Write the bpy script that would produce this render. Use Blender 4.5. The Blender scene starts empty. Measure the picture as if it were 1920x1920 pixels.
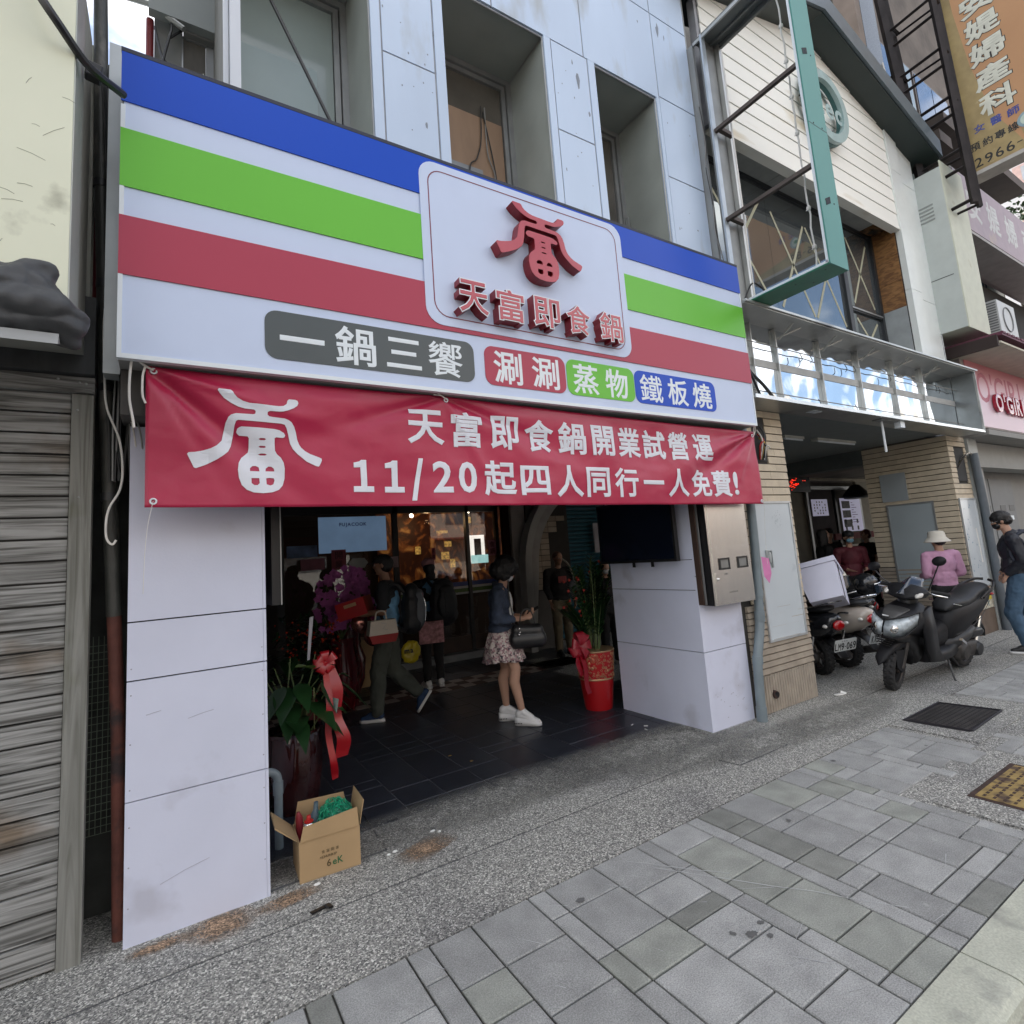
import bpy, bmesh, math, random
from mathutils import Vector, Matrix, noise
random.seed(7)
sc = bpy.context.scene
R = math.radians
# ---------------------------------------------------------------- camera
cam_data = bpy.data.cameras.new('camera'); cam = bpy.data.objects.new('camera', cam_data)
sc.collection.objects.link(cam); sc.camera = cam
_a, _b, _c = .568996529, .125173456, -.0736248384
_f = Vector((math.sin(_a)*math.cos(_b), math.cos(_a)*math.cos(_b), math.sin(_b)))
_r0 = Vector((math.cos(_a), -math.sin(_a), 0)); _u0 = _r0.cross(_f)
_r = _r0*math.cos(_c)+_u0*math.sin(_c); _u = -_r0*math.sin(_c)+_u0*math.cos(_c)
cam.matrix_world = Matrix(((_r.x,_u.x,-_f.x,0),(_r.y,_u.y,-_f.y,0),(_r.z,_u.z,-_f.z,1.6),(0,0,0,1)))
cam_data.sensor_width = 36; cam_data.lens = 36*1021.176/1920; cam_data.shift_y = -47.3/1920
cam_data.clip_start = .05; cam_data.clip_end = 3000
# ---------------------------------------------------------------- light
SUN_EL, SUN_AZ = R(46), R(38)        # azimuth from +Y towards +X: the sun stands behind the street's right-hand houses
world = bpy.data.worlds.new('World'); sc.world = world; world.use_nodes = True
wn = world.node_tree; wn.nodes.clear()
def wnode(t, **k):
    n = wn.nodes.new(t)
    for a, b in k.items(): setattr(n, a, b)
    return n
sky = wnode('ShaderNodeTexSky', sky_type='NISHITA'); sky.sun_disc = False
sky.sun_elevation = SUN_EL; sky.sun_rotation = SUN_AZ; sky.air_density = 1; sky.dust_density = 1.0; sky.ozone_density = 1.3
tc = wnode('ShaderNodeTexCoord'); mp = wnode('ShaderNodeMapping'); mp.inputs['Scale'].default_value = (1, 1, 2.2)
nz = wnode('ShaderNodeTexNoise'); nz.inputs['Scale'].default_value = 2.6; nz.inputs['Detail'].default_value = 8; nz.inputs['Roughness'].default_value = .55
cr = wnode('ShaderNodeValToRGB'); cr.color_ramp.elements[0].position = .43; cr.color_ramp.elements[1].position = .62
mx = wnode('ShaderNodeMixRGB'); mx.inputs['Color2'].default_value = (13.8, 13.4, 13.0, 1)
bg = wnode('ShaderNodeBackground'); bg.inputs['Strength'].default_value = .1
wo = wnode('ShaderNodeOutputWorld')
wn.links.new(tc.outputs['Generated'], mp.inputs['Vector']); wn.links.new(mp.outputs[0], nz.inputs['Vector'])
wn.links.new(nz.outputs['Fac'], cr.inputs['Fac']); wn.links.new(cr.outputs['Color'], mx.inputs['Fac'])
wn.links.new(sky.outputs[0], mx.inputs['Color1']); wn.links.new(mx.outputs[0], bg.inputs['Color']); wn.links.new(bg.outputs[0], wo.inputs['Surface'])
sun_d = bpy.data.lights.new('sun', 'SUN'); sun_d.energy = 3.2; sun_d.angle = R(.5); sun_d.color = (1, .95, .87)
sun = bpy.data.objects.new('sun', sun_d); sc.collection.objects.link(sun)
_s = Vector((math.sin(SUN_AZ)*math.cos(SUN_EL), math.cos(SUN_AZ)*math.cos(SUN_EL), math.sin(SUN_EL)))
sun.rotation_euler = _s.to_track_quat('Z', 'Y').to_euler(); sun.location = (0, 0, 30)
vs = sc.view_settings; vs.view_transform = 'Standard'; vs.look = 'None'; vs.exposure = 1.26; vs.gamma = 1; vs.use_curve_mapping = False
sc.cycles.max_bounces = 8; sc.cycles.diffuse_bounces = 4; sc.cycles.glossy_bounces = 4; sc.cycles.transmission_bounces = 4
# ---------------------------------------------------------------- materials
MATS = {}
def M(name, col, rough=.6, metal=0., var=.12, scale=6, bump=0., bscale=80, stretch=(1,1,1), rand=0., spec=.5, coat=0., dirt=None, dscale=1.2, dcut=.58, emit=0, alpha=1, trans=0, fine=0, fscale=140):
    if name in MATS: return MATS[name]
    m = bpy.data.materials.new(name); m.use_nodes = True; nt = m.node_tree; b = nt.nodes['Principled BSDF']
    b.inputs['Roughness'].default_value = rough; b.inputs['Metallic'].default_value = metal
    b.inputs['Specular IOR Level'].default_value = spec; b.inputs['Coat Weight'].default_value = coat
    if trans: b.inputs['Transmission Weight'].default_value = trans; b.inputs['IOR'].default_value = 1.15
    N = nt.nodes.new; L = nt.links.new
    g = N('ShaderNodeNewGeometry'); mpn = N('ShaderNodeMapping'); mpn.inputs['Scale'].default_value = stretch
    L(g.outputs['Position'], mpn.inputs['Vector'])
    t = N('ShaderNodeTexNoise'); t.inputs['Scale'].default_value = scale; t.inputs['Detail'].default_value = 6; L(mpn.outputs[0], t.inputs['Vector'])
    mr = N('ShaderNodeMapRange'); mr.inputs['From Min'].default_value = .3; mr.inputs['From Max'].default_value = .7
    mr.inputs['To Min'].default_value = 1-var; mr.inputs['To Max'].default_value = 1+var; L(t.outputs['Fac'], mr.inputs['Value'])
    fac = mr.outputs[0]
    if rand:
        oi = N('ShaderNodeObjectInfo'); m2 = N('ShaderNodeMapRange'); m2.inputs['To Min'].default_value = 1-rand; m2.inputs['To Max'].default_value = 1+rand
        L(oi.outputs['Random'], m2.inputs['Value']); mu = N('ShaderNodeMath'); mu.operation = 'MULTIPLY'; L(fac, mu.inputs[0]); L(m2.outputs[0], mu.inputs[1]); fac = mu.outputs[0]
    if fine:
        tf = N('ShaderNodeTexNoise'); tf.inputs['Scale'].default_value = fscale; tf.inputs['Detail'].default_value = 3; L(mpn.outputs[0], tf.inputs['Vector'])
        mf = N('ShaderNodeMapRange'); mf.inputs['From Min'].default_value = .3; mf.inputs['From Max'].default_value = .7; mf.inputs['To Min'].default_value = 1-fine; mf.inputs['To Max'].default_value = 1+fine; L(tf.outputs['Fac'], mf.inputs['Value'])
        mg = N('ShaderNodeMath'); mg.operation = 'MULTIPLY'; L(fac, mg.inputs[0]); L(mf.outputs[0], mg.inputs[1]); fac = mg.outputs[0]
    vm = N('ShaderNodeVectorMath'); vm.operation = 'SCALE'; vm.inputs[0].default_value = col; L(fac, vm.inputs['Scale'])
    out = vm.outputs[0]
    if dirt:
        t2 = N('ShaderNodeTexNoise'); t2.inputs['Scale'].default_value = dscale; t2.inputs['Detail'].default_value = 7; L(mpn.outputs[0], t2.inputs['Vector'])
        r2 = N('ShaderNodeValToRGB'); r2.color_ramp.elements[0].position = dcut; r2.color_ramp.elements[1].position = min(1, dcut+.12); L(t2.outputs['Fac'], r2.inputs['Fac'])
        mxn = N('ShaderNodeMixRGB'); mxn.inputs['Color2'].default_value = (*dirt, 1); L(r2.outputs['Color'], mxn.inputs['Fac']); L(out, mxn.inputs['Color1']); out = mxn.outputs[0]
    L(out, b.inputs['Base Color'])
    if emit: L(out, b.inputs['Emission Color']); b.inputs['Emission Strength'].default_value = emit
    if bump:
        t3 = N('ShaderNodeTexNoise'); t3.inputs['Scale'].default_value = bscale; t3.inputs['Detail'].default_value = 4; L(mpn.outputs[0], t3.inputs['Vector'])
        bp = N('ShaderNodeBump'); bp.inputs['Strength'].default_value = bump; bp.inputs['Distance'].default_value = .01; L(t3.outputs['Fac'], bp.inputs['Height']); L(bp.outputs[0], b.inputs['Normal'])
    MATS[name] = m; return m
def ramp_mat(name, kind, stops, scale, stretch=(1,1,1), rough=.6, bump=.3, dist=0, metal=0, rnd=False, low=None):
    """colour ramp over voronoi cells ('cell'), noise ('noise') or wood grain ('wood')"""
    m = bpy.data.materials.new(name); m.use_nodes = True; nt = m.node_tree; b = nt.nodes['Principled BSDF']; N = nt.nodes.new; L = nt.links.new
    b.inputs['Roughness'].default_value = rough; b.inputs['Metallic'].default_value = metal
    g = N('ShaderNodeNewGeometry'); mpn = N('ShaderNodeMapping'); mpn.inputs['Scale'].default_value = stretch; L(g.outputs['Position'], mpn.inputs['Vector'])
    if kind == 'cell':
        t = N('ShaderNodeTexVoronoi'); t.inputs['Scale'].default_value = scale; o = N('ShaderNodeSeparateColor'); L(t.outputs['Color'], o.inputs[0]); f = o.outputs[0]; h = t.outputs['Distance']
    else:
        t = N('ShaderNodeTexNoise'); t.inputs['Scale'].default_value = scale; t.inputs['Detail'].default_value = 8; t.inputs['Distortion'].default_value = dist; f = t.outputs['Fac']; h = f
    L(mpn.outputs[0], t.inputs['Vector'])
    if rnd:
        oi = N('ShaderNodeObjectInfo'); ad = N('ShaderNodeVectorMath'); ad.operation = 'ADD'; sx = N('ShaderNodeMath'); sx.operation = 'MULTIPLY'; sx.inputs[1].default_value = 40
        L(oi.outputs['Random'], sx.inputs[0]); L(mpn.outputs[0], ad.inputs[0]); L(sx.outputs[0], ad.inputs[1]); L(ad.outputs[0], t.inputs['Vector'])
    r = N('ShaderNodeValToRGB'); e = r.color_ramp.elements
    while len(e) < len(stops): e.new(.5)
    for i, (p, c) in enumerate(stops): e[i].position = p; e[i].color = (*c, 1)
    L(f, r.inputs['Fac']); out = r.outputs['Color']
    if low:
        t2 = N('ShaderNodeTexNoise'); t2.inputs['Scale'].default_value = low[1]; t2.inputs['Detail'].default_value = 5; L(g.outputs['Position'], t2.inputs['Vector'])
        r2 = N('ShaderNodeValToRGB'); r2.color_ramp.elements[0].position = low[2]; r2.color_ramp.elements[1].position = low[2]+.15; L(t2.outputs['Fac'], r2.inputs['Fac'])
        mxn = N('ShaderNodeMixRGB'); mxn.blend_type = 'MULTIPLY'; mxn.inputs['Color2'].default_value = (*low[0], 1); L(r2.outputs['Color'], mxn.inputs['Fac']); L(out, mxn.inputs['Color1']); out = mxn.outputs[0]
    L(out, b.inputs['Base Color'])
    bp = N('ShaderNodeBump'); bp.inputs['Strength'].default_value = bump; bp.inputs['Distance'].default_value = .006; L(h, bp.inputs['Height']); L(bp.outputs[0], b.inputs['Normal'])
    MATS[name] = m; return m
# ---------------------------------------------------------------- objects
COL = sc.collection
SCR = bpy.data.scenes.new('scratch'); SVL = SCR.view_layers[0]
def evaluated(o):
    SCR.collection.objects.link(o); SVL.update()
    return bpy.data.meshes.new_from_object(o.evaluated_get(SVL.depsgraph))
def wloc(o):
    v = Vector((0,0,0))
    while o: v += Vector(o.location); o = o.parent
    return v
def tag(o, label=None, cat=None, group=None, kind=None):
    if label: o['label'] = label
    if cat: o['category'] = cat
    if group: o['group'] = group
    if kind: o['kind'] = kind
    return o
def thing(name, label, cat, loc=(0,0,0), group=None, rz=0):
    o = bpy.data.objects.new(name, None); COL.objects.link(o); o.location = loc; o.rotation_euler = (0,0,rz); o.empty_display_size = .1
    return tag(o, label, cat, group)
def place(o, loc, rz=0): o.location = loc; o.rotation_euler = (0,0,rz)
def link(name, me, parent=None, mat=None, loc=None):
    o = bpy.data.objects.new(name, me); COL.objects.link(o)
    if parent: o.parent = parent
    if loc is not None: o.location = loc
    if mat and not me.materials: me.materials.append(mat)
    return o
class MB:
    def __init__(s): s.b = bmesh.new()
    def box(s, x0,y0,z0,x1,y1,z1):
        v = [s.b.verts.new(p) for p in ((x0,y0,z0),(x1,y0,z0),(x1,y1,z0),(x0,y1,z0),(x0,y0,z1),(x1,y0,z1),(x1,y1,z1),(x0,y1,z1))]
        for f in ((0,3,2,1),(4,5,6,7),(0,1,5,4),(1,2,6,5),(2,3,7,6),(3,0,4,7)): s.b.faces.new([v[i] for i in f])
        return s
    def obox(s, c, size, rot=(0,0,0)):
        m = Matrix.Translation(c) @ (rot if isinstance(rot, Matrix) else Matrix.Rotation(rot[2],4,'Z') @ Matrix.Rotation(rot[1],4,'Y') @ Matrix.Rotation(rot[0],4,'X')) @ Matrix.Diagonal((*size,1))
        bmesh.ops.create_cube(s.b, size=1, matrix=m); return s
    def poly(s, pts): s.b.faces.new([s.b.verts.new(p) for p in pts]); return s
    def prism(s, pts, ax, a0, a1):
        """2D outline swept along axis ax; pts are (x,z) for 'y', (y,z) for 'x', (x,y) for 'z'"""
        f = {'y': lambda p,a: (p[0],a,p[1]), 'x': lambda p,a: (a,p[0],p[1]), 'z': lambda p,a: (p[0],p[1],a)}[ax]
        A = [s.b.verts.new(f(p,a0)) for p in pts]; B = [s.b.verts.new(f(p,a1)) for p in pts]; n = len(pts)
        s.b.faces.new(A[::-1]); s.b.faces.new(B)
        for i in range(n): s.b.faces.new((A[i],A[(i+1)%n],B[(i+1)%n],B[i]))
        return s
    def loft(s, rings, cap=True, close=True):
        V = [[s.b.verts.new(p) for p in r] for r in rings]; n = len(V[0])
        for a, b in zip(V, V[1:]):
            for i in range(n if close else n-1): s.b.faces.new((a[i],a[(i+1)%n],b[(i+1)%n],b[i]))
        if cap: s.b.faces.new(V[0][::-1]); s.b.faces.new(V[-1])
        return s
    def tube(s, pts, r, seg=8, cap=True):
        pts = [Vector(p) for p in pts]; n = len(pts); rs = r if isinstance(r, (list,tuple)) else [r]*n
        rings = []; prev = None
        for i, p in enumerate(pts):
            d = (pts[min(i+1,n-1)]-pts[max(i-1,0)]); d = d.normalized() if d.length > 1e-9 else Vector((0,0,1))
            a = prev if prev is not None else (Vector((0,0,1)) if abs(d.z) < .9 else Vector((1,0,0)))
            x = (a - d*a.dot(d)).normalized(); y = d.cross(x); prev = x
            rings.append([p+(x*math.cos(t)+y*math.sin(t))*rs[i] for t in [2*math.pi*k/seg for k in range(seg)]])
        return s.loft(rings, cap)
    def lathe(s, prof, c=(0,0,0), seg=24, cap=True):
        return s.loft([[(c[0]+r*math.cos(t), c[1]+r*math.sin(t), c[2]+z) for t in [2*math.pi*k/seg for k in range(seg)]] for r, z in prof], cap)
    def ball(s, c, r, seg=12, m=None):
        r = (r,r,r) if not hasattr(r,'__len__') else r
        mm = Matrix.Translation(c) @ (m or Matrix()) @ Matrix.Diagonal((*r,1))
        bmesh.ops.create_uvsphere(s.b, u_segments=seg, v_segments=max(6,seg*2//3), radius=1, matrix=mm); return s
    def grid(s, fn, nu, nv):
        V = [[s.b.verts.new(fn(i/nu, j/nv)) for j in range(nv+1)] for i in range(nu+1)]
        for i in range(nu):
            for j in range(nv): s.b.faces.new((V[i][j],V[i+1][j],V[i+1][j+1],V[i][j+1]))
        return s
    def mesh(s, name, mat=None, off=None, smooth=False, bevel=0, bseg=1):
        if bevel: bmesh.ops.bevel(s.b, geom=[e for e in s.b.edges if e.is_manifold and e.calc_face_angle(0) > .6], offset=bevel, segments=bseg, affect='EDGES', clamp_overlap=True)
        bmesh.ops.recalc_face_normals(s.b, faces=s.b.faces)
        if off is not None: bmesh.ops.translate(s.b, vec=-Vector(off), verts=s.b.verts)
        me = bpy.data.meshes.new(name); s.b.to_mesh(me); s.b.free()
        if mat: me.materials.append(mat)
        if smooth:
            me.polygons.foreach_set('use_smooth', [True]*len(me.polygons))
            if smooth != 2: me.set_sharp_from_angle(angle=R(38))
        return me
    def build(s, name, mat, parent=None, label=None, cat=None, group=None, kind=None, smooth=False, bevel=0, bseg=1):
        me = s.mesh(name, mat, wloc(parent) if parent else None, smooth, bevel, bseg)
        return tag(link(name, me, parent), label, cat, group, kind)
def box(name, mat, x0,y0,z0,x1,y1,z1, parent=None, bevel=0, **k): return MB().box(x0,y0,z0,x1,y1,z1).build(name, mat, parent, bevel=bevel, **k)
def tube(name, mat, pts, r, parent=None, seg=8, **k): return MB().tube(pts, r, seg).build(name, mat, parent, smooth=True, **k)
def catmull(P, n=8):
    P = [Vector(p) for p in P]; Q = [P[0]*2-P[1]]+P+[P[-1]*2-P[-2]]; out = []
    for i in range(1, len(Q)-2):
        for k in range(n):
            t = k/n; a,b,c,d = Q[i-1:i+3]
            out.append(.5*((2*b)+(c-a)*t+(2*a-5*b+4*c-d)*t*t+(3*b-a-3*c+d)*t**3))
    return out+[P[-1]]
def wire(name, mat, pts, r, parent=None, n=6, **k): return tube(name, mat, catmull(pts, n), r, parent, seg=6, **k)
def copy_tree(o, parent=None):
    c = o.copy(); COL.objects.link(c)
    if parent: c.parent = parent
    for ch in list(o.children): copy_tree(ch, c)
    return c
def rrect(x0,z0,x1,z1,r,n=6):
    out = []
    for cx,cz,a in ((x1-r,z0+r,-90),(x1-r,z1-r,0),(x0+r,z1-r,90),(x0+r,z0+r,180)):
        out += [(cx+r*math.cos(R(a+90*k/n)), cz+r*math.sin(R(a+90*k/n))) for k in range(n+1)]
    return out
# text: every character is laid into its own rectangle on a plane given by origin + u*U + v*V
GL = {}
def raw_glyph(ch):
    if ch == '1':
        P = [(.06,0),(.50,0),(.50,.085),(.335,.085),(.335,.70),(.245,.70),(.205,.665),(.08,.635),(.08,.565),(.235,.575),(.235,.085),(.06,.085)]
        return [(x,y,0.) for x,y in P], [(0,1,2,3),(0,3,10,11),(10,3,4,5),(10,5,9),(9,5,6),(9,6,7,8)]
    c = bpy.data.curves.new('t', 'FONT'); c.body = ch; c.resolution_u = 3
    o = bpy.data.objects.new('t', c); me = evaluated(o)
    V = [tuple(v.co) for v in me.vertices]; F = [tuple(p.vertices) for p in me.polygons]
    bpy.data.objects.remove(o); bpy.data.curves.remove(c); bpy.data.meshes.remove(me); return V, F
def embolden(V, F, bold, ext=0., drop=.006):
    """clean fill plus a mitred rim pushed outward by `bold`, then side walls of depth `ext`; z: 1 = front units"""
    key = {}; idx = []; P = []
    for v in V:
        k = (round(v[0],5), round(v[1],5))
        if k not in key: key[k] = len(P); P.append(k)
        idx.append(key[k])
    F = [tuple(idx[i] for i in f) for f in F]; F = [f for f in F if len(set(f)) == len(f)]
    G = []
    for f in F:
        ar = sum(P[f[i]][0]*P[f[(i+1)%len(f)]][1]-P[f[(i+1)%len(f)]][0]*P[f[i]][1] for i in range(len(f)))
        if abs(ar) > 1e-9: G.append(f if ar > 0 else f[::-1])
    E = {}
    for f in G:
        for i in range(len(f)): E[(f[i], f[(i+1)%len(f)])] = 1
    B = [e for e in E if (e[1], e[0]) not in E]
    nrm = {}
    for a, b in B:
        dx, dy = P[b][0]-P[a][0], P[b][1]-P[a][1]; L = math.hypot(dx,dy) or 1; n = (dy/L, -dx/L)
        for v in (a, b): nrm.setdefault(v, []).append(n)
    out = {}
    for v, ns in nrm.items():
        sx, sy = sum(n[0] for n in ns), sum(n[1] for n in ns); L = math.hypot(sx,sy)
        if L < 1e-4: sx, sy, L = *ns[0], 1
        sx, sy = sx/L, sy/L; c = max(.55, sx*ns[0][0]+sy*ns[0][1]); out[v] = (P[v][0]+sx*bold/c, P[v][1]+sy*bold/c)
    VV = [(x, y, 0.) for x, y in P]; FF = list(G); m = {}
    for v in out: m[v] = len(VV); VV.append((*out[v], -drop if bold else -1e-4))
    if bold:
        for a, b in B: FF.append((b, a, m[a], m[b]))
    if ext:
        lo = {}
        for v in out: lo[v] = len(VV); VV.append((*out[v], -ext))
        for a, b in B: FF.append((m[b], m[a], lo[a], lo[b]))
    return VV, FF
def glyph(ch, bold=0., ext=0.):
    k = (ch, bold, ext)
    if (ch,) not in GL: GL[(ch,)] = raw_glyph(ch)
    if k not in GL: GL[k] = embolden(*GL[(ch,)], bold, ext)
    return GL[k]
def gbox(V):
    xs = [v[0] for v in V]; ys = [v[1] for v in V]; return min(xs), min(ys), max(xs), max(ys)
def char(mb, ch, rect, org=(0,0,0), U=(1,0,0), V=(0,0,1), N=(0,-1,0), bold=.02, ext=0., lift=0., squash=None):
    """ext: depth in metres below the front face; lift: height of the front face over the plane"""
    g, F = glyph(ch, bold, 1. if ext else 0.)
    if not g: return
    x0,y0,x1,y1 = gbox(g); u0,v0,u1,v1 = rect; org, U, V, N = map(Vector, (org,U,V,N)); kx = (u1-u0)/(x1-x0)
    vs_ = []
    for a,b,c in g:
        w = -ext if c == -1. else c*kx*.8
        vs_.append(mb.b.verts.new(org+U*(u0+(a-x0)*kx)+V*(v0+(b-y0)/max(1e-6,(y1-y0))*(v1-v0))+N*(lift+w)))
    for f in F:
        try: mb.b.faces.new([vs_[i] for i in f])
        except ValueError: pass
def line_text(mb, s, u, v, h, org=(0,0,0), U=(1,0,0), V=(0,0,1), N=(0,-1,0), bold=.01, lift=.002, cjk=False, step=None):
    """a line of text of cap height h starting at u,v; returns its end"""
    for ch in s:
        if ch == ' ': u += h*.4; continue
        g, F = glyph(ch, bold); x0,y0,x1,y1 = gbox(g)
        sc_ = h/.72 if not cjk else h/.92
        w = (x1-x0)*sc_; base = 0 if not cjk else .12
        char(mb, ch, (u, v+(y0+base)*sc_, u+w, v+(y1+base)*sc_), org, U, V, N, bold, 0, lift)
        u += (step or (w+h*.14))
    return u
# ---------------------------------------------------------------- common materials
white_panel = M('white_fibre_board', (.62,.645,.77), .55, var=.04, scale=2.5, bump=.05, dirt=(.50,.51,.60), dscale=3, dcut=.60)
facade_paint = M('pale_blue_metal_panel', (.53,.64,.80), .35, var=.08, scale=1.2, stretch=(1,1,.3), dirt=(.40,.44,.47), dscale=2.6, dcut=.55, bump=.03)
facade_peel = M('peeled_paint', (.22,.25,.30), .6)
seam = M('joint_sealant', (.33,.34,.37), .7, var=.2)
dark_reveal = M('grey_reveal_metal', (.34,.37,.345), .45, var=.1, scale=3)
frame_alu = M('dull_aluminium', (.36,.37,.37), .4, .6, var=.1)
dark_frame = M('dark_window_frame', (.03,.032,.035), .4, .3)
sign_white = M('sign_film_white', (.58,.67,.86), .35, var=.015, spec=.3)
sign_blue = M('sign_film_blue', (.006,.07,.52), .35, var=.04, scale=.8, spec=.25)
sign_green = M('sign_film_green', (.155,.52,.055), .35, var=.03, scale=.8, spec=.25)
sign_red = M('sign_film_red', (.42,.05,.09), .35, var=.03, scale=.8, spec=.3)
sign_grey = M('sign_film_charcoal', (.065,.08,.085), .35, var=.03)
edge_white = M('white_sign_edge', (.74,.80,.84), .3, var=.02)
red_letter = M('red_acrylic_face', (.44,.035,.06), .3, var=.03, coat=.3)
red_side = M('dark_red_letter_side', (.22,.012,.02), .4, var=.05)
banner_red = M('banner_cloth_red', (.42,.012,.06), .40, var=.05, scale=2.5, bump=.25, bscale=9, coat=.1)
print_white = M('banner_print_white', (.72,.74,.80), .5, var=.02)
black = M('black_plastic', (.012,.012,.013), .4, var=.1)
rubber = M('black_rubber', (.018,.018,.019), .75, bump=.1)
white_cord = M('white_cord', (.72,.70,.66), .7)
grey_wire = M('grey_wire', (.25,.25,.24), .6)
dark_wire = M('dark_wire', (.03,.03,.03), .6)
pvc = M('grey_pvc_pipe', (.17,.21,.23), .45, var=.12, scale=5, dirt=(.12,.12,.11), dscale=3, dcut=.6)
steel = M('brushed_stainless', (.82,.81,.78), .26, 1., var=.06, scale=3, stretch=(8,8,.4), bump=.02)
chrome = M('chrome', (.8,.8,.8), .1, 1.)
cardboard = M('brown_cardboard', (.40,.27,.14), .8, var=.06, scale=5, bump=.05)
concrete = M('kerb_concrete', (.47,.48,.40), .85, fine=.15, fscale=120, var=.08, scale=7, bump=.35, bscale=60, dirt=(.28,.28,.25), dscale=4, dcut=.58)
asphalt = M('asphalt', (.052,.052,.055), .9, var=.25, scale=30, bump=.5, bscale=120)
terrazzo = ramp_mat('washed_aggregate', 'cell', [(0,(.07,.07,.068)),(.25,(.17,.17,.16)),(.55,(.29,.287,.265)),(.80,(.40,.39,.355)),(.97,(.72,.71,.66))], 160, rough=.8, bump=.4, low=((.78,.78,.80),1.3,.52))
paver_m = M('grey_stone_paver', (.315,.318,.31), .85, fine=.32, fscale=190, var=.16, scale=7, rand=.15, bump=.35, bscale=150, dirt=(.40,.40,.39), dscale=14, dcut=.66)
paver_dark = M('dark_stone_paver', (.22,.225,.205), .8, fine=.22, fscale=170, var=.16, scale=9, rand=.1, bump=.35, bscale=150, dirt=(.24,.24,.24), dscale=14, dcut=.68)
paver_moss = M('greenish_stone_paver', (.285,.295,.265), .8, fine=.22, fscale=170, var=.18, scale=7, rand=.1, bump=.35, bscale=150, dirt=(.28,.28,.27), dscale=12, dcut=.66)
joint_m = M('dark_joint_sand', (.050,.049,.042), .95, var=.3, scale=20)
floor_tile = M('charcoal_floor_tile', (.024,.028,.038), .38, var=.18, scale=8, rand=.14, bump=.12, bscale=60)
floor_joint = M('grey_tile_joint', (.11,.11,.115), .9, var=.3, scale=9)
# ---------------------------------------------------------------- ground
def sheet(name, mat, x0,y0,x1,y1,z, t=.0, parent=None, holes=()):
    return box(name, mat, x0,y0,z-t,x1,y1,z, parent, kind='structure') if not parent else box(name, mat, x0,y0,z-t,x1,y1,z, parent)
road = sheet('road', asphalt, -600,-600,900,.92,-.13,.3)
ground = sheet('ground', asphalt, -600,.93,900,900,-.16,.3)
footpath = sheet('footpath', joint_m, -12,.95,40,2.384,-.012,.14)
apron = MB()
cuts = []
apron.box(-12,2.386,-.05,40,2.8925,0).box(-12,2.9075,-.05,40,3.555,0).box(4.46,3.556,-.05,40,9,0).box(-12,3.556,-.05,.44,9,0)
apron = apron.build('washed_aggregate_pavement', terrazzo, kind='structure')
box('drain_slot', M('dark_slot', (.06,.062,.07), .7, var=.3), -12,2.888,-.06,40,2.912,-.004, apron)
# worn dark band along the slot, rust runs: kept in thin decals of stain with their own shape
def stain(name, mat, cx, cy, rx, ry, parent, rot=0, z=.0022, n=22, seed=0, jag=.25):
    rnd = random.Random(seed); pts = []
    for k in range(n):
        a = 2*math.pi*k/n; q = 1+jag*(rnd.random()*2-1); x = rx*q*math.cos(a); y = ry*q*math.sin(a)
        pts.append((cx+x*math.cos(rot)-y*math.sin(rot), cy+x*math.sin(rot)+y*math.cos(rot), z))
    return MB().poly(pts).build(name, mat, parent)
def rust_mat(name, c, amt):
    """aggregate seen through an irregular stain: mix by noise, no hard edge"""
    m = MATS['washed_aggregate'].copy(); m.name = name; nt = m.node_tree; N = nt.nodes.new; L = nt.links.new; b = nt.nodes['Principled BSDF']
    src = b.inputs['Base Color'].links[0].from_socket; mxn = N('ShaderNodeMixRGB'); mxn.blend_type = 'MULTIPLY'; mxn.inputs['Color2'].default_value = (*c,1); mxn.inputs['Fac'].default_value = amt
    L(src, mxn.inputs['Color1']); L(mxn.outputs[0], b.inputs['Base Color'])
    tn = N('ShaderNodeTexNoise'); tn.inputs['Scale'].default_value = 12; tn.inputs['Detail'].default_value = 6; g = N('ShaderNodeNewGeometry'); L(g.outputs['Position'], tn.inputs['Vector'])
    tcn = N('ShaderNodeTexCoord'); gr = N('ShaderNodeTexGradient'); gr.gradient_type = 'SPHERICAL'; mpn = N('ShaderNodeMapping'); mpn.inputs['Location'].default_value = (-1,-1,0); mpn.inputs['Scale'].default_value = (2,2,0)
    L(tcn.outputs['Generated'], mpn.inputs['Vector']); L(mpn.outputs[0], gr.inputs['Vector'])
    mu = N('ShaderNodeMath'); mu.operation = 'MULTIPLY'; L(gr.outputs['Fac'], mu.inputs[0]); L(tn.outputs['Fac'], mu.inputs[1])
    rr = N('ShaderNodeMapRange'); rr.inputs['From Min'].default_value = .03; rr.inputs['From Max'].default_value = .42; L(mu.outputs[0], rr.inputs['Value'])
    tr = N('ShaderNodeBsdfTransparent'); ms = N('ShaderNodeMixShader'); o = nt.nodes['Material Output']
    L(rr.outputs[0], ms.inputs[0]); L(tr.outputs[0], ms.inputs[1]); L(b.outputs[0], ms.inputs[2]); L(ms.outputs[0], o.inputs['Surface']); return m
rust = rust_mat('rust_stained_aggregate', (1.,.58,.30), .75); grime = rust_mat('grimy_aggregate', (.62,.62,.60), .5)
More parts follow.
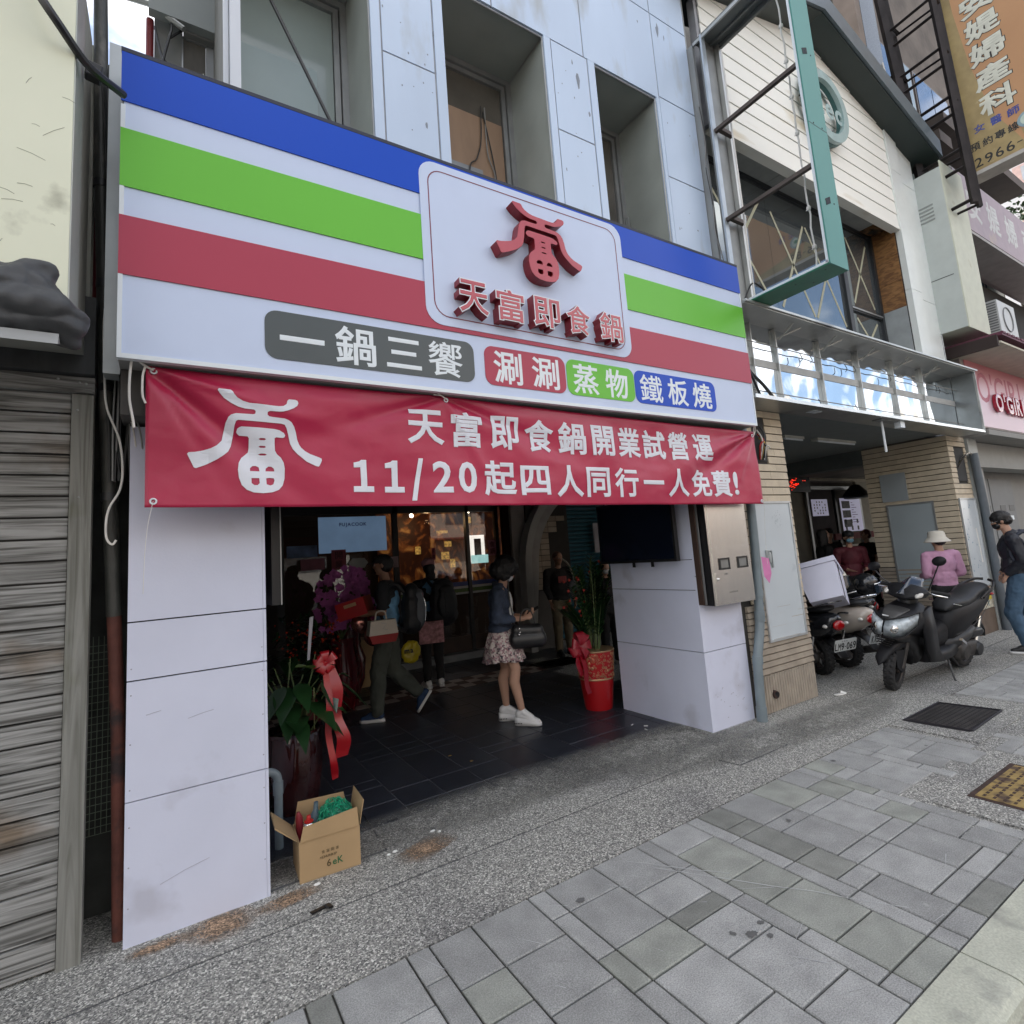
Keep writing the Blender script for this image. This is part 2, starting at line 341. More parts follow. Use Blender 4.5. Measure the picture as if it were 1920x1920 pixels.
for i,(x,y,rx,ry,rt,mt) in enumerate(((.22,3.12,.09,.07,.1,rust),(-.02,3.14,.08,.03,0,rust),(.52,3.12,.10,.03,.2,rust),(1.25,3.12,.10,.05,.4,rust),(3.55,3.0,.5,.16,0,grime),(4.1,2.82,.5,.14,0,grime),(5.0,2.75,.55,.16,0,grime),(2.2,3.42,1.3,.18,0,grime),(3.4,3.35,.8,.2,0,grime))):
    MB().grid(lambda u,v: (x+rx*1.9*(2*u-1)*math.cos(rt)-ry*1.9*(2*v-1)*math.sin(rt), y+rx*1.9*(2*u-1)*math.sin(rt)+ry*1.9*(2*v-1)*math.cos(rt), .0022+.0007*i),1,1).build('stain', mt, apron)
# pavers: 30 cm module, strips running away from the houses, each strip cut to its own lengths
PM = {}
def paver_mesh(w, l, key, mat, t=.03, ch=.0045, mod=1):
    k = (round(w,3), round(l,3), key)
    if k not in PM:
        mb = MB(); x, y = w/2, l/2
        lo = [(-x,-y,-t),(x,-y,-t),(x,y,-t),(-x,y,-t)]; mi = [(a,b,-ch) for a,b,_ in lo]; hi = [(a*(1-2*ch/w),b*(1-2*ch/l),0) for a,b,_ in lo]
        mb.loft([lo,mi,hi]); PM[k] = mb.mesh('paver', mat)
    return PM[k]
# rectangles where a manhole and its aggregate collar interrupt the pavers
COLLARS = [(5.02,1.78,6.22,2.386),(3.78,1.13,4.86,1.62)]
rnd = random.Random(11)
def lay(parent, x0, x1, y0, y1, strips, lens, mats, gap=.009, name='paver', z=0, tilt=.002, skip=COLLARS, seed=3):
    rnd = random.Random(seed); x = x0; i = 0
    while x < x1-.02:
        w = strips[i % len(strips)]; i += 1
        w = min(w, x1-x); L = lens(rnd, w); y = y1; j = 0; dark = None
        while y > y0+.012:
            l = min(L[j % len(L)], y-y0); j += 1
            if y-y0-l < .05: l = y-y0
            cx, cy = x+w/2, y-l/2
            if not any(min(cx+w/2,c)-max(cx-w/2,a) > .02 and min(cy+l/2,d)-max(cy-l/2,b) > .02 for a,b,c,d in skip):
                key = mats(rnd, x, cy, w)
                me = paver_mesh(w-gap, l-gap, key, {'a':paver_m,'d':paver_dark,'m':paver_moss,'t':floor_tile}[key])
                o = link(name, me, parent, loc=(cx, cy, z+rnd.uniform(-.0012,.0012))); o.rotation_euler = (rnd.uniform(-tilt,tilt), rnd.uniform(-tilt,tilt), rnd.uniform(-.003,.003))
            y -= l
        x += w
def plens(r, w):
    if w > .25: return r.choice(([.3],[.2,.3],[.3,.1],[.3,.2,.1,.2]))
    if w > .15: return r.choice(([.3],[.2],[.3,.2],[.2,.1,.3]))
    return r.choice(([.2],[.3],[.2,.3]))
def pmat(r, x, y, w):
    if 2.6 < x < 2.8: return 'd' if y > 1.65 else 'a'
    if 2.2 < x < 2.3 and y < 2.1: return 'm'
    if .95 < x < 1.1 and y > 2.0: return 'd'
    return r.choices('adm', (.86,.05,.09))[0]
lay(footpath, -1.06, 2.24, 1.078, 2.384, [.3,.1,.2,.3,.1,.3,.2,.1,.3,.1,.2,.3,.1,.3,.3], plens, pmat)
lay(footpath, 2.24, 12.04, 1.078, 2.384, [.3,.1,.2,.3,.3,.2,.1,.2,.3,.1,.2,.3,.1], plens, pmat, seed=8)
MB().box(4.8,1.55,-.05,6.45,2.383,-.010).box(3.5,1.08,-.05,5.15,1.85,-.0101).build('aggregate_collar', terrazzo, footpath)
MB().box(5.02,1.78,-.04,6.22,2.384,-.001).box(3.78,1.13,-.04,4.86,1.62,-.001).build('aggregate_collar', terrazzo, footpath)
# chewing gum spots, chips and scuffs on the pavers
gum = M('old_gum', (.12,.12,.118), .85); chalk = M('scratch_mark', (.46,.47,.48), .9)
for i,(x,y,r) in enumerate(((1.62,2.21,.022),(2.98,2.02,.017),(3.98,2.29,.017),(2.02,1.60,.026),(2.07,1.55,.016),(1.965,1.65,.014),(2.11,1.62,.016),(.86,1.66,.01),(4.7,2.0,.012),(3.6,2.72,.012))):
    stain('gum_spot', gum, x, y, r, r*.7, footpath, rot=i, z=.0035, seed=i)
rs = random.Random(5)
for i in range(30):
    x, y = rs.uniform(.7,4.6), rs.uniform(1.12,2.33); l = rs.choice((.03,.05,.12,.22)); a = rs.uniform(-1.2,.4); w = rs.uniform(.0008,.0018)
    dx, dy = math.cos(a)*l/2, math.sin(a)*l/2; nx, ny = -math.sin(a)*w, math.cos(a)*w
    MB().poly([(x-dx,y-dy,.0032),(x+dx+nx,y+dy+ny,.0032),(x+dx-nx,y+dy-ny,.0032)]).build('scratch', chalk, footpath)
for (xa,ya,xb,yb) in ((2.06,2.18,2.66,1.30),(2.0,2.3,2.3,1.9)):
    pts = [(xa+(xb-xa)*k/6+rs.uniform(-.012,.012), ya+(yb-ya)*k/6+rs.uniform(-.012,.012), .0036) for k in range(7)]
    MB().tube(pts, .0013, 4).build('scratch', chalk, footpath)
# kerb: cast stones with a rounded front edge
kerb_prof = [(.872,-.13),(.872,-.045),(.880,-.018),(.900,-.003),(.925,.0015),(1.072,.0015),(1.072,-.13)]
kerb = thing('kerb', 'pale concrete kerb along the gutter at the footpath edge', 'kerb', (0,0,0))
kx = [-2.0,-.9,.2,1.33,2.53,3.7,4.9,6.1,7.3,8.5,9.7,10.9,12.1]
for a, b in zip(kx, kx[1:]):
    MB().prism([(y,z) for y,z in kerb_prof], 'x', a+.004, b-.004).build('kerb_stone', concrete, kerb)
box('gutter', M('gutter_concrete', (.30,.31,.29), .85, var=.15, bump=.3), -12,.55,-.14,40,.871,-.122, kind='structure')
# manhole covers and the little service covers
iron = M('cast_iron_cover', (.028,.026,.030), .55, .5, var=.2, bump=.3)
mh = thing('manhole_cover', 'dark cast iron cover with raised block pattern near the scooter', 'manhole cover', (5.58,2.13,0))
MB().prism([(5.25,1.90),(5.96,1.92),(5.98,1.95),(5.90,2.36),(5.87,2.37),(5.22,2.36),(5.19,2.33),(5.22,1.91)], 'z', -.02, .001).build('plate', iron, mh, bevel=.004)
rim = MB().tube([(5.25,1.90,.003),(5.97,1.93,.003),(5.90,2.36,.003),(5.20,2.35,.003),(5.25,1.90,.003)], .008, 6).build('rim', iron, mh)
mb = MB()
for i in range(17):
    for j in range(11):
        x, y = 5.265+i*.0385+(j%2)*.012, 1.935+j*.037
        if x < 5.90-(y-1.93)*.1: mb.box(x,y,0,x+.027,y+.024,.005)
mb.build('raised_blocks', M('worn_iron_blocks',(.075,.07,.068),.5,.4,var=.3), mh, kind='stuff')
ylw = M('worn_yellow_cover', (.33,.23,.08), .7, .1, var=.3, scale=16, bump=.3, dirt=(.09,.055,.035), dscale=9, dcut=.50)
rusty = M('rusty_iron', (.06,.035,.028), .8, .2, var=.3, scale=20, bump=.4)
mh = thing('manhole_cover', 'worn yellow and rusty slotted cover at the right edge by the kerb', 'manhole cover', (4.35,1.38,0))
box('frame', rusty, 4.0,1.22,-.02,4.72,1.53,.002, mh, bevel=.004)
box('plate', ylw, 4.03,1.25,-.01,4.69,1.50,.005, mh, bevel=.002)
mb = MB()
for i in range(13):
    for j in range(5):
        mb.box(4.05+i*.049,1.27+j*.047,.004,4.05+i*.049+.03,1.27+j*.047+.014,.0065)
mb.build('slots', rusty, mh, kind='stuff')
sv = thing('service_cover', 'washed aggregate service cover with thin dark edge beside the drain slot', 'service cover', (3.72,2.8,0))
mb = MB()
for a, b in (((3.42,2.885),(3.46,2.67)),((3.46,2.67),(4.05,2.675)),((4.05,2.675),(4.02,2.885))): mb.tube([(*a,.0005),(*b,.0005)], .0045, 4)
mb.build('edge', dark_frame, sv)
sv = thing('service_cover', 'dark-edged paving cover beside the cardboard box', 'service cover', (.9,3.45,0))
mb = MB()
for a, b in (((1.09,3.80),(1.06,3.255)),((1.06,3.255),(.45,3.26))): mb.tube([(*a,.001),(*b,.001)], .006, 4)
mb.build('edge', dark_frame, sv)
# litter
for i,(x,y,s) in enumerate(((1.05,3.19,.012),(1.09,3.20,.016),(1.35,3.27,.02),(1.38,3.24,.012),(.66,3.16,.018))):
    o = MB().ball((x,y,.004),(s,s*.6,.006),8).build('chip', M('white_crumb',(.75,.75,.73),.8)); tag(o, 'small white crumbs of rubble on the aggregate near the box', 'rubble crumb', 'crumbs by the cardboard box')
for i,(x,y) in enumerate(((3.57,3.86),(3.56,3.68),(3.63,3.75))):
    o = MB().obox((x,y,.004),(.035,.008,.005),(0,0,i+.4)).build('cigarette_end', MATS['white_crumb']); tag(o, 'white cigarette end on the ground by the right white pillar', 'cigarette end', 'cigarette ends by the pillar')
o = MB().obox((5.60,3.07,.012),(.12,.03,.012),(0,.1,-.1)).obox((5.66,3.06,.02),(.04,.05,.02),(.3,.3,.5)).build('paper_scrap', MATS['white_crumb']); tag(o, 'crumpled white paper strip on the pavement before the brick pillar', 'litter')
o = MB().obox((.62,2.93,.008),(.09,.02,.006),(0,.1,.3)).obox((.66,2.92,.012),(.03,.03,.008),(.2,.3,.5)).build('plastic_scrap', black); tag(o, 'black plastic scrap lying on the drain slot', 'litter')
for i,(x,y,r) in enumerate(((1.98,4.35,.018),(2.06,4.12,.016),(.86,3.33,.02),(1.18,3.42,.012))):
    o = MB().ball((x,y,.003),(r,r*.7,.004),8).build('dry_leaf', M('dry_leaf',(.16,.10,.03) if i<2 else (.16,.10,.03),.8)); tag(o, 'tiny dry leaf on the dark tiled floor of the arcade', 'leaf', 'dry leaves on the floor')
# ---------------------------------------------------------------- arcade floor
arc = sheet('arcade_floor', floor_joint, .44,3.556,4.46,8.12,-.004,.06)
def tl(r, w): return r.choice(([.6],[.3,.6],[.6,.3],[.15,.6,.3],[.6,.15]))
def tmat(r, x, y, w): return 't'
lay(arc, .44, 5.04, 3.56, 6.42, [.3,.3,.31,.3], lambda r,w: r.choice(([.15,.6,.3],[.3,.15,.15,.6],[.45,.15,.3],[.15,.3,.6])), tmat, gap=.0035, name='floor_tile', skip=[], tilt=.0008, seed=2)
lay(arc, .44, 5.6, 6.96, 8.1, [.3], lambda r,w: [.3,.6], tmat, gap=.0035, name='floor_tile', skip=[], tilt=.0008, seed=4)
cream_t = M('cream_checker_tile', (.42,.36,.32), .5, rand=.1); brown_t = M('brown_checker_tile', (.085,.04,.032), .5, rand=.15)
ca = MB().box(-.083,-.083,-.02,.083,.083,0).mesh('tile', cream_t); cb = MB().box(-.083,-.083,-.02,.083,.083,0).mesh('tile', brown_t)
for i in range(28):
    for j in range(3):
        link('checker_tile', ca if (i+j)%2 == 0 and j < 3 else cb, arc, loc=(.55+i*.17, 6.515+j*.17, .0))
# grey raised step before the shop window
box('shop_step', M('grey_step_stone', (.20,.21,.215), .6, var=.1), .44,8.12,-.06,5.04,8.6,.10, kind='structure')
# ================================================================ the new restaurant: building
def board(x0,y0,z0,x1,y1,z1,parent,name='board',mat=None): return box(name, mat or white_panel, x0,y0,z0,x1,y1,z1, parent, bevel=.0025)
core = M('dark_core', (.05,.05,.05), .9)
pl = thing('clad_pillar', 'pillar clad in white boards left of the restaurant entrance', 'pillar', (.145,3.5,0))
box('core', core, -.145,3.235,.0,.432,4.28,2.36, pl)
for a, b in ((0,.606),(.611,1.141),(1.148,1.413),(1.420,2.372)):
    board(-.157,3.218,a,.432,3.234,b, pl); board(.433,3.2165,a,.447,4.28,b, pl)
for z0,x0,x1,t in ((.22,-.02,.18,.05),(.98,-.08,-.02,.01),(.93,.09,.2,.02)):
    MB().tube([(x0,3.2165,z0),((x0+x1)/2,3.2165,z0+t*.6),(x1,3.2165,z0+t)], .0009, 4).build('scuff', M('grey_scuff',(.36,.36,.42),.8), pl)
mb = MB()
for z in (.16,.33,.5,.66,.86,1.08,1.2): mb.ball((-.14,3.2175,z),(.0035,.001,.0035),8).ball((.425,3.2175,z+.02),(.0035,.001,.0035),8)
mb.build('screw_heads', MATS['grey_scuff'], pl)
pr = thing('clad_pillar', 'pillar clad in white boards with screen and meter cabinet, right of the entrance', 'pillar', (4.15,3.5,0))
box('core', core, 3.885,3.232,0,4.43,4.27,2.36, pr)
for a, b in ((0,.655),(.661,1.182),(1.188,1.447),(1.453,2.372)):
    board(3.870,3.230,a,3.884,4.283,b, pr)
for a, b in ((0,.655),(.661,1.30),(1.306,2.372)):
    board(3.868,3.214,a,4.443,3.229,b, pr)
rs = random.Random(3); mb = MB()
for i in range(16): mb.ball((rs.uniform(3.95,4.4),3.2135,rs.uniform(.08,.34)),(rs.uniform(.004,.012),.001,.003),6)
mb.build('scuff', MATS['grey_scuff'], pr)
# building above (one thing)
bd = thing('shop_building', 'pale blue metal clad building above the striped restaurant sign', 'building', (2.5,3.6,0))
YF = 3.22
WIN = [(.36,1.175),(1.742,2.715),(3.287,4.10)]
ZT, ZB = 6.02, 3.6
def fpanel(x0,z0,x1,z1,y=YF): 
    return box('facade_panel', facade_paint, x0+.007,y,z0+.007,x1-.007,y+.03,z1-.007, bd, bevel=.005)
wall = MB().box(.33,3.2265,ZT+.01,4.66,3.5,14)
for x0,x1 in ((1.175,1.742),(2.715,3.287),(4.10,4.66),(.30,.36)): wall.box(x0+.012,3.2265,2.9,x1-.012,3.5,ZT+.012)
wall.box(.33,3.501,ZT+.3,4.66,13.9,13.99)  # unseen upper block, its height shaped to keep the street in shade
wall.build('wall', seam, bd)
for x0,x1 in ((1.175,1.742),(2.715,3.287)):
    for z0,z1 in ((3.9,5.16),(5.16,ZT),):
        fpanel(x0+.075,z0,x1-.085,z1)
    box('trim_strip', facade_paint, x0,YF-.004,3.9,x0+.068,YF+.035,ZT, bd, bevel=.003); box('trim_strip', facade_paint, x1-.078,YF-.004,3.9,x1,YF+.035,ZT, bd, bevel=.003)
for z0,z1 in ((3.9,5.18),(5.18,6.05),(6.05,7.0),(7.0,7.95),(7.95,8.9)):
    fpanel(4.145,z0,4.69,z1)
box('trim_strip', facade_paint, 4.10,YF-.004,3.9,4.142,YF+.035,ZT, bd, bevel=.003)
for x0,x1 in ((.33,1.175),(1.175,2.2),(2.2,3.165),(3.165,4.145)):
    for z0,z1 in ((ZT,7.0),(7.0,7.95),(7.95,8.9),(8.9,9.85)): fpanel(x0,z0,x1,z1)
box('white_post', M('white_post_paint', (.62,.66,.72), .4, var=.06, scale=4, stretch=(1,1,.2)), .298,3.19,3.9,.356,3.26,9, bd, bevel=.003)
box('white_post', MATS['white_post_paint'], .268,3.23,3.9,.292,3.27,9, bd, bevel=.002)
# peeled paint flakes
rs = random.Random(8)
def flake(cx, cz, w, h, s):
    r = random.Random(s); pts = [(cx+w*(.6+.5*r.random())*math.cos(t), YF-.0012, cz+h*(.5+.6*r.random())*math.sin(t)) for t in [2*math.pi*k/11 for k in range(11)]]
    MB().poly(pts).build('paint_flake', facade_peel, bd)
for i,(x,z,w,h) in enumerate(((3.07,5.75,.022,.09),(4.24,6.85,.025,.09),(4.33,6.8,.008,.04),(1.27,5.72,.02,.02),(3.17,5.45,.015,.03),(1.56,4.7,.01,.03),(3.02,5.9,.008,.03),(1.66,5.5,.012,.025),(3.95,6.8,.01,.02),(4.5,4.7,.012,.012),(1.3,5.6,.02,.01))): flake(x,z,w,h,i)
for i in range(26): flake(rs.choice((rs.uniform(1.25,1.65),rs.uniform(2.8,3.2),rs.uniform(4.2,4.6))), rs.uniform(4.6,5.9), .006, rs.uniform(.004,.02), 50+i)
glass_dim = M('dim_window_glass', (.30,.36,.35), .12, var=.1, scale=1.2, spec=.8)
glass_room = M('dusty_clear_glass', (.11,.10,.085), .08, var=.3, scale=2, spec=.9)
for wi,(x0,x1) in enumerate(WIN):
    w = MB(); d = 3.80
    for a in (x0,): w.box(x0-.008,3.256,ZB,x0,d,ZT)
    w.box(x1,3.256,ZB,x1+.008,d,ZT).box(x0,3.256,ZT,x1,d,ZT+.008)
    win = w.build('window', dark_reveal, bd)
    e = MB().tube([(x1-.006,3.235,ZB),(x1-.006,3.235,ZT-.01)],.007,6).tube([(x0,3.24,ZT-.008),(x1,3.24,ZT-.008)],.009,6).tube([(x1-.008,d-.02,ZT-.01),(x1-.004,3.24,ZT-.01)],.006,4); e.build('reveal_trim', frame_alu, win)
    f = MB(); 
    f.box(x0,d-.04,ZB,x0+.05,d+.02,ZT).box(x1-.05,d-.04,ZB,x1,d+.02,ZT).box(x0+.05,d-.04,ZT-.05,x1-.05,d+.02,ZT)
    f.box(x1-.10,d-.02,ZB,x1-.058,d+.03,ZT-.055).box(x0+.058,d-.02,ZT-.10,x1-.10,d+.03,ZT-.056); f.build('frame', frame_alu, win, bevel=.003)
    box('pane', glass_dim if wi == 0 else glass_room, x0+.055,d+.005,ZB,x1-.105,d+.012,ZT-.102, win)
    if wi == 0:
        box('frosted_film', M('frosted_film',(.34,.43,.44),.3,var=.03), x0+.06,d,ZB,x1-.23,d+.004,5.36, win)
    if wi == 1:
        box('board_behind', M('raw_plywood', (.30,.20,.13), .7, var=.12, scale=2, stretch=(4,4,1)), x0+.06,d-.002,4.0,x1-.11,d+.004,5.55, win)
        box('grey_sheet', M('grey_sheet', (.24,.26,.28), .5), x0+.07,d-.006,4.0,x1-.35,d-.003,5.02, win)
        for k, pts in enumerate(([(2.38,d-.02,5.65),(2.36,d-.02,5.3),(2.30,d-.02,5.1),(2.22,d-.02,4.95),(2.2,d-.02,4.2)],[(2.42,d-.02,5.65),(2.42,d-.02,5.2),(2.48,d-.02,5.0),(2.44,d-.02,4.75),(2.2,d-.02,4.72),(1.98,d-.02,4.8),(1.95,d-.02,5.1),(2.0,d-.02,5.2)],[(2.4,d-.02,5.6),(2.5,d-.02,4.9),(2.46,d-.02,4.3)])):
            wire('loose_wire', grey_wire if k == 1 else dark_wire, pts, .006, win)
    if wi == 2:
        MB().box(x1-.04,d-.08,4.85,x1-.015,d-.05,5.02).ball((x1-.027,d-.07,5.02),.012,8).build('stay_latch', frame_alu, win)
box('room_behind_windows', M('dark_room',(.05,.05,.047),.9), .34,4.4,3.5,4.66,4.45,6.4, bd)
wire('black_stay_wire', black, [(.42,2.98,5.5),(.66,2.97,4.62),(.73,2.96,4.28)], .011, bd) if False else None
st = tube('stay_rod', black, [(.37,3.5,5.9),(.835,3.05,4.30)], .011); tag(st, 'thin black steel rod bracing the top of the striped sign', 'stay rod')
# right edge: grey return strip with loose wires
box('return_strip', M('grey_cement_strip', (.26,.275,.28), .6, var=.1, scale=3, bump=.1), 4.70,3.16,3.8,4.735,3.3,6.85, bd)
box('return_strip', MATS['grey_cement_strip'], 4.692,3.23,3.8,4.72,3.5,14, bd)
for k, off in enumerate((0,.02)):
    wire('loose_wire', dark_wire if k else grey_wire, [(4.66+off,3.15,6.1),(4.70+off,3.15,5.7),(4.66,3.15,5.4),(4.70,3.15,5.0),(4.68+off,3.15,4.7),(4.74,3.14,4.4)], .004, bd)
# ceiling and beams of the arcade
cw = M('arcade_ceiling', (.16,.16,.165), .8)
box('arcade_ceiling', cw, -.2,3.3,2.75,5.46,8.7,2.85, bd)
box('front_beam', M('brown_grey_beam', (.09,.085,.08), .8, var=.15), -.19,3.06,2.39,4.45,3.30,2.61, bd)
box('side_wall', M('dim_wall', (.12,.11,.115), .8), -.2,4.281,0,.30,8.6,2.75, bd)
box('slab', core, -.2,3.31,2.86,4.66,13,3.0, bd); box('back_wall', core, .33,13.0,2.86,4.66,13.2,14, bd); box('left_wall', M('grey_side_wall',(.22,.22,.21),.8), .30,3.51,4.3,.33,13.2,14, bd)
# ================================================================ the striped sign
sg = thing('shop_sign', 'big lightbox sign with blue, green and red stripes and red raised lettering', 'sign', (2.2,2.9,2.6))
SX0,SX1,SZ0,SZ1,SY = -.197,4.560,2.610,4.172,2.9
box('sign_box', M('sign_box_grey',(.30,.30,.29),.6,var=.1), SX0+.004,SY+.006,SZ0+.002,SX1-.004,3.205,SZ1-.002, sg)
box('face', sign_white, SX0+.012,SY,SZ0+.012,SX1-.012,SY+.005,SZ1-.012, sg)
e = MB().box(SX0,SY-.006,SZ0,SX1,SY+.03,SZ0+.022).box(SX0,SY-.006,SZ0+.022,SX0+.018,SY+.03,SZ1-.3).box(SX1-.012,SY-.006,SZ0+.022,SX1,SY+.03,SZ1-.02).build('edge_trim', edge_white, sg)
box('top_trim', M('navy_top_trim',(.012,.016,.035),.5), SX0-.002,SY-.008,SZ1-.018,SX1+.002,3.2,SZ1+.004, sg)
PX0,PX1 = 1.355,3.026
def stripe(z0,z1,m):
    box('stripe', m, SX0,SY-.0075,z0,1.50,SY-.001,z1, sg); box('stripe', m, 2.9,SY-.0075,z0,SX1-.001,SY-.001,z1, sg)
    box('stripe', m, 1.50,SY-.0074,z0,2.9,SY-.0012,z1, sg) 
stripe(3.890,4.152,sign_blue); stripe(3.449,3.747,sign_green); stripe(3.010,3.302,sign_red)
MB().prism(rrect(1.325,3.038,3.042,4.135,.11), 'y', SY-.0115, SY-.0076).build('panel', sign_white, sg)
def ring2(x0,z0,x1,z1,r,w,ya,yb,name,m):
    a = rrect(x0,z0,x1,z1,r); b = rrect(x0+w,z0+w,x1-w,z1-w,r-w); mb = MB(); n = len(a)
    Va = [mb.b.verts.new((p[0],ya,p[1])) for p in a]; Vb = [mb.b.verts.new((p[0],ya,p[1])) for p in b]
    for i in range(n): mb.b.faces.new((Va[i],Va[(i+1)%n],Vb[(i+1)%n],Vb[i]))
    mb.build(name, m, sg)
ring2(1.380,3.092,2.982,4.085,.10,.0075,SY-.0125,0,'red_outline', M('outline_red',(.20,.03,.06),.4))
# logo: outlines traced as the emblem is drawn, unit box (0..1 wide, 0..1 high)
LG_A = [(.213,1.),(.296,.998),(.31,.985),(.322,.955),(.345,.925),(.385,.898),(.43,.883),(.50,.879),(.62,.872),(.655,.872),(.69,.88),(.715,.905),(.722,.94),(.735,.957),(.785,.957),(.803,.948),(.809,.925),(.80,.895),(.77,.865),(.73,.84),(.69,.822),(.66,.817),(.585,.818),(.568,.808),(.566,.78),(.58,.766),(.60,.762),(.70,.755),(.73,.742),(.755,.72),(.775,.68),(.79,.62),(.80,.55),(.815,.50),(.83,.47),(.86,.435),(.90,.405),(.975,.372),(.993,.36),(.995,.34),(.975,.285),(.965,.275),(.945,.28),(.87,.325),(.80,.40),(.765,.45),(.742,.51),(.728,.60),(.715,.66),(.70,.695),(.67,.703),(.55,.706),(.35,.712),(.335,.70),(.325,.66),(.315,.55),(.30,.46),(.28,.405),(.245,.365),(.20,.325),(.12,.27),(.06,.238),(.045,.245),(.02,.315),(.0,.37),(.01,.385),(.05,.39),(.10,.405),(.16,.43),(.20,.46),(.235,.51),(.25,.60),(.262,.68),(.28,.735),(.30,.76),(.335,.775),(.46,.775),(.475,.782),(.478,.808),(.465,.822),(.40,.826),(.35,.842),(.30,.872),(.25,.915),(.222,.955),(.205,.985)]
LG_B = [(.375,.652),(.50,.650),(.62,.645),(.66,.637),(.695,.612),(.705,.59),(.70,.57),(.685,.562),(.635,.565),(.622,.555),(.622,.50),(.625,.43),(.64,.395),(.67,.36),(.69,.31),(.698,.25),(.695,.15),(.68,.08),(.65,.035),(.60,.01),(.53,.0),(.46,.008),(.41,.035),(.375,.08),(.355,.15),(.348,.23),(.355,.30),(.375,.35),(.405,.385),(.425,.41),(.43,.45),(.43,.545),(.42,.562),(.36,.568),(.345,.585),(.338,.60),(.345,.63),(.36,.645)]
LG_H = [[(.50,.54),(.515,.55),(.545,.55),(.558,.54),(.545,.53),(.515,.53)],[(.502,.467),(.515,.476),(.548,.475),(.558,.464),(.545,.456),(.515,.457)],[(.498,.392),(.52,.402),(.55,.401),(.565,.39),(.55,.382),(.515,.382)],
 [(.435,.22),(.437,.25),(.455,.272),(.48,.275),(.502,.262),(.507,.22)],[(.552,.222),(.555,.25),(.575,.272),(.597,.27),(.615,.252),(.62,.222)],[(.445,.15),(.503,.15),(.505,.10),(.49,.08),(.465,.08),(.445,.1)],[(.555,.15),(.58,.155),(.612,.152),(.618,.13),(.608,.09),(.585,.078),(.557,.09)]]
def logo2d(bold=0.):
    """filled outline with holes, as vertex list + faces, through a 2D curve"""
    c = bpy.data.curves.new('l','CURVE'); c.dimensions = '2D'; c.fill_mode = 'BOTH'; c.offset = bold
    for pts in (LG_A, LG_B, *LG_H):
        s = c.splines.new('POLY'); s.points.add(len(pts)-1); s.use_cyclic_u = True
        for p, q in zip(s.points, pts): p.co = (q[0], q[1], 0, 1)
    return c
def logo(mb, x0,z0,x1,z1, y0, ext=0.):
    c = logo2d(); c.extrude = ext/2; o = bpy.data.objects.new('l', c); me = evaluated(o); bpy.data.objects.remove(o)
    vs_ = [mb.b.verts.new((x0+(x1-x0)*v.co.x, y0-(v.co.z+ext/2 if ext else 0), z0+(z1-z0)*v.co.y)) for v in me.vertices]
    for p in me.polygons:
        try: mb.b.faces.new([vs_[i] for i in p.vertices])
        except ValueError: pass
mb = MB(); logo(mb, 1.815,3.455,2.545,3.985, SY-.012, .075); mb.build('emblem_side', red_side, sg)
mb = MB(); logo(mb, 1.815,3.455,2.545,3.985, SY-.0895); mb.build('emblem', red_letter, sg)
for ch,a,b,c,d in (('天',1.504,1.732,3.106,3.336),('富',1.778,2.005,3.105,3.331),('即',2.064,2.304,3.112,3.335),('食',2.345,2.577,3.108,3.332),('鍋',2.655,2.893,3.105,3.335)):
    a+=.004; r = (a,c,b,d); kw = dict(org=(0,SY-.012,0))
    mb = MB(); char(mb, ch, r, bold=.040, ext=.075, lift=.075, **kw); lt = mb.build('raised_letter', red_side, sg)
    mb = MB(); char(mb, ch, r, bold=.040, lift=.0765, **kw); mb.build('white_outline', edge_white, lt)
    mb = MB(); w = .0035; g0 = gbox(glyph(ch,.040)[0]); g1 = gbox(glyph(ch,.012)[0]); k = (b-a)/(g0[2]-g0[0]); kz = (d-c)/(g0[3]-g0[1])
    char(mb, ch, (a+(g1[0]-g0[0])*k, c+(g1[1]-g0[1])*kz, b+(g1[2]-g0[2])*k, d+(g1[3]-g0[3])*kz), bold=.012, lift=.078, **kw); mb.build('red_face', red_letter, lt)
for x0,x1,m in ((.418,1.638,sign_grey),(1.715,2.368,sign_red),(2.381,3.037,sign_green),(3.045,4.007,sign_blue)):
    MB().prism(rrect(x0,2.694,x1,2.956,.062), 'y', SY-.004, SY-.0008).build('lozenge', m, sg)
for ch,a,b,c,d in (('一',.488,.718,2.797,2.829),('鍋',.771,1.003,2.710,2.935),('三',1.062,1.28,2.727,2.911),('饗',1.323,1.557,2.710,2.932),('涮',1.777,2.003,2.710,2.934),('涮',2.077,2.312,2.710,2.934),('蒸',2.431,2.676,2.708,2.934),('物',2.739,2.969,2.708,2.934),('鐵',3.097,3.349,2.708,2.934),('板',3.407,3.654,2.708,2.934),('燒',3.707,3.953,2.708,2.934)):
    mb = MB(); char(mb, ch, (a,c,b,d), org=(0,SY-.0048,0), bold=.024 if ch not in '饗鐵' else .014); mb.build('letter', edge_white, sg)
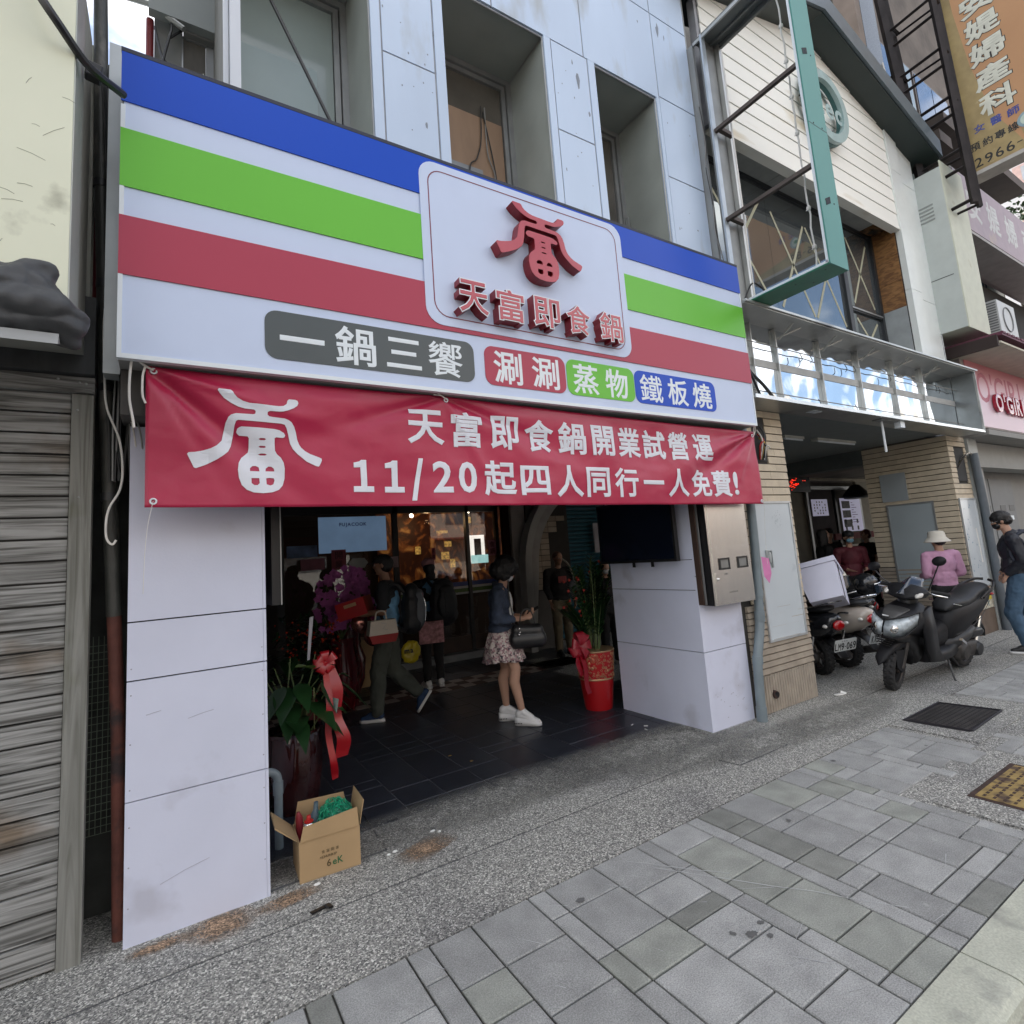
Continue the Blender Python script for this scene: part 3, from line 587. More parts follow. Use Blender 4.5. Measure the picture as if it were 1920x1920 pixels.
# ================================================================ the banner
BX0,BX1,BY = -.088,4.60,2.965
def btop(x): return 2.607-.035*max(0,(x-1.4)/3.2)**1.0 - .012*math.sin(max(0,min(1,(x-BX0)/1.53))*math.pi) - .010*math.sin(max(0,min(1,(x-1.44)/3.1))*math.pi)
def bbot(x): return 1.938-.038*(x-BX0)/4.69
def fold(x, z):
    y = 0
    for cx, cz, ax, az, wd, am in ((BX0,2.60,.62,-.55,.055,.055),(BX0,2.60,.25,-.42,.03,.020),(BX0,2.60,.8,-.22,.03,-.022),(1.44,2.60,.9,-.30,.045,.032),(1.44,2.60,-.8,-.28,.05,.030),(1.44,2.60,.3,-.5,.04,-.018),(BX1,2.56,-.8,-.42,.05,.055),(BX1,2.56,-.8,-.25,.04,-.03),(BX1,2.56,-.35,-.5,.03,-.012),(BX1,2.56,-.9,-.12,.03,.01)):
        L = math.hypot(ax,az); ux, uz = ax/L, az/L; s = (x-cx)*ux+(z-cz)*uz; d = -(x-cx)*uz+(z-cz)*ux
        if s > 0: y += am*math.exp(-(d/(wd*(.25+s*1.5)))**2)*min(1,s/.12)*math.exp(-s/(L*.9))
    n = noise.noise(Vector((x*1.7,z*2.6,0)))*.022 + noise.noise(Vector((x*4+9,z*5,3)))*.007 + noise.noise(Vector((x*11,z*16,5)))*.0022
    return BY + y + n*min(1,(2.6-z)/.1+.2)
ban = thing('banner', 'long red cloth banner with white opening text tied below the sign', 'banner', (2.2,2.96,2.2))
mb = MB(); NX, NZ = 260, 44
fr = mb.b
V = [[fr.verts.new((x, fold(x,z)+o, z)) for z in [bbot(x)+(btop(x)-bbot(x))*j/NZ for j in range(NZ+1)]] for x in [BX0+(BX1-BX0)*i/NX for i in range(NX+1)] for o in (0,)]
for i in range(NX):
    for j in range(NZ): fr.faces.new((V[i][j],V[i+1][j],V[i+1][j+1],V[i][j+1]))
cloth = mb.build('cloth', banner_red, ban, smooth=2)
md = cloth.modifiers.new('thick','SOLIDIFY'); md.thickness = .002; md.offset = 1
def drape(mb):
    b = mb.b; bmesh.ops.remove_doubles(b, verts=b.verts, dist=1e-5); xs = [v.co.x for v in b.verts]; zs = [v.co.z for v in b.verts]
    for ax, lo, hi, st in ((0,min(xs),max(xs),(BX1-BX0)/NX*2),(2,min(zs),max(zs),.03)):
        t = lo+st*.5
        while t < hi:
            co = [0,0,0]; co[ax] = t; no = [0,0,0]; no[ax] = 1
            bmesh.ops.bisect_plane(b, geom=b.verts[:]+b.edges[:]+b.faces[:], plane_co=co, plane_no=no); t += st
    for v in b.verts: v.co.y = fold(v.co.x, v.co.z)-.0045+v.co.y
for ch,a,b,c,d in (('天',1.192,1.435,2.298,2.511),('富',1.481,1.698,2.291,2.514),('即',1.76,1.976,2.287,2.510),('食',2.03,2.268,2.283,2.507),('鍋',2.307,2.551,2.278,2.508),('開',2.608,2.831,2.276,2.504),('業',2.87,3.109,2.275,2.505),('試',3.138,3.392,2.272,2.502),('營',3.424,3.657,2.271,2.503),('運',3.719,3.974,2.272,2.502),
    ('1',.865,.98,2.008,2.190),('1',1.043,1.162,2.006,2.191),('/',1.203,1.284,1.958,2.210),('2',1.341,1.474,2.005,2.197),('0',1.516,1.643,2.003,2.200),('起',1.692,1.937,1.985,2.212),('四',1.971,2.202,1.987,2.186),('人',2.256,2.498,1.973,2.198),('同',2.529,2.753,1.972,2.188),('行',2.802,3.036,1.970,2.192),('一',3.09,3.324,2.068,2.100),('人',3.376,3.619,1.969,2.197),('免',3.655,3.898,1.969,2.195),('費',3.922,4.174,1.966,2.197),('!',4.206,4.268,1.982,2.189)):
    mb = MB(); char(mb, ch, (a,c,b,d), bold=.024); drape(mb); mb.build('letter', print_white, ban)
mb = MB(); logo(mb, .078,2.003,.703,2.520, 0); drape(mb); mb.build('emblem', print_white, ban)
def eyelet(x, z):
    y = fold(x,z)-.004; n = 14
    pts = [(x+.012*math.cos(2*math.pi*k/n), y, z+.012*math.sin(2*math.pi*k/n)) for k in range(n+1)]
    MB().tube(pts, .0042, 6, False).build('eyelet', edge_white, ban, smooth=True)
for x, z in ((-.058,2.585),(-.055,1.965),(1.455,2.582),(4.575,2.535),(4.575,1.925)): eyelet(x, z)
for pts, r in (([(-.058,2.955,2.585),(-.09,2.95,2.60),(-.13,2.94,2.625),(-.145,2.94,2.60),(-.15,2.94,2.45),(-.135,2.94,2.34),(-.13,2.94,2.30)],.0055),([(-.09,2.95,2.60),(-.10,2.945,2.55),(-.10,2.945,2.46),(-.088,2.945,2.42)],.005),([(1.455,2.95,2.582),(1.40,2.94,2.61),(1.35,2.92,2.62)],.003),([(1.455,2.95,2.582),(1.42,2.94,2.60),(1.36,2.93,2.60)],.003),([(4.575,2.95,2.535),(4.56,2.94,2.58),(4.55,2.92,2.62)],.005),([(4.575,2.95,2.535),(4.585,2.94,2.58),(4.56,2.92,2.615)],.004),
    ([(-.055,2.95,1.965),(-.075,2.95,1.85),(-.085,2.96,1.72),(-.09,2.97,1.55)],.0012),([(4.575,2.95,1.925),(4.60,2.96,1.86),(4.62,3.0,1.6),(4.63,3.02,1.35)],.0012)):
    wire('tie_cord', white_cord, pts, r, ban)
# ================================================================ stainless meter cabinet, screens, pipes
cb_ = thing('meter_cabinet', 'stainless steel meter cabinet with two small windows on the right white pillar', 'cabinet', (4.2,3.15,1.05))
box('body', black, 3.925,3.092,1.05,4.478,3.211,2.2, cb_, bevel=.003)
box('front_frame', steel, 3.921,3.084,1.048,4.482,3.093,2.2, cb_, bevel=.002)
box('upper_door', steel, 3.95,3.079,1.560,4.462,3.085,2.18, cb_, bevel=.002)
box('lower_door', steel, 3.95,3.079,1.072,4.462,3.085,1.535, cb_, bevel=.002)
for x0,x1 in ((4.025,4.165),(4.28,4.42)):
    mb = MB(); mb.box(x0,3.070,1.345,x1,3.079,1.36).box(x0,3.070,1.43,x1,3.079,1.445).box(x0,3.070,1.36,x0+.015,3.079,1.43).box(x1-.015,3.070,1.36,x1,3.079,1.43); wf = mb.build('window_frame', black, cb_)
    box('pane', M('meter_glass',(.22,.22,.21),.1,spec=.8), x0+.015,3.075,1.36,x1-.015,3.0785,1.43, wf)
for z in (2.02,1.25): MB().box(3.955,3.068,z,3.985,3.079,z+.07).ball((3.975,3.066,z+.02),.012,8).build('latch', steel, cb_)
mb = MB(); line_text(mb, '12.04234-00', 4.12, 1.14, .016, (0,3.0785,0), bold=.0, lift=.001); line_text(mb, '1280-', 4.08, 1.30, .014, (0,3.0785,0), lift=.001); mb.build('stamped_text', M('stamp_ink',(.16,.16,.15),.6), cb_)
box('conduit', M('dark_brown_channel',(.05,.028,.02),.6), 3.872,3.16,1.06,3.888,3.212,2.4, cb_); box('conduit', frame_alu, 3.895,3.15,1.06,3.905,3.212,2.4, cb_)
dp = thing('drainpipe', 'grey plastic drainpipe with an elbow beside the right white pillar', 'drainpipe', (4.45,3.13,0))
tube('pipe', pvc, catmull([(4.70,3.14,3.2),(4.66,3.14,1.7),(4.605,3.14,1.05),(4.585,3.14,.84),(4.50,3.13,.62),(4.462,3.13,.50),(4.44,3.13,.25),(4.425,3.13,.0)],6), .041, dp, seg=16)
for a,b in (((4.594,3.14,.93),(4.587,3.14,.84)),((4.470,3.13,.55),(4.463,3.13,.48)),((4.432,3.13,.12),(4.425,3.13,.0)),((4.615,3.14,1.12),(4.606,3.14,1.06))): tube('collar', pvc, [a,b], .046, dp, seg=16)
def screen(name, label, x, y0, y1, z0, z1, face):
    t = thing(name, label, 'screen', (x,(y0+y1)/2,z0)); th = .045*face
    box('housing', black, min(x,x+th),y0,z0,max(x,x+th),y1,z1, t, bevel=.004)
    xf = x+th if face < 0 else x+th
    a, b = (xf-.003, xf-.0005) if face < 0 else (xf+.0005, xf+.003)
    box('display', M('dark_display',(.006,.010,.022),.12,spec=.7,var=.3,scale=2), a,y0+.02,z0+.025,b,y1-.02,z1-.02, t); return t
t = screen('wall_screen', 'large dark flat screen mounted on the inner face of the right white pillar', 3.80, 3.30, 4.29, 1.445, 2.03, -1)
box('wall_bracket', black, 3.80,3.6,1.6,3.868,4.0,1.9, t); box('bracket_foot', black, 3.80,3.62,1.40,3.81,3.65,1.445, t); box('bracket_foot', black, 3.80,3.86,1.40,3.81,3.89,1.445, t)
t = screen('wall_screen', 'dark flat screen seen edge-on behind the left white pillar', .50, 3.36, 4.30, 1.42, 2.03, 1)
box('wall_bracket', black, .448,3.6,1.6,.499,4.0,1.9, t); box('silver_edge', frame_alu, .546,3.352,1.42,.552,3.362,2.03, t)
# elbow pipe behind left pillar
ep = thing('drain_elbow', 'short grey drain elbow behind the left white pillar by the cardboard box', 'pipe', (.55,3.7,0))
tube('pipe', pvc, catmull([(.448,3.7,.435),(.50,3.7,.438),(.545,3.7,.42),(.565,3.7,.37),(.565,3.7,.2),(.565,3.7,0)],6), .024, ep, seg=14)
tube('collar', pvc, [(.565,3.7,.37),(.565,3.7,.30)], .029, ep, seg=14)
# ================================================================ left neighbour: weathered timber shutter
def wood_mat(name, stops, low, sc_=(2.2,1,55), axis='x'):
    st = sc_ if axis == 'x' else (sc_[2],1,sc_[0])
    return ramp_mat(name, 'noise', stops, 1.0, st, rough=.85, bump=.9, dist=1.6, rnd=True, low=low)
wood_h = wood_mat('weathered_grey_board', [(0,(.03,.027,.023)),(.36,(.09,.088,.082)),(.47,(.21,.21,.20)),(.60,(.33,.33,.32)),(1,(.44,.44,.43))], ((.62,.48,.36),2.4,.57), (1.5,1,34))
wood_v = wood_mat('weathered_grey_post', [(0,(.08,.075,.06)),(.40,(.15,.15,.13)),(.55,(.22,.22,.20)),(1,(.32,.32,.29))], ((.60,.62,.40),1.6,.55), (1.2,1,26), 'z')
tw = thing('timber_shutter', 'weathered grey timber wall of horizontal boards at the left edge', 'timber wall', (-.8,3.25,0))
rs = random.Random(4)
for i in range(26):
    z1 = 2.519-i*.0993; z0 = max(.012, z1-.0900)
    if z1 < .03: break
    box('board', wood_h, -1.9,3.246+rs.uniform(-.002,.003),z0,-.393,3.27,z1-rs.uniform(0,.001), tw, bevel=.003)
box('backing', black, -1.9,3.272,0,-.33,3.3,2.52, tw)
box('post', wood_v, -.389,3.229,0,-.305,3.30,2.520, tw, bevel=.005)
box('header', wood_h, -1.9,3.222,2.525,-.302,3.30,2.605, tw, bevel=.004)
box('header', wood_h, -1.9,3.214,2.525,-.31,3.221,2.556, tw, bevel=.002)
MB().ball((-.36,3.222,2.575),(.006,.004,.006),8).ball((-.335,3.22,2.57),(.007,.004,.007),8).ball((-.365,3.227,2.44),(.006,.004,.006),8).ball((-.352,3.227,2.02),(.005,.004,.005),8).ball((-.44,3.219,2.585),(.006,.004,.006),8).build('screw_heads', frame_alu, tw)
box('dark_board', M('dark_stained_board',(.045,.048,.05),.8,var=.3,stretch=(3,3,1)), -1.9,3.18,2.609,-.30,3.31,3.0, tw)
# beige sign box above
bs = thing('blank_sign', 'blank beige signboard with scratched face above the timber wall', 'sign', (-.9,2.7,2.7))
beige = M('yellowed_acrylic', (.72,.74,.58), .35, var=.05, scale=1.5, dirt=(.36,.36,.27), dscale=3.5, dcut=.64, coat=.1)
box('face', beige, -1.9,2.600,2.66,-.336,2.612,4.42, bs)
box('side_panel', M('glossy_side_panel',(.60,.62,.58),.12,spec=1.,var=.03), -.342,2.613,2.70,-.332,2.845,4.42, bs)
box('box', M('sign_box_dull',(.30,.30,.27),.6), -1.9,2.613,2.70,-.343,3.2,4.41, bs)
box('top_flashing', M('weathered_flashing',(.33,.30,.20),.7,var=.2), -1.9,2.59,4.32,-.34,2.599,4.36, bs)
sc1 = M('hair_scratch',(.22,.22,.17),.7)
mb = MB()
for i in range(13):
    x, z = rs.uniform(-.62,-.37), rs.uniform(2.9,4.1); l = rs.uniform(.01,.09); a = rs.choice((rs.uniform(-.4,.2),rs.uniform(.6,1.2)))
    mb.tube([(x,2.5995,z),(x+l*.5*math.cos(a),2.5995,z+l*.5*math.sin(a)+.004),(x+l*math.cos(a),2.5995,z+l*math.sin(a))], .0008, 4)
mb.build('scratches', sc1, bs, kind='stuff')
# upper neighbour wall behind
lb = thing('left_house', 'pale concrete upper wall of the low house behind the beige sign', 'building', (-3,4,0))
box('wall', M('pale_render',(.42,.43,.38),.8,var=.1,dirt=(.2,.2,.17)), -8,3.32,0,-.34,3.6,4.5, lb)
box('wall', MATS['pale_render'], -8,2.9,4.46,-.62,3.3,12, lb); box('wall', MATS['pale_render'], -8,3.6,0,-.55,9,4.5, lb); 
# folded tarpaulin awning
def blob(mb_fn, name, mat, vox, parent=None, disp=0, dfreq=8, smooth=6, off=None, **k):
    mb = MB(); mb_fn(mb); me = bpy.data.meshes.new('raw'); mb.b.to_mesh(me); mb.b.free()
    return remeshed(me, name, mat, vox, parent, disp, dfreq, smooth, off, **k)
def remeshed(me, name, mat, vox, parent=None, disp=0, dfreq=8, smooth=6, off=None, **k):
    o = bpy.data.objects.new('raw', me)
    m = o.modifiers.new('r','REMESH'); m.mode = 'VOXEL'; m.voxel_size = vox; m.use_smooth_shade = True
    if smooth: s = o.modifiers.new('s','SMOOTH'); s.iterations = smooth; s.factor = .5
    r = evaluated(o)
    bpy.data.objects.remove(o); bpy.data.meshes.remove(me)
    if disp:
        N_ = [v.normal.copy() for v in r.vertices]
        for v, n in zip(r.vertices, N_):
            p = v.co*dfreq; a = noise.noise(p)+.5*noise.noise(p*2.3+Vector((5,1,2)))
            v.co += n*disp*a
    off = off if off is not None else (wloc(parent) if parent else None)
    if off is not None: r.transform(Matrix.Translation(-Vector(off)))
    r.materials.clear(); r.materials.append(mat)
    r.polygons.foreach_set('use_smooth', [True]*len(r.polygons)); r.update()
    ob = link(name, r, parent); return tag(ob, **{a: b for a, b in k.items()})
tarp_m = M('dark_grey_tarpaulin', (.045,.048,.052), .55, var=.25, scale=5, bump=.3, bscale=25)
tp = thing('folded_awning', 'bundled dark grey tarpaulin awning hanging over the timber wall', 'awning', (-.6,2.45,2.5))
def tarp(mb):
    L = Vector((-1.5,2.46,2.60))
    for a, ra, b, rb in (((-1.5,2.46,2.66),.09,(-.46,2.45,2.67),.085),((-1.5,2.44,2.60),.07,(-.36,2.43,2.60),.075),((-.46,2.45,2.72),.05,(-.40,2.45,2.745),.05),((-.40,2.44,2.68),.06,(-.315,2.44,2.58),.055),((-.9,2.42,2.55),.05,(-.315,2.43,2.535),.055),((-.36,2.44,2.50),.03,(-.30,2.44,2.49),.028)):
        cap(mb, a, ra, b, rb)
def cap(mb, a, ra, b, rb, seg=12):
    a, b = Vector(a), Vector(b); mb.ball(a, ra, seg); mb.ball(b, rb, seg)
    if (b-a).length > 1e-4: mb.tube([a,b], [ra,rb], seg)
    return mb
blob(tarp, 'tarpaulin', tarp_m, .009, tp, disp=.024, dfreq=9.5, smooth=3)
MB().prism([(2.38,2.455),(2.40,2.50),(2.72,2.60),(2.74,2.585)], 'x', -1.5, -.33).build('flap', M('pale_flap',(.33,.34,.34),.7,var=.1), tp)
MB().poly([(-.405,2.385,2.652),(-.392,2.384,2.668),(-.372,2.386,2.664),(-.383,2.384,2.655),(-.395,2.384,2.647)]).build('torn_patch', edge_white, tp)
# pole, cables and gap between the houses
po = thing('service_pole', 'black rusty pole with bundled cables in the gap between the houses', 'pole', (-.2,3.32,0))
tube('pole', M('tarry_pole',(.035,.037,.033),.45,var=.4,scale=9,stretch=(1,1,.4),dirt=(.16,.15,.13),dscale=6,dcut=.60,bump=.3), [(-.335,3.30,5.4),(-.304,3.30,3.823),(-.262,3.30,2.5),(-.243,3.30,2.115),(-.215,3.31,1.45)], .032, po, seg=16)
tube('lower_pole', M('rust_red_pole',(.11,.035,.025),.75,var=.4,scale=8,dirt=(.03,.02,.02),dscale=6,dcut=.5,bump=.3), [(-.215,3.31,1.45),(-.19,3.32,.85),(-.175,3.33,0)], .030, po, seg=16)
for i in range(4): tube('collar', dark_frame, [(-.30+.02*i,3.30,3.7-.55*i),(-.30+.02*i,3.30,3.66-.55*i)], .036, po, seg=16)
rs = random.Random(21)
for k in range(9):
    x = -.27+.012*k; m = (dark_wire, grey_wire, black)[k%3]
    pts = [(x+rs.uniform(-.02,.02)-(.03 if z>4 else 0)+(.0 if z > 3 else .02), 3.255+rs.uniform(-.02,.02), z) for z in (4.35,4.1,3.8,3.4,3.0,2.7,2.4,2.1)]
    wire('cable', m, pts, rs.choice((.004,.005,.007)), po)
wire('cable', white_cord, [(-.255,3.2,3.75),(-.262,3.19,3.5),(-.245,3.19,3.2),(-.268,3.19,2.9),(-.262,3.2,2.6),(-.25,3.2,2.45),(-.20,3.2,2.30),(-.185,3.2,2.15),(-.195,3.2,2.05),(-.232,3.2,1.97),(-.245,3.2,1.90),(-.242,3.2,1.82),(-.22,3.2,1.79),(-.205,3.2,1.81)], .005, po)
wire('cable', grey_wire, [(-.17,3.26,2.5),(-.12,3.2,2.36),(-.10,3.24,2.2)], .004, po); wire('cable', white_cord, [(-.19,3.26,2.5),(-.15,3.2,2.38),(-.125,3.24,2.2)], .004, po)
tube('inner_pipe', M('maroon_pipe',(.10,.01,.015),.5), [(-.315,3.35,3.6),(-.315,3.35,2.6)], .018, po)
box('gap_back', M('dark_gap_wall',(.05,.053,.05),.9,var=.3,dirt=(.1,.1,.09)), -.34,3.62,0,-.145,3.7,4.28, po)  # wall closing the gap, coloured dark with lighter blotches
mesh_ = thing('wire_mesh', 'square wire mesh low in the gap beside the timber wall', 'wire mesh', (-.28,3.5,.4))
mb = MB(); 
for i in range(6): mb.tube([(-.33+.022*i,3.48,.42),(-.33+.022*i,3.48,1.35)], .0016, 4)
for i in range(27): mb.tube([(-.335,3.482,.42+.034*i),(-.215,3.482,.42+.034*i)], .0016, 4)
mb.build('wires', M('green_grey_wire',(.16,.20,.15),.6), mesh_, kind='stuff')
box('sheet_metal', M('dull_grey_metal_strip',(.42,.45,.46),.4,.3,var=.1,scale=4), -.262,3.10,2.60,-.203,3.215,4.36, po)
MB().obox((-.228,3.09,2.63),(.066,.006,.075),(0,.0,.0)).build('torn_flashing', MATS['dull_grey_metal_strip'], po)
# thick black conduit hanging in from upper left
cc = tube('black_conduit', M('glossy_black_hose',(.016,.016,.018),.35,var=.1), catmull([(-.50,2.50,4.08),(-.451,2.50,3.95),(-.378,2.52,3.842),(-.294,2.64,3.80),(-.181,2.80,3.843)],8), .0175); tag(cc, 'thick black hose hanging in at the top left with a blunt end', 'hose')
o = MB().obox((-.29,2.78,3.89),(.06,.05,.075),(0,.1,.1)).build('cable_clamp', black, bevel=.006); tag(o, 'black cable clamp block on the pole under the hose', 'clamp')
# little roof terrace glimpsed above the sign at the left
tr = thing('terrace_shed', 'grey sheet shed with a brown door glimpsed above the left end of the striped sign', 'shed', (0,4.5,4.3))
shed_grey = M('shed_grey_sheet',(.24,.245,.24),.7,var=.06)
box('wall', shed_grey, -.105,4.505,4.3,.085,4.56,6.6, tr); box('wall', M('shed_pale_sheet',(.40,.42,.44),.7), .246,4.505,4.3,.42,4.56,6.6, tr)
box('door', M('brown_door',(.11,.10,.085),.6,var=.1,stretch=(6,1,1)), .088,4.50,4.4,.243,4.515,5.86, tr)
MB().ball((.23,4.49,5.60),.012,8).build('door_knob', chrome, tr)
MB().box(.078,4.49,4.4,.088,4.51,5.87).box(.078,4.49,5.865,.25,4.51,5.88).build('door_frame', frame_alu, tr)
box('cabinet', M('grey_enamel_box',(.33,.36,.36),.5,var=.03), -.14,4.36,5.89,.372,4.435,7.0, tr, bevel=.004)
box('lintel_board', shed_grey, .087,4.44,5.875,.39,4.50,6.3, tr)
tube('rail', frame_alu, [(-.45,4.5,6.02),(-.12,4.42,5.98),(.09,4.36,5.82)], .022, tr)
tube('red_pipe', M('dark_red_pipe',(.20,.02,.025),.5), [(-.132,4.48,4.3),(-.132,4.48,5.90)], .026, tr, seg=12)
for pts in (([(.008,4.40,5.95),(.008,4.38,5.80),(.0,4.35,5.72),(-.03,4.34,5.55),(-.05,4.33,5.42)]),([(.085,4.40,5.85),(.03,4.38,5.76),(.0,4.36,5.70)]),([(-.10,4.42,5.80),(-.06,4.40,5.58),(-.03,4.38,5.5),(.04,4.37,5.40)])): wire('black_cable', black, pts, .009, tr)
box('terrace_floor', core, -.33,3.3,4.2,.33,6,4.28, tr)
# ================================================================ middle building (white lap boards, gable)
sid_m = M('white_lap_board', (.86,.86,.80), .55, var=.04, scale=1.5, stretch=(.4,1,2), dirt=(.64,.58,.44), dscale=1.6, dcut=.62)
greenblack = M('dark_green_fascia', (.022,.034,.032), .45, var=.05); fascia_grey = M('slate_fascia', (.09,.12,.14), .45)
mid = thing('gabled_building', 'white board clad building with dark green gable behind the empty sign frame', 'building', (7,3.3,3))
GA = (7.13,8.26); SL = .287
def gz(x): return GA[1]-SL*abs(x-GA[0])
bx = 6.045
z = bx; nb = 0
while z < 8.3:
    z1 = z+.2065
    xl = 4.95; xr = 9.25
    if z > gz(xl): xl = max(xl, GA[0]-(GA[1]-z)/SL)
    if z > gz(xr): xr = min(xr, GA[0]+(GA[1]-z)/SL)
    if xr > xl+.05: MB().prism([(3.198,z+.004),(3.186,z+.004),(3.196,z1),(3.21,z1)], 'x', xl, xr).build('lap_board', sid_m, mid)
    z = z1
box('backing', seam, 4.9,3.212,bx,9.25,3.30,8.4-.6, mid)
MB().prism([(4.9,7.6),(9.4,7.6),(9.25,gz(9.25)),GA,(4.9,gz(4.9))], 'y', 3.215, 3.30).build('gable_wall', seam, mid)
box('bottom_trim', sid_m, 4.95,3.18,6.0,9.25,3.30,6.044, mid)
for a, b in ((4.4,GA[0]),(GA[0],10.35)):
    za, zb = gz(a), gz(b)
    MB().prism([(a,za),(b,zb),(b,zb+.10),(a,za+.10)], 'y', 2.88, 3.55).build('gable_soffit', greenblack, mid)
    MB().prism([(a,za+.02),(b,zb+.02),(b,zb+.30),(a,za+.30)], 'y', 2.84, 2.878).build('gable_fascia', fascia_grey, mid)
wcol = M('white_aluminium_panel', (.78,.82,.80), .35, .1, var=.03)
for z0,z1 in ((3.85,5.07),(5.07,7.0),(7.0,gz(9.5))):
    box('corner_panel', wcol, 9.255,3.17,z0+.004,9.60,3.25,z1-.002 if z1<7.4 else gz(9.25)+.02, mid, bevel=.004)
for z0,z1 in ((3.85,4.98),(4.98,6.9),(6.9,7.5)): box('corner_panel', wcol, 9.64,3.19,z0+.004,10.10,3.27,z1-.004 if z1<7.4 else gz(9.6)+.02, mid, bevel=.004)
box('corner_post', core, 9.27,3.252,3.0,10.1,3.55,7.5, mid)
box('shiny_edge', chrome, 10.115,3.18,3.85,10.135,3.2,6.6, mid)
soff = M('grey_soffit_panel',(.36,.37,.355),.6)
for i in range(5): box('soffit_panel', soff, 4.9+i*.80,3.30,6.10,4.9+i*.80+.79,3.595,6.12, mid)
box('torn_soffit', M('torn_timber_soffit',(.20,.10,.035),.8,var=.5,scale=9,dirt=(.02,.015,.01),dscale=5,dcut=.48,bump=.5), 8.91,3.30,6.10,9.25,3.595,6.14, mid)
MB().obox((9.05,3.42,6.08),(.20,.13,.012),(.3,.1,.4)).obox((8.98,3.5,6.085),(.16,.08,.01),(-.2,.2,-.3)).build('hanging_splinters', MATS['torn_timber_soffit'], mid)
# shop window wall
gl = M('tinted_shop_glass', (.20,.225,.235), .03, .75, spec=1., var=.1, scale=1)
for x0,x1 in ((4.95,6.45),(6.455,8.17)): box('pane', gl, x0,3.60,3.95,x1,3.61,6.08, mid)
box('pane', gl, 8.27,3.60,4.80,9.17,3.61,6.08, mid); box('pane', gl, 8.27,3.60,3.95,9.17,3.61,4.73, mid)
MB().box(8.17,3.56,3.9,8.27,3.64,6.10).box(9.17,3.56,3.9,9.25,3.64,6.10).box(8.27,3.57,4.73,9.17,3.63,4.80).box(4.9,3.57,6.06,9.25,3.63,6.10).build('window_frame', dark_frame, mid)
box('frame_edge', frame_alu, 8.27,3.555,4.755,9.17,3.568,4.775, mid)
dark_room2 = box('room_behind_glass', M('pale_curtain',(.16,.17,.155),.9,var=.2,scale=2), 4.9,3.9,3.9,9.2,3.95,6.1, mid)
tape = M('masking_tape', (.42,.42,.30), .7, var=.05)
def tape_x(x0,x1,z0,z1):
    for a,b in (((x0,z0),(x1,z1)),((x0,z1),(x1,z0))):
        L = math.hypot(b[0]-a[0],b[1]-a[1]); nx, nz = -(b[1]-a[1])/L*.02, (b[0]-a[0])/L*.02
        MB().poly([(a[0]-nx,3.5975,a[1]-nz),(b[0]-nx,3.5975,b[1]-nz),(b[0]+nx,3.5975,b[1]+nz),(a[0]+nx,3.5975,a[1]+nz)]).build('tape', tape, mid)
tape_x(6.55,7.30,4.45,5.75); tape_x(7.35,8.1,4.45,5.75); tape_x(8.45,9.05,4.88,5.9); tape_x(5.3,6.3,4.5,5.8); tape_x(8.45,9.05,4.05,4.65)
wd = ramp_mat('stained_timber_panel', 'noise', [(0,(.05,.02,.008)),(.42,(.17,.08,.03)),(.55,(.28,.14,.05)),(1,(.36,.20,.09))], 1.0, (1,7,22), rough=.45, bump=.3, dist=1.2)
for z0,z1 in ((4.84,5.25),(5.255,5.66),(5.665,6.10)): box('timber_panel', wd, 9.235,3.262,z0,9.249,3.56,z1, mid)
box('grey_panel', M('grey_composite_panel',(.34,.37,.38),.4), 9.235,3.262,3.85,9.249,3.56,4.835, mid)
box('upper_wall', M('rough_grey_render',(.16,.155,.145),.95,var=.3,scale=4,bump=1.,bscale=6), 4.75,4.2,6.3,10.35,13,11.4, mid)
box('slab', core, 4.7,3.31,3.82,10.3,9,3.9, mid)
# round wall logo, letters on the disc
rl = thing('round_wall_sign', 'round white and grey-green ring sign with relief letters on the white boards', 'sign', (7.35,3.1,7.2))
ringm = M('pale_teal_ring',(.30,.42,.42),.4); ringd = M('dark_teal_side',(.03,.11,.11),.5)
n = 40; cx, cz = 7.28, 7.12
mb = MB(); prev = None
def annulus(mb, cx, cz, r0, r1, y0, y1, n=40):
    A = [[mb.b.verts.new((cx+r*math.cos(2*math.pi*k/n), y, cz+r*1.0*math.sin(2*math.pi*k/n))) for k in range(n)] for r, y in ((r0,y1),(r1,y1),(r1,y0),(r0,y0))]
    for q in range(4):
        a, b = A[q], A[(q+1)%4]
        for k in range(n): mb.b.faces.new((a[k],a[(k+1)%n],b[(k+1)%n],b[k]))
annulus(mb, cx, cz, .38, .50, 3.04, 3.09); mb.build('ring', ringm, rl)
mb = MB(); annulus(mb, cx, cz, .375, .505, 3.09, 3.14); mb.build('ring_side', ringd, rl)
mb = MB(); line_text(mb, 'cec', cx-.26, cz-.14, .30, (0,3.06,0), bold=.03, lift=.0); mb.build('letters', ringm, rl)
MB().tube([(cx-.42,3.15,cz+.05),(cx-.58,3.10,cz-.05)],.015,6).tube([(cx-.2,3.15,cz-.4),(cx+.1,3.08,cz-.3)],.012,6).build('bracket', black, rl)
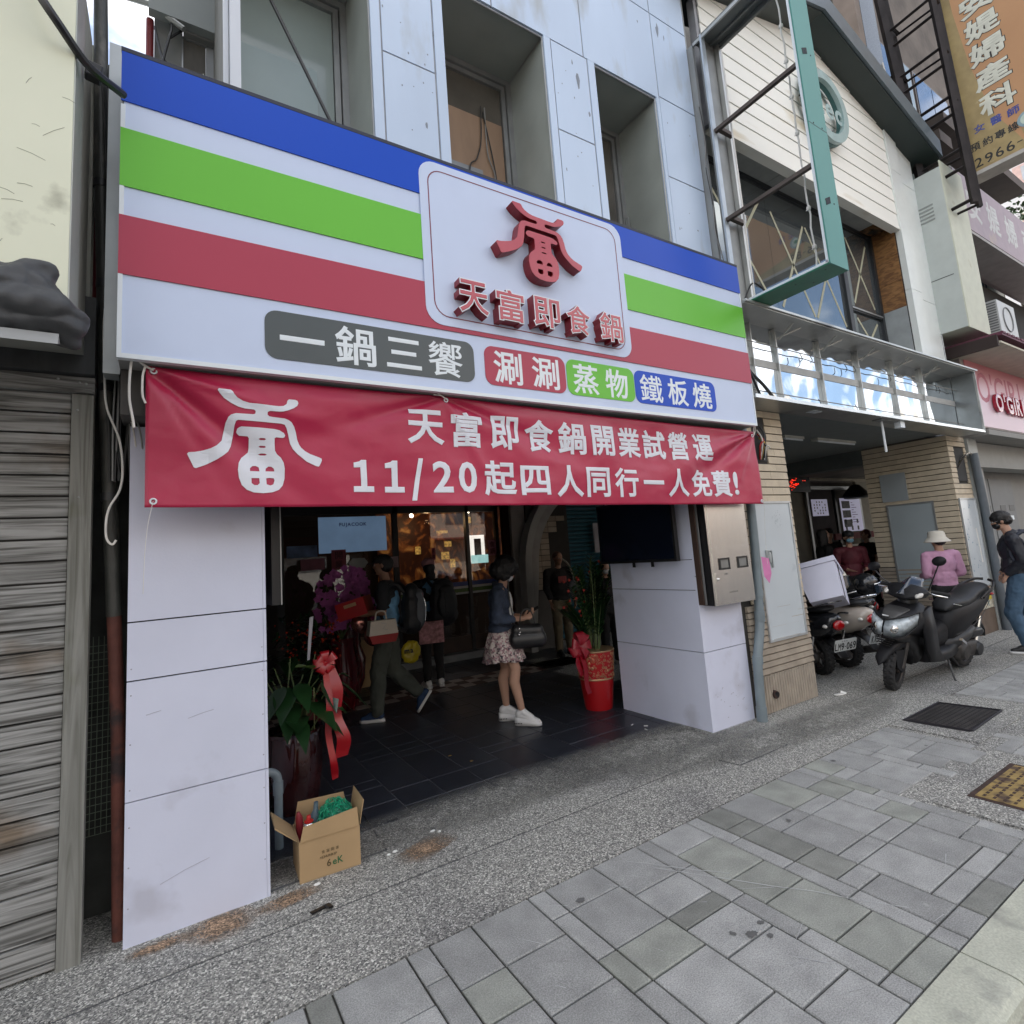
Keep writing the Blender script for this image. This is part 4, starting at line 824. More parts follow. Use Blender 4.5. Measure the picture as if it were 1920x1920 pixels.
# ---------------------------------------------------------------- empty stainless sign box above the arcade
eb = thing('empty_lightbox', 'emptied lightbox frame with mirror-like back over the brick arcade', 'sign frame', (7.3,3,2.9))
mir = bpy.data.materials.new('dented_mirror_steel'); mir.use_nodes = True; _b = mir.node_tree.nodes['Principled BSDF']; _b.inputs['Base Color'].default_value = (.74,.76,.78,1); _b.inputs['Metallic'].default_value = 1; _b.inputs['Roughness'].default_value = .06
_n = mir.node_tree.nodes.new('ShaderNodeTexNoise'); _n.inputs['Scale'].default_value = 1.1; _n.inputs['Detail'].default_value = 2; _g = mir.node_tree.nodes.new('ShaderNodeNewGeometry'); mir.node_tree.links.new(_g.outputs['Position'], _n.inputs['Vector'])
_p = mir.node_tree.nodes.new('ShaderNodeBump'); _p.inputs['Strength'].default_value = .35; _p.inputs['Distance'].default_value = .16; mir.node_tree.links.new(_n.outputs['Fac'], _p.inputs['Height']); mir.node_tree.links.new(_p.outputs[0], _b.inputs['Normal'])
dsteel = M('dull_steel_sheet', (.50,.51,.49), .38, .7, var=.12, scale=3, dirt=(.2,.2,.2))
AX0, AX1, AZ0, AZ1 = 4.585, 10.14, 2.885, 3.835
box('back_sheet', mir, AX0,3.175,2.905,AX1-.03,3.18,3.80, eb)
box('top_plate', dsteel, AX0,2.88,3.800,AX1,3.18,3.812, eb); box('top_cap', dsteel, AX0,2.86,3.814,AX1+.05,3.2,3.835, eb, bevel=.003)
box('bottom_plate', dsteel, AX0,2.90,2.885,AX1,3.21,2.903, eb); box('front_lip', M('bright_steel_edge',(.75,.77,.78),.25,.6), AX0,2.885,2.883,AX1+.01,2.899,2.918, eb)
box('end_plate', M('grey_end_plate',(.22,.24,.245),.3,.5), AX1-.028,2.905,2.905,AX1-.018,3.17,3.80, eb); box('end_plate', dsteel, AX1-.014,2.88,2.905,AX1,3.2,3.80, eb)
mus = [5.04,5.48,6.335,7.222,8.13,9.005]
for i, x in enumerate(mus):
    box('mullion', dsteel, x-.008 if i else x-.005,3.14,2.905,x+.008 if i else x+.005,3.174,3.798, eb)
    if i: MB().tube([(x,3.11,3.66),(x+.02,2.95,3.78)],.012,6).tube([(x+.05,3.165,3.7),(x+.25,3.0,3.79)],.008,5).build('brace', dsteel, eb)
box('tape_band', M('frosted_band',(.42,.43,.42),.6), AX0,3.168,3.345,AX1-.03,3.1735,3.425, eb) 
for z_ in (3.575,3.06): tube('cable', grey_wire, [(AX0,3.12,z_),(7.2,3.12,z_-.004),(AX1-.03,3.12,z_)], .006, eb, seg=5)
rs = random.Random(9)
for x,z_ in ((5.85,3.56),(6.05,3.57),(6.8,3.56),(7.0,3.57),(7.9,3.56),(9.3,3.58),(9.4,3.56),(6.1,3.07),(6.9,3.08)):
    wire('loose_wire', dark_wire, [(x,3.11,z_),(x+.02,3.10,z_-.06),(x-.03,3.1,z_-.1)], .004, eb)
wire('loose_wire', dark_wire, [(4.6,3.0,3.45),(4.75,3.05,3.25),(5.05,3.08,3.1),(5.3,3.1,2.93)], .016, eb); wire('loose_wire', black, [(4.6,3.0,3.35),(4.8,3.05,3.2),(5.0,3.08,2.93)], .012, eb)
wire('loose_wire', black, [(4.72,2.95,3.9),(4.80,2.9,4.05),(5.0,2.9,4.0),(5.08,2.9,3.9)], .008, eb)
MB().box(7.55,2.93,2.80,7.66,3.0,2.884).build('junction_box', edge_white, eb); tube('hanging_pipe', edge_white, [(7.28,3.02,2.884),(7.28,3.02,2.50)], .014, eb)
box('fixture_plate', frame_alu, 7.12,2.95,2.872,7.75,3.05,2.884, eb)
box('light_plate', edge_white, 5.75,3.0,2.879,5.92,3.08,2.884, eb)
# ---------------------------------------------------------------- green empty projecting sign frame
gf = thing('green_sign_frame', 'tall empty projecting sign frame with teal green front, no face', 'sign frame', (4.85,2.5,3.84))
teal = M('faded_teal_metal', (.085,.27,.235), .45, .1, var=.06, scale=2, stretch=(1,1,.3)); teal_d = M('deep_green_metal', (.02,.16,.09), .3, .1, var=.2, scale=3)
GX0,GX1,GY0,GY1,GZ0,GZ1 = 4.70,5.0,2.135,2.90,3.84,6.87
box('front_plate', teal, GX0,GY0,GZ0,GX1,GY0+.012,GZ1, gf, bevel=.002); box('front_flange', edge_white, GX0,GY0+.014,GZ0+.02,GX0+.012,GY0+.035,GZ1-.02, gf)
box('bottom_plate', teal_d, GX0,GY0+.014,GZ0,GX1,GY1,GZ0+.012, gf, bevel=.002)
box('bottom_edge', edge_white, GX0,GY0+.02,GZ0+.014,GX0+.01,GY1,GZ0+.035, gf)
tg = M('grey_tray_metal', (.16,.17,.165), .5, .3, var=.1)
box('top_tray', tg, GX0,GY0+.014,GZ1-.012,GX1,3.15,GZ1, gf); box('top_rail', dsteel, GX0,GY0+.014,GZ1-.05,GX0+.02,3.15,GZ1-.014, gf); box('top_rail', tg, GX1-.03,GY0+.014,GZ1-.06,GX1,3.15,GZ1-.014, gf); box('top_rail', tg, GX0+.17,GY0+.014,GZ1-.035,GX0+.19,3.15,GZ1-.014, gf)
box('back_plate', M('pale_steel_strip',(.46,.52,.58),.35,.3), GX0-.005,3.04,3.9,GX0+.055,3.06,GZ1, gf); box('back_post', M('dull_zinc',(.26,.27,.27),.5,.4), GX0+.06,3.07,3.9,GX1-.06,3.12,GZ1, gf); box('back_post', dsteel, GX1-.05,3.02,3.9,GX1,3.12,GZ1, gf)
arm = M('rusty_brown_arm',(.10,.08,.07),.6,.3,var=.3)
for z_ in (4.775,5.755):
    for x in (GX0+.015,): box('arm', arm, x,GY0+.014,z_-.018,x+.04,3.05,z_+.018, gf)
    box('cross_bar', arm, GX0+.06,2.98,z_-.02,GX1-.05,3.02,z_+.02, gf)
def chain(x, y, z0, z1, n):
    pts = [(x+.006*math.sin(k*1.9), y+.006*math.cos(k*2.3), z0+(z1-z0)*k/24) for k in range(25)]
    mb = MB(); mb.tube(pts, .0075, 6)
    for k in range(n): 
        zz = z0+(z1-z0)*(k+.5)/n; mb.ball((x,y,zz),(.02,.02,.026),8); mb.tube([(x,y,zz),(x-.03,y+.01,zz-.03)],.004,4)
    mb.build('cord', white_cord, gf)
chain(4.82,2.30,3.92,6.86,8); tube('tube_cord', white_cord, [(4.80,2.90,3.9),(4.80,2.90,6.6)], .009, gf)
mb = MB()
for z_ in (4.42,5.88,4.7+.45,): 
    if z_ != 5.15:
        for i in range(7): mb.box(GX0+.08+i*.012,GY0-.004,z_-.03+i*.006,GX0+.086+i*.012,GY0-.0005,z_+.03+i*.006)
    for a,b in ((.08,.02),(.22,.02)): mb.ball((GX0+a,GY0-.001,z_+b),(.008,.003,.008),8)
mb.build('vent_slots', black, gf, kind='stuff'); box('panel_joint', dark_frame, GX0,GY0-.001,5.15,GX1,GY0-.0002,5.156, gf)
MB().ball((4.8,2.5,GZ0-.0005),(.008,.008,.002),8).ball((4.92,2.4,GZ0-.0005),(.008,.008,.002),8).ball((4.78,2.22,GZ0-.0005),(.008,.008,.002),8).build('bolt_holes', black, gf, kind='stuff')
# ================================================================ brick pillars of the middle arcade
tile_c = M('cream_brick_tile', (.56,.48,.36), .7, var=.08, scale=9, rand=.07, bump=.2); tile_b = M('brown_rib_tile', (.34,.29,.23), .75, var=.12, scale=8, rand=.08, bump=.25)
tile_f = M('fluted_base_tile', (.38,.33,.27), .8, var=.12, scale=9, bump=.25); grout = M('dark_grout', (.035,.033,.03), .9)
TM = {}
def tmesh(w, h, mat, d=.018):
    k = (round(w,4), round(h,4), mat.name, d)
    if k not in TM:
        mb = MB(); a, c = w/2, h/2
        # a slightly sloping face, thicker at the bottom edge, as split-face tiles are
        mb.loft([[(-a,0,-c),(a,0,-c),(a,-d,-c+.002),(-a,-d,-c+.002)],[(-a,0,c),(a,0,c),(a,-d*.72,c-.001),(-a,-d*.72,c-.001)]]); TM[k] = mb.mesh('brick', mat)
    return TM[k]
def brick_field(parent, x0, x1, z0, z1, y, pitch, L, mat, skip=None, face='y', gapv=.0014, gaph=.0075, shift=True, d=.018):
    r = random.Random(int(x0*100)); n = int(round((z1-z0)/pitch)); p = (z1-z0)/n
    for j in range(n):
        zc = z0+(j+.5)*p; x = x0-(L/2 if (j%2 and shift) else 0)
        while x < x1-.004:
            a, b = max(x,x0), min(x+L,x1)
            if b-a > .012 and not (skip and skip(a,b,zc)):
                if skip:
                    for s0,s1,t0,t1 in skip.rects:
                        if t0 < zc < t1:
                            if a < s0 < b: b = s0
                            elif a < s1 < b: a = s1
                o = link('brick', tmesh(b-a-gapv, p-gaph, mat, d), parent)
                pos = ((a+b)/2, y+r.uniform(-.001,.001), zc) if face == 'y' else (y+r.uniform(-.001,.001), (a+b)/2, zc)
                o.location = Vector(pos)-wloc(parent)
                if face == 'x': o.rotation_euler = (0,0,-math.pi/2)
            x += L
def skipper(*rects):
    f = lambda a,b,zc: any(s0-.001 <= a and b <= s1+.001 and t0 < zc < t1 for s0,s1,t0,t1 in rects); f.rects = rects; return f
bp_ = thing('brick_pillar', 'cream brick tiled pillar with a whiteboard, right of the drainpipe', 'pillar', (4.95,3.5,0))
box('core', grout, 4.455,3.222,0,5.452,4.3,2.885, bp_)
brick_field(bp_, 4.60, 5.462, .98, 2.885, 3.221, .0778, .225, tile_c, skipper((4.93,5.16,2.35,2.83)))
brick_field(bp_, 4.50, 5.462, .34, .975, 3.221, .0575, .225, tile_b, d=.032)
mb = MB()
for i in range(24): mb.prism([(4.50+i*.04,3.221),(4.503+i*.04,3.205),(4.510+i*.04,3.192),(4.524+i*.04,3.192),(4.531+i*.04,3.205),(4.534+i*.04,3.221)], 'z', .005, .335)
mb.build('fluted_base', tile_f, bp_, kind='stuff')
tube('drain_outlet', rusty, [(4.75,3.22,.16),(4.74,3.17,.155)], .035, bp_, seg=14); tube('outlet_hole', black, [(4.742,3.172,.156),(4.7405,3.168,.155)], .027, bp_, seg=14)
box('service_recess', core, 4.935,3.17+.045,2.355,5.158,3.2215,2.825, bp_); 
rs = random.Random(13)
for k in range(8):
    x = 5.0+rs.uniform(0,.1)
    wire('cable', (black, dark_wire, white_cord, M('red_wire',(.4,.02,.02),.5), M('brass_end',(.5,.35,.08),.4,.6))[k%5], [(x,3.20,2.75-.04*k),(x+rs.uniform(-.03,.05),3.15,2.62-.02*k),(x+rs.uniform(-.05,.02),3.16,2.5),(x,3.20,2.37)], .008, bp_)
def whiteboard(x0,x1,z0,z1,label,y=3.195,sm=((.2,.8),)):
    t = thing('whiteboard', label, 'whiteboard', ((x0+x1)/2,y,z0))
    box('board', M('whiteboard_enamel',(.55,.60,.63),.25,var=.05,scale=2,coat=.2,dirt=(.40,.45,.48),dscale=5,dcut=.66), x0+.02,y-.006,z0+.02,x1-.02,y,z1-.02, t)
    MB().box(x0,y-.016,z0,x0+.02,y+.004,z1).box(x1-.02,y-.016,z0,x1,y+.004,z1).box(x0+.02,y-.016,z0,x1-.02,y+.004,z0+.02).box(x0+.02,y-.016,z1-.02,x1-.02,y+.004,z1).build('frame', M('light_alu',(.55,.57,.58),.35,.5), t, bevel=.003)
    return t
wb = whiteboard(4.765,5.39,.615,1.945,'tall whiteboard with smudges on the cream brick pillar beside the drainpipe')
sm = M('marker_smudge',(.25,.29,.33),.6)
rs = random.Random(2); mb = MB()
for i in range(50):
    a = rs.uniform(0,6.28); r_ = rs.uniform(.02,.10); x, z_ = 5.13+r_*math.cos(a)*.8, 1.76+r_*math.sin(a)
    mb.poly([(x,3.1885,z_),(x+rs.uniform(.002,.014),3.1885,z_+rs.uniform(0,.006)),(x+.004,3.1885,z_+rs.uniform(.004,.014))])
mb.build('smudges', sm, wb, kind='stuff')
MB().box(4.875,3.165,1.30,4.885,3.187,1.47).box(4.945,3.165,1.30,4.955,3.187,1.47).box(4.885,3.165,1.46,4.945,3.187,1.47).ball((4.915,3.17,1.40),(.022,.012,.06),8).build('marker_holder', M('clear_plastic',(.35,.38,.38),.3), wb)
def note(label, pts, mat, **k):
    o = MB().poly(pts).build('paper_notice', mat); return tag(o, label, 'notice')
pink = M('pink_paper',(.62,.20,.42),.6); cream_p = M('cream_paper',(.55,.50,.44),.7)
note('pink paper notice stuck beside the tall whiteboard by the drainpipe', [(4.66,3.095,1.42),(4.76,3.085,1.40),(4.765,3.08,1.26),(4.73,3.09,1.17),(4.67,3.095,1.24)], pink)
rp = thing('brick_pillar', 'cream brick pillar with posters and whiteboards at the far side of the arcade', 'pillar', (9.95,3.7,0))
box('core', grout, 9.668,3.222,0,10.29,4.37,2.885, rp)
brick_field(rp, 9.655, 10.30, .98, 2.885, 3.221, .0778, .225, tile_c, skipper((9.85,10.22,2.2,2.72)))
brick_field(rp, 9.655, 10.30, .34, .975, 3.221, .0575, .225, tile_b, d=.03)
brick_field(rp, 3.206, 4.37, .98, 2.885, 9.667, .0778, .225, tile_c, face='x'); brick_field(rp, 3.206, 4.37, .34, .975, 9.667, .0575, .225, tile_b, face='x', d=.03)
box('plinth', M('brown_plinth',(.13,.095,.07),.7,var=.15), 9.652,3.196,0,10.31,3.222,.335, rp); box('plinth', MATS['brown_plinth'], 9.65,3.223,0,9.668,4.37,.335, rp)
box('service_recess', core, 9.86,3.212,2.21,10.21,3.2215,2.71, rp)
for k in range(5): wire('cable', (black, white_cord, MATS['brass_end'])[k%3], [(9.9+.04*k,3.21,2.4+.03*k),(10.1,3.15,2.6),(10.24,3.13,2.62),(10.27,3.13,2.5)], .010, rp)
wb2 = whiteboard(9.68,10.275,.655,1.95,'tall whiteboard with scribbles on the far brick pillar front')
mb = MB()
for i in range(26):
    x, z_ = 9.75+rs.uniform(0,.35), .8+rs.uniform(0,1.1); mb.poly([(x,3.1885,z_),(x+rs.uniform(.01,.05),3.1885,z_+rs.uniform(0,.01)),(x+.01,3.1885,z_+rs.uniform(.01,.04))])
mb.build('smudges', M('blue_grey_scribble',(.12,.20,.28),.6), wb2, kind='stuff')
MB().prism([(10.12,1.0),(10.17,1.0),(10.15,1.5),(10.10,1.5)],'y',3.187,3.1885).build('slanted_strip', M('pale_gloss_strip',(.75,.75,.72),.15), wb2)  # pale glossy strip set slantwise on the board
dp2 = tube('drainpipe', M('dark_grey_pipe',(.10,.12,.14),.5), [(10.30,3.12,2.62),(10.36,3.12,1.8),(10.38,3.12,.0)], .055, seg=16); tag(dp2, 'dark grey pipe running down the far brick pillar corner', 'pipe')
pt = thing('poster', 'colourful comic poster low on the far brick pillar under the whiteboard', 'poster', (9.95,3.19,.33))
MB().box(9.80,3.186,.345,10.24,3.195,.63).build('sheet', M('poster_print',(.45,.42,.33),.5,var=.5,scale=9,dirt=(.10,.22,.25),dscale=11,dcut=.5), pt)
box('banner_strip', M('poster_orange',(.60,.10,.03),.5,var=.3,scale=12), 9.80,3.183,.575,10.20,3.1855,.635, pt)
box('yellow_patch', M('poster_yellow',(.60,.50,.06),.5,var=.4,scale=30), 10.06,3.183,.46,10.22,3.1855,.55, pt)
# board panels on the side wall
o = box('wall_board', M('pale_grey_board',(.33,.37,.39),.5,var=.03), 9.636,3.80,2.0,9.648,4.16,2.435, bevel=.003); tag(o, 'small blank pale grey board high on the side brick wall', 'board')
wb3 = thing('whiteboard', 'large worn whiteboard on the side brick wall behind the woman in the bucket hat', 'whiteboard', (9.64,3.8,.7))
box('board', M('whiteboard_grey',(.35,.40,.42),.35,var=.06,scale=2), 9.640,3.51,.66,9.646,4.10,1.93, wb3)
MB().box(9.630,3.49,.64,9.648,3.51,1.95).box(9.630,4.10,.64,9.648,4.125,1.95).box(9.630,3.51,1.93,9.648,4.10,1.95).build('frame', frame_alu, wb3)
# ---------------------------------------------------------------- arcade shell of the middle building
ar = thing('arcade_shell', 'dim ceiling and beam of the covered arcade with strip lights', 'arcade', (7.5,5,2.9))
cgr = M('grey_green_ceiling',(.20,.22,.215),.8,var=.05)
box('ceiling', cgr, 5.46,3.215,2.905,9.65,9,2.95, ar); box('cross_beam', M('dim_teal_beam',(.085,.10,.10),.8), 9.652,4.38,2.66,9.95,9,2.90, ar)
box('back_wall', M('dim_back_wall',(.16,.15,.14),.8), 5.46,8.6,0,11.5,8.7,2.9, ar)
for i,(x0,x1,y) in enumerate(((6.83,7.28,4.02),(7.58,8.62,4.0))):
    t = thing('strip_light', ('short white strip light on the arcade ceiling nearer the brick pillar','long white strip light on the arcade ceiling')[i], 'strip light', (x0,y,2.86), 'strip lights on the arcade ceiling')
    box('housing', M('strip_housing',(.55,.55,.50),.5), x0,y-.05,2.872,x1,y+.05,2.904, t); tube('tube', edge_white, [(x0+.02,y-.03,2.86),(x1-.02,y-.03,2.86)], .014, t)
# ---------------------------------------------------------------- far shop under the arcade: counter, sign, menus
YB = 7.0
fs = thing('drinks_counter', 'back shop front with doors, menus and counter under the arcade', 'shop front', (13.5,7,0))
warm_wall = M('cream_back_wall',(.34,.31,.25),.8,var=.08)
box('wall', warm_wall, 9.96,YB+.02,0,12.55,YB+.1,3.2, fs); box('wall', warm_wall, 14.95,YB+.02,0,18,YB+.1,3.2, fs); box('wall', M('dark_opening',(.07,.06,.05),.9), 12.0,YB+.6,0,16.5,YB+.7,3.2, fs)
box('ceiling', cgr, 9.96,3.4,3.18,18,8,3.24, fs)
box('sign_board', M('cream_fascia',(.42,.36,.27),.6), 12.62,YB-.03,2.84,15.4,YB+.015,3.17, fs)
box('door_frame', frame_alu, 12.50,YB-.04,0,12.58,YB+.018,2.70, fs); box('door_frame', frame_alu, 12.58,YB-.04,2.62,14.95,YB+.018,2.70, fs); box('door_frame', dark_frame, 13.72,YB-.04,.9,13.80,YB+.018,2.62, fs); box('door_frame', frame_alu, 14.90,YB-.04,0,14.98,YB+.018,2.62, fs)
mb = MB(); line_text(mb, "O'GIRL", 13.02, 2.93, .20, (0,YB-.032,0), bold=.02, lift=.003); mb.build('lettering', M('maroon_letters',(.22,.015,.03),.5), fs)
def menu(x0,x1,z0,z1,label,kind):
    t = thing('menu_sheet', label, 'menu', ((x0+x1)/2,YB-.06,z0))
    box('sheet', M('backlit_menu',(.62,.60,.80),.5,var=.03,emit=.10), x0,YB-.07,z0,x1,YB-.062,z1, t)
    mb = MB()
    if kind == 0:
        for i in range(5):
            for j in range(5):
                x, z_ = x0+.08+i*(x1-x0-.1)/5, z0+.04+j*(z1-z0-.06)/5
                if (i*3+j) % 4: mb.box(x,YB-.0725,z_,x+.035,YB-.0705,z_+.04)
    else:
        for j in range(3): mb.box(x0+.06,YB-.0725,z1-.25-j*.23,x0+.44,YB-.0705,z1-.07-j*.23)
        for j in range(2):
            for i in range(3): mb.box(x0+.10+i*.28,YB-.0725,z0+.03+j*.17,x0+.18+i*.28,YB-.0705,z0+.13+j*.17)
    mb.build('pictures', M('menu_print',(.06,.05,.06),.6,var=.8,scale=14), t)
    if kind:
        mb = MB()
        for j in range(9): mb.box(x0+.50,YB-.0725,z1-.12-j*.06,x0+.58+(j*37%11)*.02,YB-.0705,z1-.105-j*.06)
        mb.build('text_lines', M('purple_print',(.16,.08,.28),.6), t)
menu(12.62,13.30,1.99,2.38,'small white menu with rows of drink pictures in the back shop',0)
menu(13.88,14.84,1.58,2.40,'large lit menu with photos and cups in the back shop',1)
o = thing('led_sign', 'black sign with glowing red dots at the back of the arcade', 'led sign', (12.2,6.9,2.3))
box('box', black, 11.3,YB-.12,2.55,12.58,YB-.05,2.95, o)
mb = MB(); rs = random.Random(6)
for k in range(46):
    x, z_ = rs.choice((rs.gauss(11.85,.14),rs.uniform(11.4,12.4))), rs.gauss(2.74,.06); mb.box(x,YB-.124,z_,x+rs.uniform(.02,.07),YB-.1205,z_+.015)
mb.build('red_dots', M('red_led',(.9,.03,.01),.5,emit=.6), o, kind='stuff')
o = thing('fan_lamp', 'dark round lamp shade in front of the lit menu', 'lamp', (14.2,6.8,2.4)); MB().lathe([(.02,.30),(.10,.28),(.25,.10),(.32,0),(.30,-.04),(.1,-.06)],(14.33,6.75,2.42),24).build('shade', M('dark_green_shade',(.015,.02,.018),.5), o)
ct = thing('counter', 'red and cream counter with cups in the back shop', 'counter', (14,6.6,0))
box('body', M('red_counter',(.22,.012,.02),.5), 13.2,6.4,0,15.2,6.8,.95, ct); box('top', M('cream_counter_top',(.45,.40,.32),.5), 13.15,6.35,.95,15.25,6.85,1.0, ct); box('shelf', MATS['cream_counter_top'], 13.3,6.9,1.22,15.0,7.0,1.26, ct); box('valance', M('maroon_valance',(.16,.02,.025),.8,var=.3), 13.3,6.85,1.40,15.2,6.9,1.55, ct)
for i in range(9): MB().lathe([(.035,0),(.045,.11)],(13.5+i*.17,6.6,1.0),10).build('cup', edge_white if i%3 else MATS['red_counter'], ct)
# ================================================================ right neighbour (third bay)
rb = thing('pink_sign_building', 'concrete building with a pink shop sign at the right edge', 'building', (12,3.5,0))
box('white_strip', M('dirty_white_strip',(.46,.48,.46),.6,var=.1), 10.345,3.18,0,10.70,3.25,2.9, rb)
gw = M('grey_beige_panel',(.27,.265,.25),.7,var=.06)
box('column', M('pale_cement_column',(.38,.37,.35),.8,var=.08), 10.72,3.35,0,11.35,4.2,2.6, rb)
box('grey_front', gw, 11.35,3.7,0,18,3.8,2.95, rb)
for x0,x1,z0,z1 in ((11.45,12.6,1.15,2.35),(12.65,13.8,1.15,2.35)):
    box('shutter_panel', M('grey_metal_door',(.20,.205,.205),.55,var=.06), x0,3.685,z0,x1,3.70,z1, rb, bevel=.004)
    for i in range(2): box('vent', black, x0+.35+i*.45,3.680,1.75,x0+.62+i*.45,3.684,1.86, rb)
    box('label_plate', edge_white, x0+.72,3.679,1.58,x0+.95,3.6845,1.66, rb)
box('beam', M('pale_cement_beam',(.36,.36,.34),.8,var=.06), 10.34,3.28,2.46,18,3.6,2.86, rb); box('soffit', gw, 10.34,2.9,2.87,18,5,2.95, rb)
box('panel_joint', dark_frame, 10.72,3.345,1.18,11.35,3.349,1.19, rb)
box('ledge', gw, 10.7,3.28,.88,11.4,3.349,.98, rb)
ps = thing('pink_sign', "faded pink sign with red O'GIRL lettering at the right edge", 'sign', (12.5,3.2,3.1))
pk = bpy.data.materials.new('sun_faded_pink_print'); pk.use_nodes = True; _nt = pk.node_tree; _b = _nt.nodes['Principled BSDF']; _b.inputs['Roughness'].default_value = .35
_tc = _nt.nodes.new('ShaderNodeTexCoord'); _sp = _nt.nodes.new('ShaderNodeSeparateXYZ'); _rp = _nt.nodes.new('ShaderNodeValToRGB'); _nt.links.new(_tc.outputs['Generated'], _sp.inputs[0]); _nt.links.new(_sp.outputs[2], _rp.inputs['Fac']); _nt.links.new(_rp.outputs['Color'], _b.inputs['Base Color'])
_rp.color_ramp.elements[0].color = (.70,.52,.60,1); _rp.color_ramp.elements[0].position = .45; _rp.color_ramp.elements[1].color = (.66,.22,.25,1); _rp.color_ramp.elements[1].position = .92
box('face', pk, 10.85,3.19,3.12,16.5,3.2,4.26, ps); box('box', M('pink_sign_side',(.40,.36,.34),.6), 10.70,3.202,3.10,16.5,3.6,4.28, ps)
mb = MB(); line_text(mb, "O'GIRL", 11.22, 3.55, .52, (0,3.19,0), bold=.012, lift=.002); mb.build('faded_letters', M('faded_red_letters',(.50,.13,.19),.5), ps)
mb = MB(); u = 11.75
for ch in "O'GIRL":
    g = gbox(glyph(ch,.04)[0]); k_ = .30/.72; w = (g[2]-g[0])*k_; char(mb, ch, (u,3.42+g[1]*k_,u+w,3.42+g[3]*k_), org=(0,3.19,0), bold=.04, ext=.05, lift=.06); u += w+.05
mb.build('raised_letters', M('glossy_red_letters',(.38,.015,.04),.2,coat=.5), ps)
cn = thing('ribbed_canopy', 'purple ribbed canopy edge above the pink sign', 'canopy', (12,3,4.4))
box('side_beam', M('rust_brown_beam',(.035,.022,.02),.7,.2), 10.36,2.62,4.15,10.42,3.6,4.32, cn)
MB().box(10.43,2.60,4.20,17,3.5,4.23).build('board', M('aged_white_edge',(.55,.52,.42),.7,var=.1), cn)
mb = MB()
for i in range(30): mb.box(10.45+i*.2,2.56,4.34,10.58+i*.2,3.4,4.37)
mb.box(10.43,2.57,4.31,17,3.4,4.339); mb.build('ribs', M('faded_purple_rib',(.13,.03,.06),.6), cn, kind='stuff')
# white boxed downpipe / vertical sign box
vb = thing('vertical_box', 'tall yellowed white cladding box beside the truss', 'cladding box', (10.4,2.9,4.6))
yl = M('yellowed_white_clad',(.56,.58,.47),.6,var=.06,dirt=(.35,.32,.2),dscale=3,dcut=.68)
box('side', M('pale_grey_clad',(.46,.50,.48),.5,var=.05), 10.10,2.84,4.50,10.115,3.4,7.1, vb); box('front', yl, 10.10,2.825,4.48,10.95,2.84,7.2, vb); box('box', yl, 10.118,2.843,4.50,10.95,3.4,7.1, vb)
for z_ in (5.35,): box('joint', dark_frame, 10.097,2.9,z_,10.10,3.3,z_+.01, vb)
mb = MB()
for i in range(5): mb.box(10.093,3.0,6.55-i*.06,10.099,3.3,6.575-i*.06)
mb.build('louvre', M('louvre_grey',(.25,.27,.26),.6), vb)
# steel truss of the clinic sign
tu = thing('sign_truss', 'rusty black steel truss carrying the tall clinic sign', 'truss', (10.3,3,6))
rst = M('rusty_black_steel',(.022,.017,.017),.6,.3,var=.4)
def beam(a, b, r=.035): MB().tube([a,b], r, 4).build('member', rst, tu)
TX = 10.25
beam((TX,3.10,6.1),(TX,3.30,11.5),.07); beam((TX+.22,3.10,6.1),(TX+.22,3.30,11.5),.06); beam((TX,2.55,6.35),(TX,2.60,11.3),.05); beam((TX+.22,2.55,6.35),(TX+.22,2.60,11.3),.04)
for z_ in (6.4,6.95,7.25,7.85,8.15,8.7,9.0,9.6,9.9,10.5): beam((TX,2.57,z_+.02),(TX,3.18,z_-.02),.03)
for z_ in (6.4,7.25,8.15,9.0,9.9): beam((TX,3.15,z_),(TX+.22,3.15,z_),.025); beam((TX+.22,2.57,z_),(TX+.22,3.18,z_),.022); beam((TX,2.57,z_),(TX+.22,2.57,z_),.02)
for z_ in (7.4,8.0,8.6,9.1): beam((TX,3.2,z_),(TX,3.62,z_-.03),.025)
beam((TX,3.62,7.0),(TX,3.62,9.2),.03)
for k in range(5): wire('cable', (white_cord, grey_wire, M('yellowed_cable',(.45,.40,.25),.6))[k%3], [(10.2+.03*k,3.35+.03*k,9.4),(10.25+.02*k,3.3,8.4),(10.2+.05*k,3.35,7.6),(10.24,3.3,6.6),(10.3-.03*k,3.28,5.6),(10.2,3.3,4.8)], .012, tu)
# tall projecting clinic sign (face towards the viewer along the street)
cs = thing('clinic_sign', 'tall projecting brown and gold clinic sign with large white characters', 'sign', (10.5,2.1,6.9))
SX = 10.5
print_b = ramp_mat('brown_gold_print', 'noise', [(0,(.38,.19,.09)),(.5,(.54,.30,.15)),(1,(.66,.41,.22))], .5, (1,1,1), rough=.7, bump=.02)
gold = M('gold_print', (.36,.27,.12), .4, var=.2, scale=5, dirt=(.56,.48,.30), dscale=9, dcut=.66)
box('face', print_b, SX,.9,6.92,SX+.012,2.60,11.6, cs)
MB().prism([(2.598,6.925),(2.598,11.5),(2.50,11.5),(2.44,9.6),(2.36,8.6),(2.22,7.7),(2.05,7.3),(1.9,6.925)], 'x', SX-.004, SX-.001).build('gold_edge', gold, cs)
MB().prism([(1.9,6.93),(2.05,6.93),(.92,6.93),(.92,7.02),(1.5,7.10),(1.95,7.22)], 'x', SX-.003, SX-.0008).build('gold_edge', gold, cs)
box('edge_trim', M('cream_sign_edge',(.62,.64,.52),.5), SX-.01,2.60,6.86,SX+.2,2.635,11.6, cs); box('box', M('sign_underside',(.45,.43,.40),.6), SX+.013,.9,6.921,SX+.3,2.6,11.6, cs)
